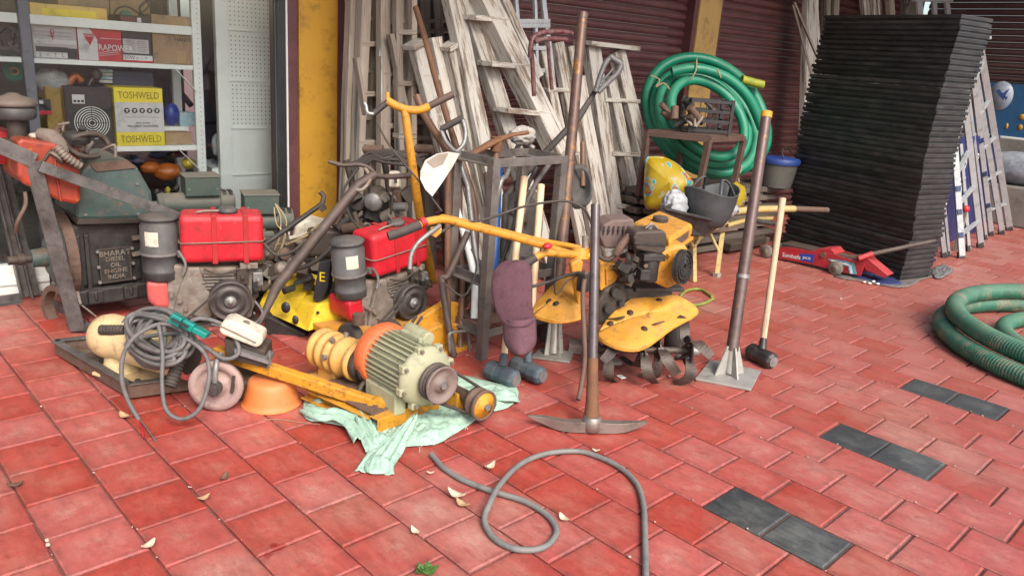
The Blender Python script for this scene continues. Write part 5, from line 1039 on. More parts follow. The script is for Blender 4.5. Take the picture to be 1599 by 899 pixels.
for i in range(11):
    a = at(652+i*8.5+rr.uniform(-3, 3), 697-i*3.9, .008); b = a+V((rr.uniform(-.04, .03), rr.uniform(-.035, -.008), 0)); b.z = .004; g.tube([a, (a+b)/2+V((rr.uniform(-.01, .01), 0, .008)), b], .0012, 4)
g.v = [v-V(sack.location) for v in g.v]; put(g, 'frayed_thread', mat('pale_thread', (.6, .68, .6), .7), sack, kind='stuff')
MZ = .235
c0, c1 = at(600, 553, MZ), at(688, 600, MZ); M0 = V((c0.x, c0.y, .05)); mt = thing('electric_motor', 'sage green finned electric motor with orange cowl ring on the mint sack', 'motor', M0, 0)
d = (c1-c0); L = d.length; dn = d.normalized(); h = MZ-.05; A0 = V((0, 0, h)); side = V((-dn.y, dn.x, 0)); up_ = V((0, 0, 1)); RM = .118
def mp(a, b, z): return A0+dn*a+side*b+up_*z
g = G(); g.cyl(mp(.035, 0, 0), mp(L*.72, 0, 0), RM*.9, n=40); put(g, 'stator_body', motg, mt)
for k in range(34):
    an = k*2*pi/34
    if 200 < math.degrees(an) < 340 and False: continue
    u = side*cos(an)+up_*sin(an); g = G(); g.bar(A0+dn*.04+u*RM*.97, A0+dn*L*.70+u*RM*.97, .0055, .030, up=u.cross(dn)) if False else None
    f0 = A0+dn*.04+u*RM*.86; f1 = A0+dn*(L*.70)+u*RM*.86; t_ = u.cross(dn)*.0028; g.add([f0-t_, f0+t_, f0+t_+u*.024, f0-t_+u*.024, f1-t_, f1+t_, f1+t_+u*.024, f1-t_+u*.024], [(3, 2, 1, 0), (4, 5, 6, 7), (0, 1, 5, 4), (1, 2, 6, 5), (2, 3, 7, 6), (3, 0, 4, 7)]); put(g, 'cooling_fin', motg, mt)
g = G(); g.lathe([(RM*1.12, -.03), (RM*1.16, -.02), (RM*1.16, .035), (RM*1.10, .04), (RM*.9, .041)], A0, dn, 44); g.cyl(A0-dn*.03, A0-dn*.028, RM*1.12, n=44); put(g, 'cowl_ring', orpaint, mt)
g = G(); g.lathe([(RM*1.02, L*.70), (RM*1.06, L*.71), (RM*1.06, L*.76), (RM*.9, L*.80), (RM*.62, L*.84), (RM*.40, L*.86), (RM*.36, L*.90), (0, L*.90)], A0, dn, 40); put(g, 'end_shield', motg, mt)
for k in range(8): an = k*pi/4+.3; u = side*cos(an)+up_*sin(an); g = G(); g.box(A0+dn*(L*.745)+u*RM*1.05, (.03, .03, .03), frame(u)[0].to_track_quat('Z', 'Y').to_matrix()); put(g, 'shield_lug', motg, mt, bevel=.004); g = G(); g.cyl(A0+dn*(L*.745)+u*RM*1.05, A0+dn*(L*.82)+u*RM*1.05, .007, n=6); put(g, 'bolt', grime, mt)
g = G(); pc = A0+dn*(L*.97); g.lathe([(.0, -.03), (.074, -.03), (.076, -.024), (.066, -.006), (.066, .0), (.077, .018), (.077, .026), (.070, .026), (.062, .014), (.03, .010), (.028, .022), (0, .022)], pc, dn, 36); put(g, 'pulley', mat('dusty_pink_grey_iron', (.24, .19, .17), .55, metal=.3, col2=(.16, .12, .10), sc=10, bump=.2, dust=.5), mt)
g = G(); g.cyl(pc+dn*.022, pc+dn*.036, .016, .014, 8); put(g, 'hub_bolt', steel, mt)
jb = mp(L*.38, 0, RM*1.0); g = G(); RB = M.Rotation(atan2(dn.y, dn.x), 3, 'Z'); g.cyl(mp(L*.25, .05, RM*1.15), mp(L*.62, .05, RM*1.10), .030, n=14); g.box(mp(L*.43, .04, RM*1.0), (.13, .07, .05), RB); put(g, 'junction_box', motg, mt, bevel=.006)
for s in (-1, 1): g = G(); g.box(mp(L*.38, s*RM*.78, -RM*.95), (L*.55, .055, .09), RB); put(g, 'foot', motg, mt, bevel=.006)
# gearbox
gb = at(490, 592, .06); ga, ge = at(500, 541, .19), at(573, 570, .19); go = V((ga.x, ga.y, .045)); gt = thing('gearbox', 'dusty amber ribbed gearbox behind the orange cowl ring', 'gearbox', go, 0)
dg_ = (ge-ga); Lg = dg_.length; dv = dg_.normalized(); Z0 = V((0, 0, .19-.045)); pr = [(0, -.02), (.045, -.02), (.065, -.012)]
x_ = 0
for k in range(4): pr += [(.084, x_), (.088, x_+.012), (.088, x_+.024), (.078, x_+.030), (.074, x_+.045)]; x_ += .05
pr += [(.07, x_), (.064, x_+.02), (.085, x_+.03), (.085, x_+.05), (.05, x_+.055), (.05, Lg+.1)]
g = G(); g.lathe(pr, Z0, dv, 32); put(g, 'gear_housing', ygear, gt)
g = G(); g.lathe([(.05, x_+.05), (.074, x_+.055), (.074, x_+.085), (.055, x_+.09), (.055, x_+.1), (.07, x_+.104), (.07, x_+.125), (.04, x_+.13)], Z0, dv, 28); put(g, 'coupling', grime2, gt)
RG = M.Rotation(atan2(dv.y, dv.x), 3, 'Z'); g = G(); g.box(dv*.10+V((0, 0, .02)), (.22, .2, .022), RG); g.box(dv*.09+V((0, 0, .06)), (.11, .09, .08), RG); put(g, 'pedestal', ygear, gt, bevel=.006)
bolts(gt, [dv*.10+RG @ V((x, y, .03)) for x in (-.09, .09) for y in (-.085, .085)], .011, .014, (0, 0, 1), grime)
for k in range(3): an = 1.2+k*.9; u = V((-dv.y, dv.x, 0))*cos(an)+V((0, 0, 1))*sin(an); g = G(); g.cyl(Z0+dv*.13+u*.08, Z0+dv*.13+u*.1, .012, n=6); put(g, 'plug_bolt', grime, gt)
# base frame of channels
bf0 = at(583, 681, .012); bt_ = thing('base_frame', 'rusty yellow channel frame bolted under the motor and gearbox', 'frame', V((bf0.x, bf0.y, 0)), 0); B0 = V((bf0.x, bf0.y, 0))
def chan(a, b, hh, ww, nm='channel', m=yrust, z=.03):
    a = V(a)-B0; b = V(b)-B0; a.z = b.z = z+hh/2; x, y, d_ = frame(b-a); g = G(); t = .006; sec = [(-ww/2, -hh/2), (ww/2, -hh/2), (ww/2, -hh/2+t), (-ww/2+t, -hh/2+t), (-ww/2+t, hh/2-t), (ww/2, hh/2-t), (ww/2, hh/2), (-ww/2, hh/2)]
    g.ext([a+x*p+V((0, 0, 1))*r_ for p, r_ in sec], b-a); return put(g, nm, m, bt_, bevel=.002)
e0 = at(672, 638, .03); f0_ = B0; vx = (V((e0.x, e0.y, 0))-B0); vy = V((-vx.y, vx.x, 0)).normalized(); vxn = vx.normalized()
chan(B0, B0+vxn*.34, .062, .05); chan(B0+vxn*.02+vy*.03, B0+vxn*.0+vy*.44, .05, .05); chan(B0+vxn*.30+vy*.03, B0+vxn*.30+vy*.44, .05, .05)
g = G(); g.box((vxn*.16+vy*.10+V((0, 0, .094))), (.30, .17, .007), M.Rotation(atan2(vxn.y, vxn.x), 3, 'Z')); put(g, 'top_plate', brownm, bt_, bevel=.002)
g = G(); g.box((vxn*.16+vy*.30+V((0, 0, .090))), (.30, .20, .007), M.Rotation(atan2(vxn.y, vxn.x), 3, 'Z')); put(g, 'rear_plate', brownm, bt_, bevel=.002)
# long flat arm reaching left
aa, ab = at(592, 632, .09), at(336, 548, .20); g = G(); g.bar(aa-B0, ab-B0, .045, .048, up=V((0, 0, 1))); put(g, 'tow_arm', yrust, bt_, bevel=.006)
g = G(); sp_ = aa-B0; sn = (ab-aa).normalized().cross(V((0, 0, 1))).normalized(); sn = sn if sn.dot(CAM-aa) > 0 else -sn
g.cyl(sp_-sn*.01, sp_+sn*.034, .038, n=20); put(g, 'pivot_boss', yrust, bt_); g = G(); g.cyl(sp_+sn*.034, sp_+sn*.05, .018, n=6); put(g, 'pivot_nut', brownm, bt_)
for (px, py, zz) in ((575, 598, .11), (590, 588, .11), (560, 612, .11)): c = at(px, py, zz)-B0; g = G(); g.tube([c, c+V((.03, .01, .03)), c+V((.06, 0, .0))], .011, 8, k=3); put(g, 'chain_link', grime2, bt_)
# driven pulley with belts
c2 = at(754, 632, .10); dirp = dn; t = thing('belt_pulley', 'rusty yellow hubbed pulley on a short shaft, driven by the motor belts', 'pulley', V((c2.x, c2.y, .035)), 0); cz = V((0, 0, c2.z-.035))
g = G(); g.lathe([(.045, -.05), (.064, -.05), (.064, -.03), (.05, -.022), (.05, -.012), (.066, -.004), (.066, .012), (.058, .012), (.055, .006), (.02, .006)], cz, dirp, 32); put(g, 'rim', brownm, t)
g = G(); g.lathe([(.055, .0), (.055, .008), (.022, .012), (.018, .022), (0, .022)], cz, dirp, 28); put(g, 'hub_face', yrust, t); g = G(); g.cyl(cz+dirp*.02, cz+dirp*.034, .014, n=6); put(g, 'hub_nut', steel, t)
g = G(); g.cyl(cz-dirp*.05, cz-dirp*.26, .026, n=16); put(g, 'shaft', brownm, t); g = G(); g.box(cz-dirp*.16-V((0, 0, .03)), (.08, .07, .08), M.Rotation(atan2(dn.y, dn.x), 3, 'Z')); put(g, 'bearing_block', yrust, t, bevel=.006)
pcw = pc+M0; c2w = V((c2.x, c2.y, c2.z)); pl = dn; w2 = (c2w-pcw); w2 = w2-dn*w2.dot(dn); wn = w2.normalized(); nn = dn.cross(wn)
for off, nm in ((0.0, 'front'), (-.022, 'rear')):
    g = G(); pth = []; base_ = pcw+dn*(-.004+off)
    for k in range(13): an = pi/2+k*pi/12; pth.append(base_+(wn*cos(an)+nn*sin(an))*.072)
    for k in range(13): an = -pi/2+k*pi/12; pth.append(base_+w2+(wn*cos(an)+nn*sin(an))*.057)
    g.tube(pth, .0065, 6, closed=True); put(g, 'drive_belt', rubber, t, world=True)
# belts from the centre engine down to the cutter
for dx in (0, 9):
    g = G(); g.bar(atd(585+dx, 512, 3.55), atd(632+dx, 462, 3.62), .012, .008); put(g, 'drive_belt', rubber, kt, world=True)
    g = G(); g.bar(atd(632+dx, 520, 3.55), atd(650+dx, 494, 3.62), .012, .008); put(g, 'drive_belt', rubber, kt, world=True)
# ---- yellow and black wedge bodied machine behind, with dark fork handle
Y0 = at(470, 540); YF = Fr(Y0, CZ); q = YF.pt; yt = thing('plate_cutter', 'bright yellow wedge bodied machine with black scuffs and long dark fork handle', 'machine', Y0, CZ)
g = G(); ou = [(405, 474, .3), (412, 458, .34), (428, 446, .36), (463, 434, .40), (481, 450, .3), (473, 468, .2), (493, 477, .08), (480, 517, .02), (411, 485, .22)]
def solid(pts, back, m, nm, par, F, bev=.006):
    """closed solid: a front outline with its own depth at each point, and a flat back"""
    f = [F.pt(a, b, y) for a, b, y in pts]; bk = [V((p.x, back, p.z)) for p in f]; n = len(f); g = G(); c1_ = sum(f, V((0, 0, 0)))/n; c2_ = sum(bk, V((0, 0, 0)))/n
    g.add(f+bk+[c1_, c2_], [(i, (i+1) % n, 2*n) for i in range(n)]+[(n+(i+1) % n, n+i, 2*n+1) for i in range(n)]+[(i, n+i, n+(i+1) % n, (i+1) % n) for i in range(n)]); return put(g, nm, m, par, bevel=bev)
solid(ou, .55, ybright, 'left_shell', yt, YF)
solid([(493, 476, .08), (545, 463, .16), (552, 484, .18), (548, 492, .17), (480, 518, .02)], .55, ybright, 'front_shell', yt, YF)
for (px, py, rx_, rz_, yy) in ((447, 479, 7, 9, .10), (497, 487, 2.5, 2.5, .06), (462, 498, 5, 7, .07)):
    c = q(px, py, yy); k = 1/300; g = G(); g.lathe([(0, 0), (1, 0), (1, .003), (0, .003)], (0, 0, 0), (0, 1, 0), 18); g.v = [V((c.x+v.x*rx_*k, c.y-.01+v.y, c.z+v.z*rz_*k)) for v in g.v]; put(g, 'round_hole', inkb, yt)
g = G(); g.ext([q(x, y, .12) for x, y in ((488, 468), (498, 410), (517, 406), (511, 452), (500, 472))], (.02, .06, 0)); put(g, 'black_panel', blackm, yt, bevel=.004)
ylb = mat('yellow_letter_paint', (.7, .5, .02), .5, bump=0)
text('E', .07, face_m(q(503, 433, .114), (1, 0, 0), (.2, 0, 1)), ylb, yt, 'painted_letter', .0015); text('R', .06, face_m(q(524, 434, .114), (1, 0, 0), (0, 0, 1)), ylb, yt, 'painted_letter', .0015)
g = G(); g.ext([q(x, y, .16) for x, y in ((515, 408), (540, 412), (536, 462), (514, 468))], (0, .05, 0)); put(g, 'black_plate', blackm, yt, bevel=.004)
rr = random.Random(31)
for i in range(14):
    c = q(rr.uniform(455, 490), rr.uniform(405, 450), rr.uniform(.2, .4)); g = G(); g.box(c, (rr.uniform(.03, .1), .05, rr.uniform(.02, .09)), M.Rotation(rr.uniform(-.5, .5), 3, 'Y')) if i % 2 else g.cyl(c, c+V((rr.uniform(-.06, .06), -.05, rr.uniform(-.04, .06))), .018, n=10); put(g, 'engine_fitting', rr.choice([grime2, iron, grime, brownm]), yt, bevel=.003 if i % 2 else 0)
g = G(); g.ext([q(x, y, .14) for x, y in ((412, 490), (478, 522), (478, 548), (412, 520))], (0, .35, 0)); put(g, 'undercarriage', iron, yt, bevel=.01)
g = G(); c = q(540, 512, .25); c.z = .09; g.lathe([(.05, -.03), (.085, -.03), (.09, 0), (.085, .03), (.05, .03)], c, (.6, -1, 0), 26); put(g, 'wheel', rubber, yt)
# fork handle
hmat = mat('dark_brown_painted_tube', (.035, .028, .026), .45, metal=.2, col2=(.11, .08, .07), sc=12, bump=.15, dust=.45)
pth = [atd(404, 508, 3.75), atd(440, 440, 3.8), atd(500, 365, 3.86), atd(560, 290, 3.92), atd(584, 273, 3.94)]
g = G(); g.tube([pth[0], atd(432, 448, 3.8)], [.012, .026], 10); g.tube([atd(432, 448, 3.8), atd(500, 362, 3.86), atd(560, 288, 3.92), atd(586, 272, 3.94)], [.026, .026, .026, .024], 12); put(g, 'fork_tube', hmat, yt, world=True)
g = G(); g.tube([atd(584, 273, 3.94), atd(604, 276, 3.93), atd(642, 274, 3.92)], .014, 10, k=4); g.tube([atd(586, 272, 3.94), atd(576, 262, 3.94), atd(560, 257, 3.93), atd(535, 258, 3.92), atd(513, 252, 3.9)], .011, 10, k=4); put(g, 'fork_arm', hmat, yt, world=True)
g = G(); g.tube([atd(570, 262, 3.94), atd(578, 280, 3.92), atd(566, 296, 3.9), atd(556, 296, 3.9)], .010, 8, k=4); put(g, 'gusset_tube', grime, yt, world=True)
# cream tank engine tied with rope, further back
b = atd(498, 392, 4.5); b.z = .0; ct = thing('cream_tank_engine', 'old engine with cream plastic tank tied by rope, behind the yellow wedge machine', 'engine', b, RD(-30)); CF = Fr(b, RD(-30)); q = CF.pt
for ou in (((455, 378), (462, 350), (478, 342), (520, 352), (524, 372), (498, 394), (470, 386)), ((498, 395), (504, 362), (522, 350), (540, 356), (541, 384), (524, 398))):
    g = G(); g.ext([q(x, y, 0) for x, y in ou], (0, .16, 0)); put(g, 'plastic_tank', creamw, ct, bevel=.025)
g = G(); g.tube([q(452, 372, -.02), q(475, 366, -.02), q(500, 358, -.02), q(515, 352, -.01)], .012); put(g, 'rib', creamw, ct)
g = G(); g.box(q(500, 420, .1), (.30, .25, .30)); put(g, 'engine_block', iron, ct, bevel=.02)
for z in (.09, .24): g = G(); g.box((q(500, 420, .1).x, .1, z), (.34, .3, .05)); put(g, 'skid_beam', w_dark, ct, bevel=.004)
rope = mat('tan_rope', (.34, .26, .15), .9, bump=.3)
for ps in ([(498, 352), (500, 372), (494, 400), (490, 410)], [(492, 356), (510, 358), (506, 350), (494, 352), (496, 362)], [(438, 386), (470, 372), (500, 358)], [(430, 382), (460, 376), (498, 352)]): g = G(); g.tube([q(a, b_, -.06) for a, b_ in ps], .005, 6, k=4); put(g, 'rope', rope, ct)
g = G(); p0, p1 = atd(413, 382, 4.15), atd(503, 318, 4.35); g.tube([p0, p1], .014, 10); put(g, 'clamp_tube', iron, ct, world=True); g = G(); g.tube([p1, atd(506, 306, 4.35), atd(500, 300, 4.35)], .014); g.bar(atd(500, 327, 4.33), atd(508, 322, 4.33), .05, .03); put(g, 'tube_clamp', grime2, ct, world=True)
rr = random.Random(77)
for i in range(34):
    px, py = rr.uniform(520, 640), rr.uniform(300, 372); c = q(px, py, rr.uniform(-.1, .2)); g = G(); k_ = i % 4
    if k_ == 0: g.cyl(c, c+V((rr.uniform(-.1, .1), rr.uniform(-.05, .05), rr.uniform(-.05, .08))), rr.uniform(.014, .035), n=12)
    elif k_ == 1: g.box(c, (rr.uniform(.04, .11), .07, rr.uniform(.03, .08)), M.Rotation(rr.uniform(-.8, .8), 3, 'Y') @ M.Rotation(rr.uniform(-.8, .8), 3, 'Z'))
    elif k_ == 2: g.tube([c, c+V((rr.uniform(-.1, .1), -.03, .05)), c+V((rr.uniform(-.15, .15), -.03, -.04))], .009, 6, k=3)
    else: g.lathe([(.0, 0), (.05, 0), (.055, .02), (.045, .03), (0, .035)], c, (rr.uniform(-.4, .4), -1, rr.uniform(-.2, .8)), 18)
    put(g, 'engine_fitting', rr.choice([grime2, iron, grime, brownm, steel, rubber]), ct, bevel=.003 if k_ == 1 else 0)
for (px, py, r_, m_, l) in ((548, 316, .06, canm, 'a'), (440+97, 330, .04, grime, 'b')):
    c = q(px, py, .1); g = G(); g.lathe([(r_*.8, -.06), (r_, -.05), (r_, .04), (r_*.7, .055), (0, .06)], c, n=20); put(g, 'filter_bowl', m_, ct)
g = G(); p = q(515, 352, .1); g.box(q(575, 372, .08), (.7, .3, .16)); put(g, 'lower_engine_block', grime2, ct, bevel=.02)
# wires and cable bundle with two brown rollers and a white plug
b = atd(600, 262, 4.45)
cb = thing('cable_bundle', 'tangled dark cables with white plug box hung behind the fork handle', 'cable', b, 0)
rr = random.Random(12)
for i in range(12):
    ps = [atd(545+rr.uniform(0, 12), 258+rr.uniform(-6, 10), 4.4), atd(575, 246+rr.uniform(-8, 12), 4.38), atd(605+rr.uniform(-6, 6), 240+rr.uniform(-6, 14), 4.36), atd(640, 245+rr.uniform(-8, 14), 4.38), atd(665+rr.uniform(-5, 5), 255+rr.uniform(-14, 14), 4.4)]
    g = G(); g.tube(ps, .009, 6, k=4); put(g, 'cable', rubber, cb, world=True)
g = G(); a, c_ = atd(617, 268, 4.3), atd(617, 294, 4.3); g.bar(a, c_, .085, .06, up=RX); put(g, 'plug_box', creamw, cb, world=True, bevel=.012); g = G(); g.bar(atd(617, 276, 4.22), atd(618, 286, 4.22), .018, .014, up=RX); put(g, 'plug_slot', inkb, cb, world=True)
g = G(); g.tube([atd(614, 296, 4.3), atd(612, 320, 4.3), atd(610, 335, 4.32)], .006); put(g, 'plug_lead', rubber, cb, world=True)
for (x0, y0, x1, y1, l) in ((569, 233, 598, 234, 'left'), (650, 232, 676, 234, 'right')):
    g = G(); g.cyl(atd(x0, y0, 4.42), atd(x1, y1, 4.40), .026, n=16); g.cyl(atd(x0-3, y0, 4.42), atd(x0, y0, 4.42), .014); put(g, 'brown_roller', brownm, label='stubby brown roller handle on the cable bundle, the '+l+' one', cat='handle', base=atd(x0, y0, 4.42))
for k in range(3):
    p = atd(556+k*2, 300-k*4, 4.6); g = G(); g.tube([atd(540+30*k, 250, 4.5), atd(552+28*k, 300, 4.55), atd(545+32*k, 345, 4.6)], .02, 8, k=3); o = put(g, 'steel_leg', grime2, cb, world=True)
# ================================================================== POWER TILLER
W1 = at(1000, 596); TR = RD(-30); TF = Fr(W1, TR); q = TF.pt; tt = thing('power_tiller', 'yellow power tiller with curved fenders, small engine and steel tines', 'tiller', W1, TR)
def fender(rows_, nm, m=ymach):
    rows = [spline([q(a, b, y) for a, b, y in r], 5) for r in rows_]
    # refine between the rows
    nr = []; n = len(rows[0])
    cols = [spline([r[j] for r in rows], 5) for j in range(n)]
    for i in range(len(cols[0])): nr.append([cols[j][i] for j in range(n)])
    g = G(); g.grid(nr, .004); return put(g, nm, m, tt)
from mathutils.bvhtree import BVHTree
FEND = []
def flat_fender(ol, zc, bow):
    P_ = spline([TF.pz(a_, b_, z_) for a_, b_, z_ in ol], 3, True); c = sum(P_, V((0, 0, 0)))/len(P_); rows = []
    for f in (1, .97, .85, .65, .4, .2, .02):
        rows.append([c+(p-c)*f+V((0, 0, bow*(1-f*f)+.004*mno.noise(p*12*f))) for p in P_]); rows[-1].append(rows[-1][0].copy())
    g = G(); g.grid(rows, .005); FEND.append(BVHTree.FromPolygons(g.v, g.f)); o = put(g, 'fender', ymach, tt)
    g = G(); g.tube([p-V((0, 0, .003)) for p in P_], .005, 6, closed=True); put(g, 'fender_rim', yrust, tt); return o
flat_fender([(936, 518, .255), (955, 491, .32), (980, 471, .365), (1005, 457, .385), (1034, 455, .39), (1066, 466, .385), (1086, 479, .345), (1087, 491, .315), (1055, 509, .29), (1030, 527, .265), (1010, 541, .245), (990, 547, .235), (962, 543, .235), (938, 530, .24)], .36, .035)
flat_fender([(833, 491, .30), (838, 474, .33), (863, 446, .38), (891, 428, .42), (911, 432, .42), (911, 478, .36), (907, 496, .32), (873, 503, .30), (848, 499, .29)], .36, .03)
holem = mat('rust_hole', (.05, .025, .015), .8)
for (px, py, yy) in ((984, 488, .18), (953, 505, .14), (1006, 513, .02), (857, 471, .34), (868, 474, .32), (1029, 468, .3)):
    o_ = FV = CAM; rd = ray(px, py).normalized(); Ti = INV[tt.name]; hit = None
    for fo in FEND:
        h_ = fo.ray_cast(Ti @ CAM, (Ti.to_3x3() @ rd))
        if h_[0] is not None and (hit is None or h_[3] < hit[3]): hit = h_
    if hit: g = G(); nn_ = hit[1] if hit[1].z > 0 else -hit[1]; g.lathe([(.017, -.002), (.017, .0012), (.010, .0018), (.009, .005), (0, .005)], hit[0], nn_, 9); put(g, 'fender_bolt', holem, tt)
g = G(); g.ext([q(x, y, .12) for x, y in ((937, 410), (948, 408), (977, 418), (975, 424), (945, 460), (937, 452))], (0, .12, 0)); put(g, 'chain_case', ymach, tt, bevel=.008)
g = G(); g.ext([q(x, y, .108) for x, y in ((946, 420), (966, 424), (947, 446))], (0, .01, 0)); put(g, 'chain_case_dish', yrust, tt, bevel=.004)
g = G(); g.ext([q(x, y, .10) for x, y in ((891, 412), (903, 404), (912, 408), (908, 430), (912, 470), (905, 486), (896, 440))], (0, .05, 0)); put(g, 'side_arm', ymach, tt, bevel=.01)
# gear case and lower leg
g = G(); g.ext([q(x, y, .1) for x, y in ((944, 452), (975, 436), (980, 470), (958, 500), (935, 510), (934, 470))], (0, .14, 0)); put(g, 'gear_case', grime2, tt, bevel=.015)
for (px, py, r_) in ((960, 455, .03), (948, 480, .026), (968, 472, .018)): c = q(px, py, .1); g = G(); g.cyl(c, c-V((0, .03, 0)), r_, r_*.8, 14); put(g, 'case_boss', iron, tt)
g = G(); g.bar(q(960, 500, .16), V((q(985, 560, .16).x, .16, .15)), .06, .07); put(g, 'tine_leg', iron, tt, bevel=.006)
# engine
g = G(); g.ext([q(x, y, .16) for x, y in ((936, 368), (942, 352), (956, 344), (990, 342), (994, 360), (985, 372), (978, 390), (944, 388))], (0, .14, 0)); put(g, 'muffler', mat('mauve_brown_heatproof', (.14, .095, .09), .65, col2=(.10, .065, .06), sc=10, bump=.3, rust=.2, dust=.5), tt, bevel=.01)
for r_ in range(2):
    for k in range(6): c = q(943+k*7.5, 362-r_*-1-r_*6, .155); g = G(); g.box(c, (.006, .006, .024), M.Rotation(RD(12), 3, 'Y')); put(g, 'vent_slot', inkb, tt)
sp = spline([q(988, 366, .08), q(978, 374, .07), (q(968, 386, .06)), q(960, 398, .06)], 8); g = G(); g.tube(sp, [.024 if i % 2 else .017 for i in range(len(sp))], 12); put(g, 'exhaust_coil', brownm, tt)
g = G(); g.tube([q(960, 398, .06), q(950, 406, .06), q(938, 402, .08), q(934, 392, .1)], .010, 8, k=4); put(g, 'exhaust_pipe', grime2, tt)
# fuel tank
g = G(); zt = q(1030, 340, .2); 
HT_ = q(1046, 373, .03).z; zb_ = q(1046, 397, .03).z
top = [TF.pz(a_, b_, HT_) for a_, b_ in ((988, 345), (1047, 373), (1083, 349), (1028, 327))]
low = [V((p.x, p.y, zb_)) for p in top]; g.add(low+top, [(3, 2, 1, 0), (4, 5, 6, 7), (0, 1, 5, 4), (1, 2, 6, 5), (2, 3, 7, 6), (3, 0, 4, 7)]); o = put(g, 'fuel_tank', ymach, tt, bevel=.022); o.modifiers[0].segments = 4
cen = sum(top, V((0, 0, 0)))/4
g = G(); g.add([cen+(p-cen)*1.07+V((0, 0, -cen.z+zb_-.012)) for p in low and top]+[cen+(p-cen)*1.07+V((0, 0, -cen.z+zb_+.004)) for p in top], [(3, 2, 1, 0), (4, 5, 6, 7), (0, 1, 5, 4), (1, 2, 6, 5), (2, 3, 7, 6), (3, 0, 4, 7)]); put(g, 'tank_flange', ymach, tt, bevel=.003)
e = (top[2]-top[1]); nrm = e.cross(V((0, 0, 1))).normalized(); nrm = nrm if nrm.dot(top[1]-cen) > 0 else -nrm
h_ = top[1].z-zb_; g = G(); g.add([top[1]+e*.2-V((0, 0, h_*.28))+nrm*.002, top[1]+e*.8-V((0, 0, h_*.28))+nrm*.002, top[1]+e*.8-V((0, 0, h_*.80))+nrm*.002, top[1]+e*.2-V((0, 0, h_*.80))+nrm*.002], [(0, 1, 2, 3)]); put(g, 'tank_label', brownm, tt)
g = G(); g.lathe([(.03, 0), (.04, .002), (.042, .02), (.036, .028), (0, .03)], cen+V((-.01, .02, 0)), n=14, smooth=False); put(g, 'tank_cap', rubber, tt)
# air filter, carburettor, recoil housing
g = G(); g.ext([q(x, y, .0) for x, y in ((989, 372), (994, 362), (1036, 360), (1042, 366), (1040, 392), (1030, 398), (993, 390))], (0, .12, 0)); put(g, 'air_filter', grime2, tt, bevel=.01)
g = G(); g.ext([q(x, y, -.006) for x, y in ((991, 378), (1041, 382), (1041, 385), (991, 381))], (0, .12, 0)); put(g, 'filter_seam', iron, tt); g = G(); c = q(1014, 362, .05); g.cyl(c, c+V((0, 0, .03)), .012); g.tube([c+V((-.03, -.02, .02)), c+V((0, -.02, .045)), c+V((.03, -.02, .02))], .004, 6, k=3); put(g, 'wing_nut', steel, tt)
text('SUBAR', .016, face_m(q(1002, 374, -.009), (1, 0, .05), (0, 0, 1)), creamw, tt, 'badge_lettering', .0008) if False else None
g = G(); c = q(1014, 415, .04); g.cyl(c-V((0, 0, .07)), c+V((0, 0, .07)), .045, n=16); g.box(c+V((0, 0, .05)), (.11, .1, .03)); g.box(c-V((.04, .03, .03)), (.05, .06, .05)); put(g, 'carburettor', iron, tt, bevel=.004)
rr = random.Random(55)
for i in range(22):
    c = q(rr.uniform(968, 1020), rr.uniform(388, 440), rr.uniform(.04, .14)); g = G()
    if i % 3 == 0: g.cyl(c, c+V((rr.uniform(-.04, .04), -.05, rr.uniform(-.03, .03))), rr.uniform(.010, .022), n=10)
    elif i % 3 == 1: g.box(c, (rr.uniform(.03, .07), .05, rr.uniform(.02, .05)), M.Rotation(rr.uniform(-1, 1), 3, 'Y'))
    else: g.tube([c, c+V((rr.uniform(-.08, .08), -.03, .03)), c+V((rr.uniform(-.1, .1), -.02, -.04))], .005, 6, k=3)
    put(g, 'engine_fitting', rr.choice([grime2, iron, iron, brownm, rubber]), tt, bevel=.002 if i % 3 == 1 else 0)
g = G(); g.ext([q(x, y, .03) for x, y in ((1010, 436), (1020, 404), (1044, 386), (1070, 380), (1078, 394), (1080, 420), (1068, 440), (1044, 452))], (0, .16, 0)); put(g, 'recoil_housing', ymach, tt, bevel=.02)
ax_ = V((.75, -1, .1)).normalized(); c = q(1062, 416, -.02)
g = G(); g.cyl(c, c+ax_*.012, .082, n=28); put(g, 'grille_disc', inkb, tt)
for r_ in (.082, .062, .042, .022): g = G(); g.ring(c+ax_*.02, ax_, r_, .006, .012, 28); put(g, 'grille_ring', iron, tt)
xx, yy_, dd_ = frame(ax_)
for k in range(18): an = k*2*pi/18; u = xx*cos(an)+yy_*sin(an); g = G(); g.bar(c+ax_*.022+u*.018, c+ax_*.018+u*.08, .005, .008); put(g, 'grille_spoke', iron, tt)
g = G(); c = q(1062, 455, .3); c.z = .17; g.lathe([(.07, -.04), (.12, -.04), (.13, -.02), (.13, .02), (.12, .04), (.07, .04)], c, (1, -.6, 0), 28); put(g, 'transport_wheel', rubber, tt)
g = G(); g.bar(c, q(1040, 455, .2), .03, .03); put(g, 'wheel_arm', iron, tt)
g = G(); g.box((q(1030, 450, .15).x, .22, q(1030, 452, .15).z), (.26, .16, .02)); put(g, 'engine_mount', iron, tt, bevel=.003)
g = G(); g.span((q(955, 480, .22).x, .16, .2), (q(1040, 480, .22).x, .30, q(1030, 450, .15).z)); put(g, 'gearbox_body', iron, tt, bevel=.02)
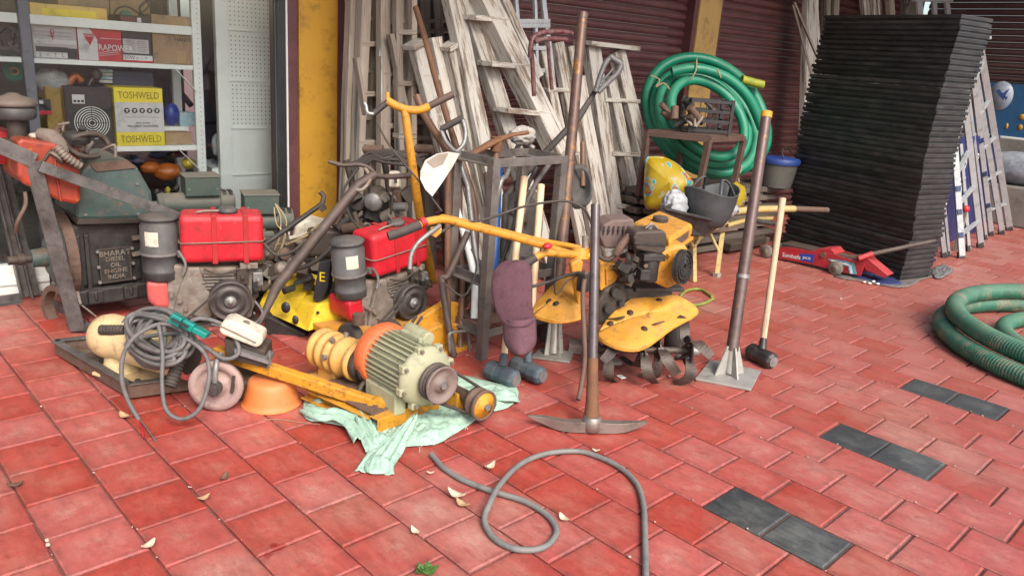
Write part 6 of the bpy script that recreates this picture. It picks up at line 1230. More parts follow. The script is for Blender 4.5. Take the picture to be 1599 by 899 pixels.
# tines
tm = mat('worn_tine_steel', (.045, .035, .03), .55, metal=.3, col2=(.12, .09, .07), sc=12, bump=.25, rust=.35, rustc=(.10, .05, .03))
axt = V((1, -.12, 0)).normalized()
tz = .165; th_ = q(1077, 566, -.02); th_ = V((th_.x, th_.y, tz))
g = G(); g.cyl(th_-axt*.46, th_, .017, n=12); put(g, 'tine_shaft', tm, tt); g = G(); g.cyl(th_-axt*.01, th_+axt*.035, .026, n=14); put(g, 'shaft_end', steel, tt)
for si, s in enumerate((0.02, .17, .25, .42)):
    cc_ = th_-axt*s; g = G(); g.cyl(cc_-axt*.004, cc_+axt*.004, .075, n=4 if si else 16); put(g, 'tine_flange', tm, tt)
    for k in range(4):
        an = k*pi/2+.5+si*.6; x1, y1, _ = frame(axt); u = x1*cos(an)+y1*sin(an); v = axt.cross(u)
        ps = [cc_+u*.03, cc_+u*.075+v*.012, cc_+u*.112+v*.04, cc_+u*.12+v*.08+axt*(.02 if k % 2 else -.02), cc_+u*.105+v*.12+axt*(.06 if k % 2 else -.06)]
        ps = [V((p.x, p.y, max(.006, p.z))) for p in spline(ps, 4)]; g = G(); rows = []
        for i, p in enumerate(ps):
            dd = (ps[min(i+1, len(ps)-1)]-ps[max(i-1, 0)]).normalized(); w_ = axt.lerp(u, .25*i/len(ps)).normalized(); w_ = (w_-dd*w_.dot(dd)).normalized(); wd = .012+.006*sin(pi*i/len(ps)); rows.append([p-w_*wd*1.5, p, p+w_*wd*1.5])
        g.grid(rows, .005, smooth=False); put(g, 'tine', tm, tt)
        g = G(); p = cc_+u*.045; g.cyl(p-axt*.012, p+axt*.014, .008, n=6); put(g, 'tine_bolt', steel, tt)
# handlebars
def wt(pts, r, nm, m, par=tt, k=5, n=12): g = G(); g.tube([atd(*p) for p in pts], r, n, k=k); return put(g, nm, m, par, world=True)
D0 = depth(W1+V((0, 0, .6)))
wt([(926, 400, 3.72), (895, 397, 3.68), (850, 384, 3.55), (790, 367, 3.38), (730, 352, 3.22), (697, 343, 3.14), (672, 345, 3.08), (655, 351, 3.05)], .0165, 'handle_tube', ymach)
wt([(926, 392, 3.86), (890, 384, 3.84), (840, 375, 3.7), (770, 358, 3.5), (700, 341, 3.3), (690, 341, 3.2)], .0145, 'handle_tube', ymach)
wt([(655, 351, 3.05), (630, 361, 3.02), (606, 369, 3.0)], .019, 'rubber_grip', rubber); wt([(664, 346, 3.06), (657, 349, 3.05)], .0215, 'switch_ring', redstrap)
wt([(687, 352, 3.1), (668, 366, 3.06), (652, 380, 3.04), (642, 398, 3.03), (640, 420, 3.03)], .009, 'clutch_lever', steel); g = G(); g.ext([atd(*p, 3.1) for p in ((672, 354), (688, 352), (690, 362), (680, 371), (671, 366))], RZ*.03); put(g, 'lever_bracket', ymach, tt, world=True, bevel=.003)
wt([(892, 398, 3.66), (868, 396, 3.58), (852, 395, 3.55), (838, 401, 3.52), (822, 411, 3.5)], .017, 'handle_tube', ymach); wt([(836, 402, 3.515), (820, 412, 3.5)], .0195, 'rubber_grip', rubber)
g = G(); a = atd(855, 384, 3.5); g.sphere(a, .02, 10, 8, (1.3, 1, .7)); put(g, 'stop_switch', redc, tt, world=True)
wt([(905, 405, 3.72), (906, 388, 3.72)], .045, 'steering_column', ymach); wt([(914, 388, 3.7), (914, 368, 3.7)], .016, 'column_bolt', grime)
wt([(925, 398, 3.72), (940, 420, 3.76), (950, 452, 3.8)], .024, 'column_arm', ymach)
wt([(690, 362, 3.1), (712, 350, 3.2), (760, 342, 3.3), (820, 322, 3.4), (880, 314, 3.5), (910, 325, 3.55), (922, 345, 3.6), (928, 372, 3.65)], .0055, 'throttle_cable', rubber, k=6, n=6)
wt([(820, 450, 3.5), (850, 442, 3.52), (885, 430, 3.6), (912, 424, 3.7)], .008, 'control_rod', iron, n=8)
wt([(868, 398, 3.55), (866, 430, 3.55), (868, 460, 3.6), (885, 440, 3.62), (905, 428, 3.68)], .0035, 'wire', rubber, n=6)
wt([(915, 425, 3.6), (910, 460, 3.58), (912, 520, 3.56), (913, 560, 3.55), (909, 595, 3.54), (903, 624, 3.5)], .011, 'drag_stake', brownm, n=8)
g = G(); g.box(atd(912, 440, 3.62), (.05, .05, .09)); put(g, 'stake_socket', iron, tt, world=True, bevel=.004)
# ================================================================== TOOL STAND AND STANDING TOOLS
def rod(name, label, cat, pts, r, m, n=12, k=4, base=None, group=None, parts=None):
    t = thing(name, label, cat, base or pts[-1], 0, group); g = G(); g.tube(pts, r, n, k=k); put(g, 'shaft', m, t, world=True); return t
S0 = at(752, 560); SF = Fr(S0, 0.); st = thing('tool_stand', 'grey angle iron stand frame full of hand tools in the centre', 'stand', S0, 0); q = SF.pt
HS = q(757, 248, 0).z; SX = q(877, 252, 0).x; SYd = SF.px(717, 252, 0).y; SYd = max(.28, min(.6, SYd))
stm = mat('grey_stand_iron', (.105, .095, .086), .5, metal=.3, col2=(.18, .165, .15), sc=8, bump=.2, rust=.32, rustc=(.13, .075, .05), dust=.3)
def abar(a, b, w, nm='stand_bar', up=V((0, 0, 1))): return angle_bar(a, b, w, nm, up, st, stm)
for x, y in ((0, 0), (SX, 0), (0, SYd), (SX, SYd)): abar(V((x, y, .0)), V((x, y, HS)), .045, 'stand_leg', V((0, 1, 0)))
for z in (HS, .16, .42):
    o = .004
    abar(V((.02, 0, z-.02)), V((SX-.02, 0, z-.02)), .042); abar(V((0, .02, z-.02)), V((0, SYd-.02, z-.02)), .042); abar(V((.02, SYd, z-.02)), V((SX-.02, SYd, z-.02)), .042); abar(V((SX, .02, z-.02)), V((SX, SYd-.02, z-.02)), .042)
g = G(); g.box((SX/2, SYd/2, .17), (SX-.05, SYd-.05, .004)); put(g, 'bottom_shelf', brownm, st)
# --- things in the stand
toolrust = mat('orange_rusted_steel', (.20, .085, .035), .75, metal=.2, col2=(.10, .045, .025), sc=14, bump=.5, dust=.3)
hoe_m = mat('ground_steel_blade', (.52, .49, .44), .5, metal=.3, col2=(.40, .36, .30), sc=5, bump=.1, rust=.2, rustc=(.28, .19, .12))
b = S0+V((.07, .08, .175)); t = thing('pickaxe', 'rusty pickaxe standing in the tool stand with its head resting on the rim', 'pickaxe', b, 0)
g = G(); g.tube([atd(776, 226, 3.95), V((b.x, b.y, b.z))], .018, 10); put(g, 'handle', w_brown, t, world=True)
g = G(); hd = [atd(719, 249, 3.85), atd(745, 236, 3.88), atd(770, 222, 3.92), atd(778, 218, 3.93), atd(800, 211, 3.96), atd(824, 207, 4.0)]
g.tube(spline(hd, 4), [.010, .026, .030, .034, .026, .018, .02], 8, flat=.55); put(g, 'head', toolrust, t, world=True); g = G(); g.cyl(atd(776, 214, 3.93), atd(774, 236, 3.95), .034, .028, 14); put(g, 'eye_socket', toolrust, t, world=True)
t = thing('hoe', 'hoe with broad pale steel blade left of the tool stand', 'hoe', S0+V((-.08, .2, .002)), 0)
g = G(); bl = [(656, 268), (664, 250), (682, 240), (700, 237), (718, 240), (706, 262), (690, 286), (675, 307), (664, 296), (656, 280)]
g.ext([atd(a, b_, 3.82) for a, b_ in bl], RZ*.005); put(g, 'blade', hoe_m, t, world=True, bevel=.001)
g = G(); g.ext([atd(a, b_, 3.815) for a, b_ in ((666, 252), (684, 241), (700, 239), (692, 256), (678, 262))], RZ*.003); put(g, 'rust_stain', w_grey, t, world=True)
g = G(); g.tube([atd(700, 246, 3.85), S0+V((-.06, .2, .002))], .018, 10); put(g, 'handle', w_brown, t, world=True)
for lab, ps, r, m, nm, ct_, bz in (
    ('long dark brown pole leaning past the T handle, tallest tool of the stand', [atd(649, 12, 4.6), atd(668, 75, 4.5), atd(682, 130, 4.4), atd(700, 190, 4.3), atd(711, 224, 4.25), atd(742, 330, 4.15)], .0175, w_brown, 'pole', 'pole', (.1, .2)),
    ('bowed brown pick handle left of the D grip shovel', [atd(651, 150, 4.3), atd(662, 178, 4.28), atd(678, 205, 4.24), atd(697, 235, 4.2), atd(716, 300, 4.1)], .022, w_brown, 'pick_handle', 'handle', (.05, .3)),
    ('blue painted pole in the tool stand', [atd(779, 262, 4.25), atd(776, 300, 4.2), atd(770, 430, 4.15)], .024, mat('blue_pole_paint', (.01, .10, .34), .4, sc=5, bump=.05), 'pole', 'pole', (.2, .25)),
    ('white painted stick leaning in the tool stand', [atd(703, 296, 4.1), atd(720, 350, 4.05), atd(740, 430, 4.0)], .018, whitep, 'stick', 'stick', (.04, .12)),
    ('thin grey pipe leaning right to left through the tool stand, upper one', [atd(858, 256, 4.2), atd(830, 300, 4.1), atd(800, 385, 4.0)], .014, stm, 'pipe', 'pipe', (.2, .12)),
    ('thin dark pipe leaning beside the grey one in the tool stand', [atd(838, 262, 4.25), atd(815, 310, 4.15), atd(790, 392, 4.05)], .012, iron, 'pipe', 'pipe', (.17, .2)),
    ('bent grey steel hook bar between the pickaxe head and the dark shovel shaft', [atd(834, 232, 4.3), atd(815, 222, 4.3), atd(804, 240, 4.28), atd(790, 275, 4.2), atd(778, 300, 4.15)], .015, steel, 'hook_bar', 'bar', (.25, .3)),
    ('flat dark bar crossing behind the grey stand leg', [atd(690, 200, 4.35), atd(715, 260, 4.3), atd(745, 350, 4.2)], .014, iron, 'bar', 'bar', (.15, .33)),
    ('dark steel tube slanting from the centre engine to the stand leg', [atd(731, 362, 3.9), atd(700, 430, 3.9), atd(690, 440, 3.9)], .017, hmat, 'tube', 'tube', (-.1, .1)),
    ('rusty brown bar standing behind the blue pole', [atd(760, 270, 4.4), atd(762, 400, 4.3)], .018, brownm, 'bar', 'bar', (.12, .3)),
    ('dark wooden handle leaning at the left of the tool stand', [atd(700, 262, 4.25), atd(712, 360, 4.15), atd(722, 430, 4.1)], .017, w_brown, 'handle', 'handle', (-.02, .15)),
    ('black bar leaning beside the wooden handle at the left of the stand', [atd(688, 262, 4.4), atd(700, 340, 4.3), atd(708, 420, 4.2)], .02, blackm, 'bar', 'bar', (-.05, .3))):
    foot = S0+V((bz[0], bz[1], .175 if bz[0] > 0 else .003))
    rod(nm, lab, ct_, ps+[foot], r, m, k=4, base=foot)
# D grip shovel with forked metal neck
b = S0+V((.1, .12, .176)); t = thing('shovel', 'shovel with black D grip and forked metal neck standing in the stand', 'shovel', b, 0)
g = G(); g.tube([atd(689, 202, 4.15), atd(723, 184, 4.15)], .018, 10); put(g, 'grip', rubber, t, world=True)
g = G(); g.tube([atd(689, 204, 4.15), atd(697, 222, 4.14), atd(710, 236, 4.12)], .012, 8, k=3); g.tube([atd(722, 186, 4.15), atd(727, 205, 4.14), atd(724, 225, 4.13), atd(712, 238, 4.12)], .013, 8, k=3); g.tube([atd(711, 236, 4.12), atd(730, 290, 4.1), b], .016, 8); put(g, 'forked_neck', steel, t, world=True)
# shovel blades hanging inside the stand
for i, (ou, dd, l) in enumerate(((((700, 410), (712, 395), (745, 400), (760, 430), (742, 470), (712, 462)), 4.2, 'dark shovel blade low in the tool stand behind its front leg'), (((786, 330), (800, 300), (838, 300), (848, 345), (836, 400), (800, 410)), 4.45, 'grey shovel blade hanging in the right half of the tool stand'), (((893, 262), (912, 258), (922, 275), (925, 305), (915, 322), (893, 322)), 4.3, 'rounded dark grey shovel blade right of the tall rusty pipe'))):
    c = atd(ou[0][0], ou[0][1], dd); t = thing('shovel', l, 'shovel', V((c.x, c.y, .17)), 0)
    rows = []; P_ = [V((a, b_, 0)) for a, b_ in ou]; cx_ = sum((p.x for p in P_))/len(P_); cy_ = sum((p.y for p in P_))/len(P_); sp = spline(P_, 4, True)
    for f in (1, .75, .5, .25, .02): rows.append([atd(cx_+(p.x-cx_)*f, cy_+(p.y-cy_)*f, dd+.03*(1-f)) for p in sp]+[atd(cx_+(sp[0].x-cx_)*f, cy_+(sp[0].y-cy_)*f, dd+.03*(1-f))])
    g = G(); g.grid(rows, .003); put(g, 'blade', [iron, stm, iron][i], t, world=True); g = G(); g.tube([atd(cx_, ou[0][1]-40, dd-.02+.04), atd(cx_, cy_, dd+.02)], .016, 8); put(g, 'handle', w_brown, t, world=True)
# black plastic D shovel seen from its grip, crossing behind the rusty pipe
b = S0+V((.30, .2, .176)); t = thing('shovel', 'black shovel with worn triangular D handle leaning across the wooden ladders', 'shovel', b, 0)
g = G(); g.tube([atd(930, 142, 4.45), atd(905, 182, 4.42), atd(850, 240, 4.35), atd(790, 305, 4.25), b], [.014, .02, .02, .02, .018], 10); put(g, 'shaft', rubber, t, world=True)
blk2 = mat('scuffed_black_plastic', (.04, .04, .042), .5, col2=(.16, .155, .15), sc=18, amt=.8, bump=.3)
g = G(); ol = [(928, 144), (936, 116), (948, 92), (958, 88), (971, 100), (968, 112), (948, 132), (934, 146)]; il = [(938, 126), (950, 104), (956, 100), (962, 106), (955, 116), (944, 128)]
g.tube([atd(a, b_, 4.4) for a, b_ in ((930, 144), (937, 120), (946, 98), (955, 90))], .016, 8, k=3); g.tube([atd(a, b_, 4.4) for a, b_ in ((934, 144), (950, 128), (966, 112), (970, 100))], .017, 8, k=3); g.tube([atd(953, 89, 4.4), atd(971, 101, 4.4)], .020, 8); g.tube([atd(938, 130, 4.4), atd(957, 108, 4.4)], .008, 6); put(g, 'd_handle', blk2, t, world=True)
# tall rusty pipe tamper
def tamper(label, top, topd, base_px, plate, r, r2, m_up, m_pipe, gus, band=None):
    b = at(*base_px); t = thing('tamper', label, 'tamper', b, 0); tp_ = atd(top[0], top[1], topd); j = b.lerp(tp_, .10)
    g = G(); d = tp_-j; nseg = 8; g.tube([j+d*(i/nseg) for i in range(nseg+1)], [r2+(r-r2)*i/nseg for i in range(nseg+1)], 18); put(g, 'pipe', m_pipe, t, world=True)
    g = G(); g.ring(tp_-d.normalized()*.004, d, r*1.08, r*.3, .03, 20); put(g, 'pipe_collar', m_up, t, world=True)
    g = G(); P_ = [at(a, c, .014) for a, c in plate]; g.ext(P_, (0, 0, -.012)); put(g, 'foot_plate', gus, t, bevel=.002, world=True)
    c = sum(P_, V((0, 0, 0)))/4
    for k in range(4):
        p = c.lerp(P_[k], .42); g = G(); a = c+(j-c)*.95; s = (p-c).normalized().cross(V((0, 0, 1)))*.004; u = c+(p-c)*.12
        g.ext([u, p, p+V((0, 0, .006)), a+(p-c).normalized()*r2*1.1+V((0, 0, .03)), a+V((0, 0, .03))], s*2); put(g, 'gusset', gus, t, world=True)
    g = G(); g.tube([c, j+d.normalized()*.03], [r2*.9, r2*.85], 14); put(g, 'socket', gus, t, world=True)
    if band: p = b.lerp(tp_, band); g = G(); g.ring(p, d, r2*1.08, .006, .02, 18); put(g, 'weld_band', steel, t, world=True)
    return t
pipe_m = mat('rust_and_yellow_pipe', (.085, .05, .04), .45, metal=.35, col2=(.17, .11, .085), sc=6, bump=.25, rust=.42, rustc=(.30, .135, .02))
pipe_d = mat('dark_brown_pipe', (.10, .068, .062), .40, metal=.4, col2=(.14, .09, .08), sc=5, bump=.15, rust=.28, rustc=(.33, .17, .03))
plate_m = mat('bare_grey_plate', (.36, .345, .31), .55, metal=.3, col2=(.26, .245, .215), sc=8, bump=.15, rust=.15, rustc=(.24, .18, .12))
tamper('tamper with very tall rusty pipe and small grey foot plate beside the tool stand', (910, 24), 4.05, (862, 552), ((830, 556), (842, 543), (896, 548), (890, 564)), .0265, .030, pipe_m, pipe_m, plate_m)
tamper('tamper with dark brown yellow streaked pipe and square grey plate, right of the tiller', (1197, 178), 3.98, (1137, 588), ((1086, 590), (1110, 560), (1188, 578), (1173, 607)), .0265, .031, yrust, pipe_d, plate_m, .38)
# sledge hammers
ham_b = mat('blue_grey_hammer_paint', (.045, .085, .115), .45, metal=.1, col2=(.08, .10, .11), sc=8, bump=.2, rust=.22, rustc=(.16, .14, .12), dust=.25)
ham_k = mat('black_forged_head', (.03, .028, .026), .4, metal=.4, col2=(.07, .06, .055), sc=12, bump=.25)
def hammer(label, top, topd, h0, h1, r, m, hz, grp, up=.0, hm=None):
    a, b_ = at(*h0, hz), at(*h1, hz); c = (a+b_)/2; base = V((c.x, c.y, 0)); t = thing('sledge_hammer', label, 'sledge hammer', base, 0, grp); d = (b_-a); L = d.length
    g = G(); g.lathe([(r*.62, 0), (r*.92, L*.05), (r, L*.12), (r, L*.36), (r*.94, L*.42), (r*.94, L*.58), (r, L*.64), (r, L*.88), (r*.92, L*.95), (r*.62, L)], a, d, 8, smooth=False); put(g, 'head', m, t, world=True, bevel=.005)
    for p, s in ((a, -1), (b_, 1)): g = G(); g.cyl(p, p+d.normalized()*s*.003, r*.6, n=16); put(g, 'striking_face', steel, t, world=True)
    tp_ = atd(top[0], top[1], topd); g = G(); g.tube([c+V((0, 0, -r*.5)), c.lerp(tp_, .3), c.lerp(tp_, .7), tp_], [.016, .0165, .0175, .019], 14); put(g, 'handle', hm or w_new, t, world=True); g = G(); g.cyl(c+V((0, 0, r*.7)), c+(tp_-c).normalized()*(r+.045), .022, .018, 12); put(g, 'collar', m, t, world=True); return t
HG = 'long handled sledge hammers'
hammer('sledge hammer with blue grey head and pale handle under the cap, nearest the motor', (819, 277), 3.95, (762, 574), (806, 594), .048, ham_b, .05, HG)
hammer('sledge hammer with blue grey head behind, its handle hidden by the hanging cap', (845, 289), 3.98, (800, 567), (848, 588), .046, ham_b, .048, HG)
hammer('black headed sledge hammer with pale dirty handle standing beside the brown tamper pipe', (1222, 310), 4.25, (1170, 546), (1208, 565), .047, ham_k, .048, HG, hm=mat('w_dirty_handle', (.56, .43, .28), .55, col2=(.42, .31, .20), sc=3, bump=.1, wood=1, dust=.3))
# pickaxe in front
b = at(925, 668); t = thing('pickaxe', 'pickaxe standing upright on its curved steel head in front, with pipe handle', 'pickaxe', b, 0); pz = .045
top = atd(930, 319, 3.30); sk = at(924, 658, pz)
g = G(); g.tube([sk.lerp(top, .28), sk.lerp(top, .6), top], [.0215, .021, .020], 16); put(g, 'pipe_handle', mat('blued_steel_pipe', (.105, .085, .085), .32, metal=.6, col2=(.15, .12, .115), sc=5, bump=.08), t, world=True)
g = G(); g.tube([sk, sk.lerp(top, .08), sk.lerp(top, .16), sk.lerp(top, .24), sk.lerp(top, .29)], [.036, .028, .025, .023, .0225], 14); put(g, 'rusty_sleeve', toolrust, t, world=True)
hs = spline([at(824, 649, .05), at(850, 655, .035), at(880, 663, .026), at(924, 665, .03), at(965, 666, .026), at(990, 663, .036), at(1012, 659, .045)], 5); n = len(hs); g = G(); rows = []
steelb = mat('bright_worn_steel', (.30, .26, .23), .38, metal=.6, col2=(.20, .165, .14), sc=6, bump=.15, rust=.25, rustc=(.16, .10, .07))
for i, p in enumerate(hs):
    f = i/(n-1); e_ = abs(f-.5)*2; hh = .030*(1-e_**2.2)+.004; ww = .016*(1-e_**3)+.002; dd = (hs[min(i+1, n-1)]-hs[max(i-1, 0)]).normalized(); s = dd.cross(V((0, 0, 1))).normalized()
    rows.append([p-s*ww-V((0, 0, hh*.7)), p+s*ww-V((0, 0, hh*.7)), p+s*ww+V((0, 0, hh*.7)), p-s*ww+V((0, 0, hh*.7)), p-s*ww-V((0, 0, hh*.7))])
for r_ in rows:
    for v in r_: v.z = max(.003, v.z)
g.grid(rows, 0, smooth=False); g.add(rows[0][:4], [(0, 1, 2, 3)]); g.add(rows[-1][:4], [(3, 2, 1, 0)]); put(g, 'head', steelb, t, world=True, bevel=.001)
g = G(); g.lathe([(.032, -.03), (.040, -.026), (.042, .0), (.040, .03), (.032, .036)], sk+V((0, 0, -.008)), (0, 0, 1), 18); put(g, 'eye_socket', steelb, t, world=True)
# maroon cap hanging
cap_m = mat('faded_maroon_cloth', (.075, .030, .040), .9, col2=(.115, .05, .062), sc=9, bump=.5, bsc=300)
b = atd(800, 482, 3.5); t = thing('cap', 'faded maroon cloth cap hanging from a hammer handle with its visor down', 'cap', b, 0)
prof = [(407, 806, 12, .015), (411, 803, 22, .03), (419, 800, 29, .042), (435, 799, 33, .05), (465, 800, 32, .055), (488, 804, 29, .05), (502, 808, 26, .04), (509, 810, 24, .025)]
g = G(); rows = []
rr = random.Random(2)
for (py, cx_, w_, dp) in [(V(a).to_tuple() if False else a) for a in prof]:
    row = []
    for j in range(28):
        an = j*2*pi/28; wob = 1+.03*sin(an*3+py*.05)+.02*sin(an*7+py*.11); row.append(atd(cx_+cos(an)*w_*wob, py+3*sin(an*2), 3.48+sin(an)*dp*.62*wob+.007*mno.noise(V((cos(an)*w_*.06, py*.05, 2)))+.006*mno.noise(V((cos(an)*w_*.2+py*.05, py*.1, 5)))))
    rows.append(row+[row[0].copy()])
g.grid(rows, 0); g.add(rows[0][:28], [tuple(range(28))]); g.add(rows[-1][:28], [tuple(range(28))[::-1]]); put(g, 'crown', cap_m, t, world=True, sub=1)
vis_m = mat('maroon_visor_cloth', (.105, .045, .058), .85, col2=(.145, .068, .08), sc=9, bump=.4, bsc=300)
g = G(); rows = []
for i in range(13):
    f = i/12; hw = 25*(1-max(0, (f-.55)/.45)**2.4*.55); rows.append([atd(811+2*f+hw*u, 500+54*f-6*u*u*(1-f)-3*abs(u)**3*f, 3.43+.055*u*u-.015*f) for u in [k/8-1 for k in range(17)]])
g.grid(rows, .004); put(g, 'visor', vis_m, t, world=True)
g = G(); g.tube([atd(785, 500, 3.45), atd(798, 508, 3.425), atd(812, 510, 3.42), atd(826, 507, 3.425), atd(836, 498, 3.45)], .003, 6, k=4); put(g, 'visor_seam', cap_m, t, world=True)
for x0_, x1_, x2_ in (): g = G(); g.tube([atd(805, 409, 3.47), atd(x0_, 430, 3.452-.004), atd(x1_, 465, 3.443), atd(x2_, 503, 3.452)], .0016, 5, k=5); put(g, 'panel_seam', inkb, t, world=True)
g = G(); g.sphere(atd(806, 408, 3.5), .012, 10, 6, (1, 1, .6)); put(g, 'crown_button', cap_m, t, world=True)
for k in range(0): g = G(); g.tube([atd(776+14*k, 415+3*k, 3.455), atd(774+15*k, 450, 3.44), atd(782+13*k, 492, 3.445)], .002, 5, k=5); put(g, 'seam', cap_m, t, world=True)
# ================================================================== RIGHT MIDDLE: BARROW, BASKET, HOSE COIL, STOOL, JACK
wb_y = mat('chipped_barrow_yellow', (.50, .36, .09), .6, col2=(.36, .30, .17), sc=9, bump=.2, rust=.45, rustc=(.22, .15, .10), dust=.3)
l1, l2 = at(1083, 440), at(1119, 432); wb = thing('wheelbarrow', 'wheelbarrow with chipped yellow legs and handles behind the tiller', 'wheelbarrow', l1, 0)
BD = depth(l1)
def wbt(pts, r, nm, m=wb_y, n=10, k=4): g = G(); g.tube([p if isinstance(p, V) else atd(*p) for p in pts], r, n, k=k); return put(g, nm, m, wb, world=True)
g = G(); g.bar(l1, atd(1082, 350, 5.62), .035, .035); put(g, 'leg', wb_y, wb, world=True, bevel=.002); g = G(); g.bar(l2, atd(1128, 362, 5.85), .035, .035); put(g, 'leg', wb_y, wb, world=True, bevel=.002)
g = G(); g.box(l2+V((0, 0, .015)), (.05, .04, .03)); put(g, 'leg_shoe', plate_m, wb, world=True)
wbt([(1084, 385, 5.6), (1100, 362, 5.6)], .012, 'brace'); wbt([(1083, 385, 5.6), (1068, 360, 5.6)], .012, 'brace'); wbt([(1122, 392, 5.8), (1108, 362, 5.75)], .012, 'brace'); wbt([(1074, 366, 5.6), (1150, 358, 5.9)], .012, 'cross_bar', brownm)
g = G(); 
def barp(a, b_, w_, h_, nm, m=wb_y, par=wb): g = G(); g.bar(atd(*a), atd(*b_), w_, h_); return put(g, nm, m, par, bevel=.003, world=True)
barp((1050, 358, 5.35), (1130, 330, 5.75), .035, .045, 'handle_beam'); barp((1088, 372, 5.5), (1135, 345, 5.7), .03, .03, 'handle_beam')
wbt([(1128, 333, 5.75), (1180, 327, 5.9), (1240, 326, 6.1)], .026, 'handle', wb_y); wbt([(1240, 326, 6.1), (1292, 328, 6.3)], .022, 'handle_grip', brownm)
wbt([(1135, 352, 5.9), (1170, 342, 6.0), (1205, 340, 6.1)], .02, 'handle', wb_y); wbt([(1180, 345, 6.0), (1208, 349, 6.1)], .02, 'handle_grip', iron)
g = G(); P_ = [atd(1036, 326, 5.0), atd(1122, 346, 5.3), atd(1152, 330, 5.8), atd(1065, 312, 5.5)]; Pl = [atd(1058, 362, 5.15), atd(1100, 370, 5.35), atd(1120, 358, 5.65), atd(1078, 350, 5.45)]
g.add(P_+Pl, [(0, 1, 5, 4), (1, 2, 6, 5), (2, 3, 7, 6), (3, 0, 4, 7), (4, 5, 6, 7)]); g.add([p+V((0, 0, .006)) for p in Pl], [(3, 2, 1, 0)]); put(g, 'tray', iron, wb, world=True)
for i in range(4): g = G(); g.tube([P_[i], P_[(i+1) % 4]], .012, 8); put(g, 'tray_rim', iron, wb, world=True)
c = atd(1030, 352, 5.0); c.z = .19; g = G(); g.lathe([(.12, -.03), (.18, -.035), (.19, 0), (.18, .035), (.12, .03)], c, (.6, 1, 0), 30); w_ = put(g, 'wheel', rubber, wb, world=True); g = G(); g.lathe([(0, -.02), (.12, -.02), (.12, .02), (0, .02)], c, (.6, 1, 0), 20); g.v = [V(v) for v in g.v]; put(g, 'rim', pulm, w_, world=True)
g = G(); g.tube([c, atd(1060, 352, 5.2)], .015, 8); put(g, 'fork', wb_y, wb, world=True)
# black rubber basket
bk = atd(1104, 352, 5.42); k = depth(bk)/FP; t = thing('rubber_basket', 'black rubber basket with two loop handles sitting on the wheelbarrow', 'basket', bk, 0); rbm = mat('dusty_black_rubber', (.030, .036, .040), .5, col2=(.06, .066, .068), sc=8, bump=.25, dust=.3, dustc=(.2, .19, .18))
g = G(); rows = []
for f, rw, zz in ((1, 51, 58), (.98, 50, 56), (.7, 47, 38), (.35, 40, 15), (.1, 30, 2), (0, 2, 0)):
    row = []
    for j in range(33): an = j*2*pi/32; zc = zz-(9*cos(an)**2-5)*f*1.0; 
    row = [V((cos(j*2*pi/32)*rw*k, sin(j*2*pi/32)*rw*k*.72, (zz+(6*cos(2*j*2*pi/32)*f))*k)) for j in range(33)]
    rows.append(row)
g.grid(rows, .006); put(g, 'bowl', rbm, t, flip=False)
for s in (-1, 1):
    g = G(); y_ = s*.72*40*k; g.tube([(-.085, y_, .16), (-.09, y_, .21), (-.05, y_*.75, .30), (.0, y_*.6, .33), (.05, y_*.75, .30), (.09, y_, .21), (.085, y_, .16)], .011, 8, k=4, flat=.6); put(g, 'loop_handle', rbm, t)
    for x in (-.086, .086): g = G(); g.cyl((x, y_-s*0, .165), (x, y_+s*.012, .165), .016, n=12); put(g, 'rivet', rbm, t)
g = G(); g.cyl((.02, -.72*44*k, .15), (.02, -.72*45.5*k, .15), .010, n=10); put(g, 'steel_rivet', steel, t)
polyw = mat('milky_polythene', (.34, .35, .36), .35, col2=(.32, .33, .34), sc=12, bump=.9)
def crumple(name, label, cat, base, size, m, amp=.22, seed=0., n=40, k=26, fq=1.):
    g = G(); g.sphere((0, 0, 0), 1, n, k)
    for v in g.v:
        q_ = V((v.x*2.2+seed, v.y*2.2, v.z*2.2))*fq; d_ = (1-abs(mno.noise(q_)))*.6+(1-abs(mno.noise(q_*2.3)))*.28+(1-abs(mno.noise(q_*5)))*.10; s_ = 1-amp+amp*2*(d_-.55); v *= s_; v.x *= size[0]; v.y *= size[1]; v.z = max(0., (v.z+.8)*size[2]*.62)
    return put(g, name, m, label=label, cat=cat, base=base, local=True)
c = atd(1050, 344, 5.3); crumple('plastic_bag', 'crumpled milky plastic bag left of the rubber basket', 'bag', c, (.11, .10, .20), polyw, .25)
c = atd(1130, 338, 5.6); crumple('plastic_bag', 'crumpled milky plastic bag right of the rubber basket', 'bag', c, (.13, .1, .12), polyw, .25, 3.)
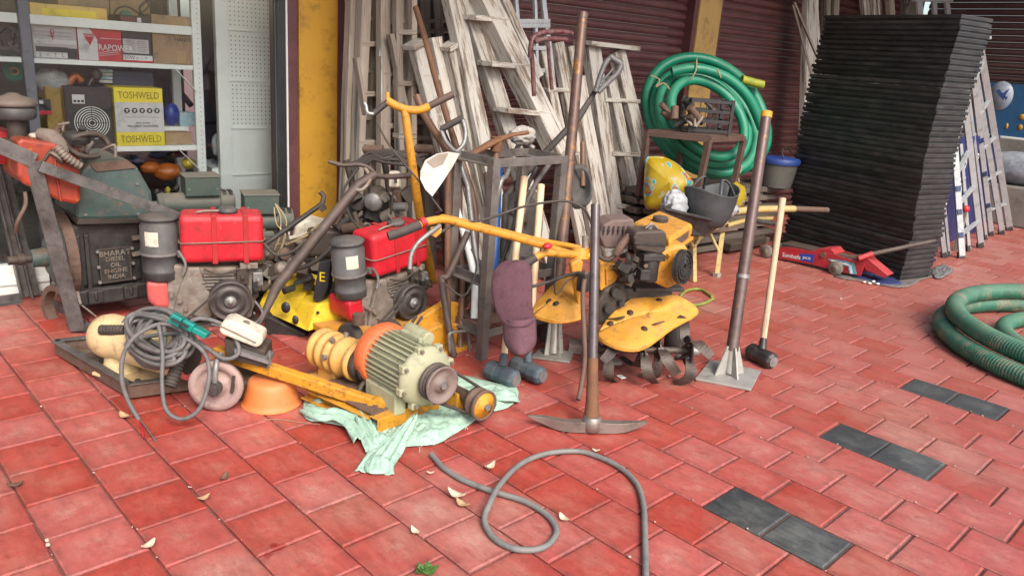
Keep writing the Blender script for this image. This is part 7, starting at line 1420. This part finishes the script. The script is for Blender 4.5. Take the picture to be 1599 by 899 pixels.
# printed yellow sacks
def printed(name):
    m = bpy.data.materials.new(name); m.use_nodes = True; t_ = m.node_tree; N = t_.nodes; L = t_.links; b_ = N['Principled BSDF']; b_.inputs['Roughness'].default_value = .4
    tc = N.new('ShaderNodeTexCoord'); v = N.new('ShaderNodeTexVoronoi'); v.inputs['Scale'].default_value = 9; L.new(tc.outputs['Object'], v.inputs['Vector']); n_ = N.new('ShaderNodeTexNoise'); n_.inputs['Scale'].default_value = 7.5; L.new(tc.outputs['Object'], n_.inputs['Vector'])
    r = N.new('ShaderNodeValToRGB'); e = r.color_ramp; e.interpolation = 'CONSTANT'; e.elements[0].color = (.30, .21, .010, 1); e.elements[1].position = .50; e.elements[1].color = (.30, .27, .16, 1)
    for p_, c_ in ((.53, (.02, .25, .28)), (.565, (.40, .03, .03)), (.60, (.30, .21, .010))): x = e.elements.new(p_); x.color = (*c_, 1)
    L.new(n_.outputs['Fac'], r.inputs[0]); L.new(r.outputs[0], b_.inputs['Base Color']); bp = N.new('ShaderNodeBump'); bp.inputs['Strength'].default_value = .8; bp.inputs['Distance'].default_value = .01; L.new(n_.outputs['Fac'], bp.inputs['Height']); L.new(bp.outputs[0], b_.inputs['Normal']); return m
pr_m = printed('printed_yellow_sack')
def heap(name, label, cat, ou, dd, thick, m, bz=None):
    """a soft heap whose silhouette follows the outline; rounded towards the back"""
    P_ = spline([V((a, b_, 0)) for a, b_ in ou], 4, True); cx_ = sum(p.x for p in P_)/len(P_); cy_ = sum(p.y for p in P_)/len(P_); g = G(); fr = []; bk_ = []
    for f in (1, .9, .7, .45, .2, .02):
        o_ = sqrt(max(0, 1-f*f))
        fr.append([atd(cx_+(p.x-cx_)*f, cy_+(p.y-cy_)*f, dd-thick*.5*o_+.03*mno.noise(V((p.x*f*.06, p.y*f*.06, dd)))) for p in P_]); bk_.append([atd(cx_+(p.x-cx_)*f, cy_+(p.y-cy_)*f, dd+thick*.5*o_) for p in P_])
    for r_ in fr: r_.append(r_[0].copy())
    for r_ in bk_: r_.append(r_[0].copy())
    g.grid(fr[::-1]+bk_, 0); c = atd(cx_, cy_, dd); return put(g, name, m, label=label, cat=cat, base=V((c.x, c.y, c.z)), sub=0, bevel=0)
heap('printed_sack', 'yellow printed plastic sack with red flowers behind the TRS ladder', 'sack', ((1008, 252), (1020, 244), (1040, 246), (1060, 257), (1074, 272), (1083, 286), (1074, 296), (1062, 314), (1045, 328), (1020, 328), (1006, 318)), 5.7, .28, pr_m)
c = atd(1140, 330, 5.9); crumple('printed_sack', 'small yellow and teal printed sack poking up behind the rubber basket', 'sack', c, (.16, .09, .21), pr_m, .2, 5., fq=.8)
# plank pile, table, hose coil
pk = at(1232, 392); pk2 = V((3.55, 2.28, 0)); prz = RD(-5)
t = thing('plank_pile', 'pile of weathered dark planks against the black stack', 'planks', (3.75, 2.22, 0), prz)
rr = random.Random(8)
for lv in range(7):
    for j in range(4):
        g = G(); z = .045+lv*.078; y = j*.14+rr.uniform(-.015, .02); x0_ = -.95+rr.uniform(-.06, .06); x1_ = .62+rr.uniform(-.08, .05); g.bar((x0_, y, z), (x1_, y+rr.uniform(-.01, .01), z), .042, .125, up=V((0, 1, 0))); put(g, 'plank', w_dark, t, bevel=.003)
    if lv < 6:
        for x in (-.6, .35): g = G(); g.box((x, .21, z+.03+.0), (.05, .5, .03)); put(g, 'spacer', w_dark, t)
PT_ = .045+6*.078+.0225
# stool on the planks
rust_t = mat('rusty_brown_table_iron', (.040, .022, .018), .75, col2=(.10, .05, .035), sc=10, bump=.4, dust=.35)
tD = 5.95
b = V((3.35, 2.45, PT_)); t = thing('iron_table', 'small rusty iron table standing on the plank pile inside the green hose coil', 'table', b, 0)
def tt_(a, b_, w_, nm, m=rust_t): g = G(); g.bar(a if isinstance(a, V) else atd(*a), b_ if isinstance(b_, V) else atd(*b_), w_, w_); return put(g, nm, m, t, world=True, bevel=.002)
cn = [atd(1012, 200, 5.75), atd(1108, 214, 5.6), atd(1162, 213, 5.95), atd(1068, 198, 6.1)]; zt = sum(c.z for c in cn)/4
g = G(); g.add([V((c.x, c.y, zt)) for c in cn]+[V((c.x, c.y, zt-.02)) for c in cn], [(0, 1, 2, 3), (7, 6, 5, 4), (0, 1, 5, 4), (1, 2, 6, 5), (2, 3, 7, 6), (3, 0, 4, 7)]); put(g, 'table_top', rust_t, t, world=True)
for i in range(4): tt_(V((cn[i].x, cn[i].y, zt-.03)), V((cn[(i+1) % 4].x, cn[(i+1) % 4].y, zt-.03)), .035, 'apron_bar')
for i, (px, py) in enumerate(((1022, 262), (1092, 282), (1146, 286), (1070, 262))):
    c = cn[i]; f = V((c.x+(-.02, -.06, -.06, .0)[i], c.y, PT_)); tt_(V((c.x, c.y, zt-.03)), f, .04, 'leg')
# battery / engine clutter on the table
b2 = V(((cn[1].x+cn[3].x)/2, (cn[1].y+cn[3].y)/2, zt+.002)); t2 = thing('crate', 'black plastic crate with greasy pump parts on the small iron table', 'crate', b2, RD(-40))
for z in (.02, .09, .16, .23):
    for y in (-.12, .12): g = G(); g.box((.06, y, z), (.30, .012, .022)); put(g, 'slat', blackm, t2)
    for x in (-.09, .21): g = G(); g.box((x, 0, z), (.012, .24, .022)); put(g, 'slat', blackm, t2)
for x in (-.09, .21):
    for y in (-.12, .12): g = G(); g.box((x, y, .125), (.022, .022, .25)); put(g, 'corner_post', blackm, t2)
for k in range(5): g = G(); g.box((-.03+k*.045, -.121, .125), (.006, .005, .24)); put(g, 'rib', blackm, t2)
rr = random.Random(18)
for i in range(12):
    c = V((rr.uniform(-.28, .15), rr.uniform(-.16, .1), rr.uniform(.04, .16))); g = G(); g.cyl(c, c+V((rr.uniform(-.12, .12), rr.uniform(-.06, .06), rr.uniform(.0, .1))), rr.uniform(.012, .035), n=10); put(g, 'pump_part', rr.choice([grime2, brownm, iron]), t2)
for ps in (((1085, 198), (1084, 183), (1082, 172)), ((1086, 198), (1098, 182)), ((1080, 196), (1070, 184))): g = G(); g.tube([atd(a, b_, 5.65) for a, b_ in ps], .012, 8); put(g, 'lever', grime, t2, world=True)
# green hose coil: turns of one hose standing on edge, leaning on the shutter
hg = mat('glossy_green_hose', (.0, .19, .11), .28, col2=(.0, .16, .09), sc=3, bump=.0, rust=.06, rustc=(.30, .30, .02), dust=.18, dustc=(.25, .25, .12))
b = atd(1100, 270, 6.2); t = thing('hose_coil', 'big coil of glossy green suction hose standing round the iron table', 'hose', V((b.x, b.y, PT_)), 0)
def turn(px, py, a, b_, rot, d0, tilt, r_, n=30, ph=0, arc=2*pi, ddy=0.):
    out = []
    for j in range(n+1):
        an = ph+arc*j/n; x = cos(an)*a; y = sin(an)*b_; xr = x*cos(rot)-y*sin(rot); yr = x*sin(rot)+y*cos(rot); out.append(atd(px+xr, py+yr, d0+tilt*y/b_+ddy*j/n))
    return out
HR = .050
ts = [(1102, 181, 103, 80, .75, 6.5, -.12), (1101, 191, 92, 62, .78, 6.38, -.12), (1099, 186, 80, 55, .80, 6.24, -.12), (1105, 185, 69, 46, .85, 6.12, -.1), (1110, 186, 97, 68, .62, 6.60, -.1)]
for i, (a, b_, c, d, e, f, h) in enumerate(ts):
    g = G(); g.tube(turn(a, b_, c, d, e, f, h, HR, 44)[:-1], HR*.80 if i else HR*.84, 14, closed=True); put(g, 'hose_turn', hg, t, world=True)
g = G(); g.tube([atd(1050, 112, 6.1), atd(1075, 107, 6.1), atd(1105, 110, 6.12), atd(1140, 125, 6.15), atd(1170, 155, 6.2), atd(1190, 200, 6.3)], HR*.80, 14, k=5, caps=False); put(g, 'hose_end', hg, t, world=True)
g = G(); g.ring(atd(1050, 112, 6.1), (atd(1075, 107, 6.1)-atd(1050, 112, 6.1)), HR*.80, .010, .012, 20); put(g, 'hose_mouth', hg, t, world=True); g = G(); g.cyl(atd(1052, 112, 6.1), atd(1056, 111, 6.1), HR*.7); put(g, 'hose_bore', inkb, t, world=True)
g = G(); g.cyl(atd(1158, 124, 6.45), atd(1191, 133, 6.5), .035, n=14); put(g, 'taped_end', mat('yellow_green_tape', (.38, .36, .02), .5, col2=(.10, .18, .03), sc=20, bump=.3), t, world=True)
for ps in ([(1016, 118), (1030, 125), (1024, 136), (1036, 130), (1046, 140)], [(1088, 92), (1086, 112), (1078, 124)], [(1150, 278), (1158, 262), (1150, 250), (1154, 285)], [(1120, 108), (1126, 122)]): g = G(); g.tube([atd(a, b_, 6.05) for a, b_ in ps], .006, 6, k=4); put(g, 'tie_string', rope, t, world=True)
# bucket with blue lid
b = atd(1212, 282, 6.9); k = 6.9/FP; t = thing('bucket', 'grey bucket with crumpled bright blue lid between hose coil and black stack', 'bucket', V((b.x, b.y, PT_+.0)), 0)
hb_ = atd(1212, 248, 6.9).z-PT_; g = G(); g.lathe([(.13, 0), (.15, hb_*.5), (.165, hb_)], (0, 0, 0), n=28); put(g, 'pail', mat('dirty_grey_pail', (.06, .065, .06), .6, col2=(.10, .10, .085), sc=6, bump=.2, dust=.4), t)
g = G(); g.lathe([(.175, hb_-.03), (.18, hb_-.0), (.17, hb_+.02), (.08, hb_+.03), (0, hb_+.025)], (0, 0, 0), n=28); put(g, 'lid', mat('dull_blue_lid', (.012, .035, .20), .5, col2=(.02, .05, .15), sc=8, bump=.3), t); g = G(); g.tube([(-.12, -.1, hb_+.02), (-.1, -.06, hb_+.09), (.0, -.05, hb_+.11), (.1, -.06, hb_+.06), (.14, -.1, hb_+.02)], .006, 6, k=4); put(g, 'wire_handle', iron, t)
# red trolley jack
J0 = at(1318, 431); JF = Fr(J0, RD(-25.)); 
jl = at(1200, 402); jd = (J0-jl); jr = atan2(jd.y, jd.x); JF = Fr(J0, jr); q = JF.pt
jt = thing('trolley_jack', 'red trolley jack with grey handle lying in front of the black stack', 'jack', J0, jr); jred = mat('worn_jack_red', (.34, .012, .022), .42, col2=(.40, .012, .025), sc=8, bump=.12, rust=.14, rustc=(.2, .06, .05), dust=.35)
for y in (0, .20):
    g = G(); g.ext([q(a, b_, 0)+V((0, y, 0)) for a, b_ in ((1214, 386), (1216, 404), (1262, 412), (1318, 426), (1344, 431), (1350, 411), (1330, 406), (1300, 396), (1262, 391), (1232, 386))], (0, .012, 0)); put(g, 'side_plate', jred, jt, bevel=.002)
g = G(); g.ext([q(a, b_, .015) for a, b_ in ((1262, 392), (1282, 388), (1298, 388), (1305, 396), (1300, 404), (1262, 404))], (0, .18, 0)); put(g, 'lift_arm', jred, jt, bevel=.008)
g = G(); g.span(q(1216, 403, .014)+V((0, 0, -.02)), q(1330, 392, .014)+V((.0, .17, -.06))); put(g, 'body', grime2, jt, bevel=.005)
g = G(); g.tube([q(1305, 400, .10), q(1335, 404, .10), q(1345, 402, .10)], .03, 10); put(g, 'hydraulic_cylinder', brownm, jt)
for (px, py, yy, r_) in ((1304, 424, -.035, .056), (1195, 399, -.035, .056), (1330, 424, .22, .05), (1212, 396, .22, .05)):
    c = q(px, py, yy); c.z = r_; g = G(); g.lathe([(0, -.022), (r_*.35, -.024), (r_*.40, -.018), (r_*.85, -.018), (r_, -.012), (r_, .012), (r_*.85, .018), (0, .018)], c, (0, 1, 0), 24); w_ = put(g, 'wheel', mat('dusty_caster', (.20, .17, .14), .7, sc=10, bump=.2), jt)
    g = G(); g.cyl(c+V((0, -.034, 0)), c+V((0, -.020, 0)), .012, n=8); put(g, 'axle_nut', brownm, w_)
g = G(); g.cyl(q(1286, 398, .0)+V((0, -.012, 0)), q(1286, 398, .0)+V((0, .0, 0)), .022, n=16); put(g, 'pivot_pin', brownm, jt)
g = G(); g.ext([q(a, b_, .02) for a, b_ in ((1344, 408), (1352, 400), (1362, 410), (1386, 430), (1380, 434), (1352, 422))], (0, .13, 0)); put(g, 'rear_yoke', jred, jt, bevel=.003)
g = G(); g.tube([atd(1340, 404, 6.0), atd(1362, 396, 6.0)], .022, 12); put(g, 'handle_socket', jred, jt, world=True); g = G(); g.tube([atd(1360, 397, 6.0), atd(1420, 384, 5.98), atd(1460, 376, 5.95)], .018, 12); put(g, 'handle', hmat, jt, world=True)
stk_b = mat('jack_sticker_blue', (.03, .06, .35), .4); stk_t = mat('jack_sticker_teal', (.10, .42, .50), .4)
u1 = (q(1262, 402, 0)-q(1224, 395, 0)); g = G(); g.ext([q(a, b_, 0)+V((0, -.001, 0)) for a, b_ in ((1249, 396), (1272, 397), (1270, 410), (1248, 406))], (0, -.001, 0)); put(g, 'sticker', stk_b, jt)
text('Sambafit', .048, face_m(q(1236, 400, 0)+V((0, -.003, 0)), u1, (0, 0, 1)), whitep, jt, ext=.0006); text('JACK', .030, face_m(q(1260, 403, 0)+V((0, -.004, 0)), u1, (0, 0, 1)), whitep, jt, ext=.0006)
g = G(); g.ext([q(a, b_, 0)+V((0, -.001, 0)) for a, b_ in ((1292, 404), (1318, 407), (1334, 411), (1338, 428), (1326, 427), (1324, 416), (1300, 410))], (0, -.0015, 0)); put(g, 'sticker', stk_t, jt); g = G(); g.ext([q(a, b_, 0)+V((0, -.003, 0)) for a, b_ in ((1296, 405), (1318, 409), (1330, 414), (1332, 427), (1328, 427), (1326, 415), (1300, 408))], (0, -.0008, 0)); put(g, 'sticker_band', whitep, jt); text('3 TON', .022, face_m(q(1314, 408, 0)+V((0, -.006, 0)), u1, (0, 0, 1)), stk_b, jt, ext=.0005)
# dark trolley behind the sledge handle
g = G(); c = at(1180, 398, 0); g.span((-.35, -.1, .03), (.25, .12, .10)); put(g, 'iron_skid', grime2, label='dark iron skid lying behind the sledge hammer handle', cat='skid', base=V((c.x+.1, c.y+.2, 0)), bevel=.01, local=True)
# ================================================================== GROUND THINGS
lime = mat('lime_hose_plastic', (.20, .25, .03), .4, col2=(.16, .20, .03), sc=5, bump=.05, dust=.3)
g = G(); g.tube([at(a, b_, .014) for a, b_ in ((1112, 463), (1095, 452), (1078, 452), (1066, 458), (1062, 468), (1078, 476), (1098, 474), (1114, 466), (1113, 458))][:8], .0095, 10, k=5); put(g, 'garden_hose', lime, label='short loop of lime green hose on the pavers behind the tiller', cat='hose', base=at(1098, 466))
ghm = mat('grey_pvc_hose', (.12, .128, .128), .45, col2=(.17, .165, .15), sc=9, bump=.12, dust=.4, dustc=(.34, .28, .22))
gp = [(673.6, 708.8), (684, 721), (694, 731), (712, 743), (731, 752.6), (772, 767.6), (819, 782), (853, 802.6), (869, 826), (860, 846), (838, 857), (803, 856), (772, 840), (757, 813), (764, 787), (781, 756), (813, 724), (853, 708), (900, 704), (930, 711), (966, 728), (993, 753), (1004.6, 786), (1007, 833), (1008, 880), (1008, 930), (1000, 990)]
pts = [at(a, b_, .0135+(.026 if i in (14, 15) else (.008 if i in (13, 16) else 0))) for i, (a, b_) in enumerate(gp)]
g = G(); g.tube(pts, .0104, 12, k=7); o = put(g, 'grey_hose', ghm, label='grey rubber hose looped on the pavers in the foreground', cat='hose', base=at(900, 704))
g = G(); p, p2 = pts[0]-V(o.location), pts[1]-V(o.location); g.cyl(p-(p2-p).normalized()*.0008, p, .007, n=12); put(g, 'hose_bore', inkb, o)
# ribbed green suction hose, right edge
def ribtube(pts, r, pitch=.018):
    sp = spline(pts, 24, False); L = [0]
    for i in range(1, len(sp)): L.append(L[-1]+(sp[i]-sp[i-1]).length)
    n = int(L[-1]/(pitch/3)); out = []; j = 0
    for i in range(n):
        s = L[-1]*i/n
        while L[j+1] < s: j += 1
        out.append(sp[j].lerp(sp[j+1], (s-L[j])/(L[j+1]-L[j])))
    g = G(); g.tube(out, [r*(1.0 if i % 3 else .87) for i in range(n)], 18); return g
rib_m = mat('dusty_green_ribbed_hose', (.005, .15, .09), .42, col2=(.005, .10, .06), sc=3, bump=.05, rust=.50, rustc=(.16, .16, .105), dust=.7, dustc=(.19, .18, .125))
cA = at(1484, 520, .07); cB = at(1540, 472, .07); cC = at(1560, 566, .07)
def circ(a, b_, c):
    ax_, ay_, bx, by, cx_, cy_ = a.x, a.y, b_.x, b_.y, c.x, c.y; d = 2*(ax_*(by-cy_)+bx*(cy_-ay_)+cx_*(ay_-by)); ux_ = ((ax_**2+ay_**2)*(by-cy_)+(bx**2+by**2)*(cy_-ay_)+(cx_**2+cy_**2)*(ay_-by))/d; uy_ = ((ax_**2+ay_**2)*(cx_-bx)+(bx**2+by**2)*(ax_-cx_)+(cx_**2+cy_**2)*(bx-ax_))/d; c0_ = V((ux_, uy_, 0)); return c0_, (V((ax_, ay_, 0))-c0_).length
cc_, rad = circ(cA, cB, cC)
hc = thing('suction_hose_coil', 'coiled green ribbed suction hose lying on the pavers at the right edge', 'hose', cc_, 0)
def hoop(r_, z, ph, off=V((0, 0, 0)), arc=2*pi*.995, n=26, dz=0.): return [cc_+off+V((cos(ph+arc*j/n)*r_, sin(ph+arc*j/n)*r_, z+dz*j/n)) for j in range(n+1)]
hr = .056
put(ribtube(hoop(rad, hr+.001, -.8), hr), 'hose_turn', rib_m, hc, world=True)
put(ribtube(hoop(rad*.99, hr*2.75, -.7, V((.04, -.03, 0))), hr), 'hose_turn', rib_m, hc, world=True)
put(ribtube(hoop(rad*.62, hr+.002, -.75, V((.05, .06, 0))), hr*.9), 'hose_turn', rib_m, hc, world=True)
put(ribtube([at(1556, 462, hr+.002), at(1600, 463, hr+.002), at(1660, 470, hr+.002)], hr), 'hose_end', rib_m, hc, world=True)
g = G(); p = at(1558, 462, hr+.002); p2 = at(1572, 462.3, hr+.002); g.cyl(p, p2, hr*1.1, n=18); put(g, 'clamp', grime, hc, world=True)
# fallen leaves, grit
leafm = [mat('dry_leaf_tan', (.46, .30, .16), .7, col2=(.34, .20, .10), sc=20, bump=.3), mat('dry_leaf_pale', (.62, .50, .36), .7, col2=(.5, .36, .22), sc=20, bump=.3), mat('green_leaf', (.08, .17, .03), .5, sc=20, bump=.3), mat('brown_leaf', (.16, .09, .05), .7, sc=20, bump=.3)]
spots = [(232, 854, .030, 1, 'pale dry leaf in the joint at lower left'), (24, 760, .03, 3, 'small brown leaf at the left edge'), (765, 731, .035, 1, 'round pale leaf right of the sack'), (712, 776, .045, 1, 'curled pale leaf left of the hose loop'), (722, 790, .035, 0, 'tan leaf just below the curled one'), (350, 748, .03, 3, 'grey brown leaf left of the sack'), (648, 832, .028, 1, 'pale leaf chip at lower centre'), (318, 780, .026, 0, 'tan leaf standing in a joint'), (880, 812, .03, 1, 'pale leaf touching the hose loop'), (930, 705, .02, 1, 'tiny pale leaf in front of the pickaxe'), (195, 652, .035, 0, 'tan leaf in front of the tray'), (672, 740, .018, 1, 'tiny pale leaf near the hose end')]
def leaf(px, py, s, mi, label, rz=None):
    p = at(px, py, .005); g = G(); rows = []; a0 = random.uniform(0, 6) if rz is None else rz
    for i in range(7):
        f = i/6; w_ = s*.42*sin(pi*min(.97, f+.03))**.8; z = .012*(f-.5)**2*4*s/.03; rows.append([V(((f-.5)*s*1.6, k*w_, z+abs(k)*.18*s)) for k in (-1, -.5, 0, .5, 1)])
    g.grid(rows, .0006); R_ = M.Rotation(a0, 3, 'Z') @ M.Rotation(random.uniform(-.15, .15), 3, 'X'); g.v = [R_ @ v+V((0, 0, .003)) for v in g.v]; return put(g, 'leaf', leafm[mi], label=label, cat='leaf', base=p, local=True)
for s in spots: leaf(s[0], s[1], s[2], s[3], s[4])
spr = thing('leaf_sprig', 'small wilted green sprig at the bottom edge', 'sprig', at(668, 892, .002))
for i in range(9):
    o = leaf(668+random.uniform(-12, 14), 893+random.uniform(-5, 5), .028, 2, None); o.parent = spr; o.location = o.location-spr.location; del o['category']
g = G(); rr = random.Random(6)
for i in range(260):
    k = rr.randrange(-14, 22); x = k*VV+rr.uniform(-.006, .006); y = rr.uniform(-.9, 2.6); s = rr.uniform(.0015, .004) if rr.random() < .93 else rr.uniform(.004, .008); g.sphere((x, y, s*.5), s, 5, 4, (1, 1.2, .7), .25)
put(g, 'grit', mat('pale_grit', (.5, .38, .3), .9), label='pale grit and crumbs scattered along the paver joints', cat='grit', kind='stuff', base=V((0, 0, 0)))
# bits under the tiller
for (px, py, sx, sy, sz, l, m_) in ((898, 548, .10, .07, .05, 'grey metal block on the ground left of the drag stake', grime), (955, 565, .12, .05, .02, 'flat pale metal offcut lying below the tiller fender', plate_m), (970, 590, .04, .03, .006, 'small white paper chip near the tines', whitep), (845, 520, .12, .10, .12, 'rusty iron box at the foot of the tall tamper', brownm)):
    c = at(px, py); g = G(); g.box((0, 0, sz/2+.004), (sx, sy, sz), M.Rotation(random.uniform(0, 1.5), 3, 'Z')); put(g, 'metal_offcut', m_, label=l, cat='metal piece', base=c, bevel=.002, local=True)
# rope strand left of the sack
g = G(); g.tube([at(410, 655, .004), at(440, 655, .004), at(475, 660, .006), at(500, 662, .02)], .0016, 5, k=4); put(g, 'string', rope, label='thin tan string running from basin to mint sack', cat='string', base=at(440, 655))

c = atd(812, 262, 4.3); crumple('work_glove', 'dirty pale cloth gloves lying on top of the tool stand', 'glove', V((c.x, c.y, S0.z+HS+.004)), (.10, .07, .10), mat('dirty_pale_cloth', (.40, .38, .34), .9, col2=(.22, .20, .18), sc=12, bump=.5), .3, 8.)
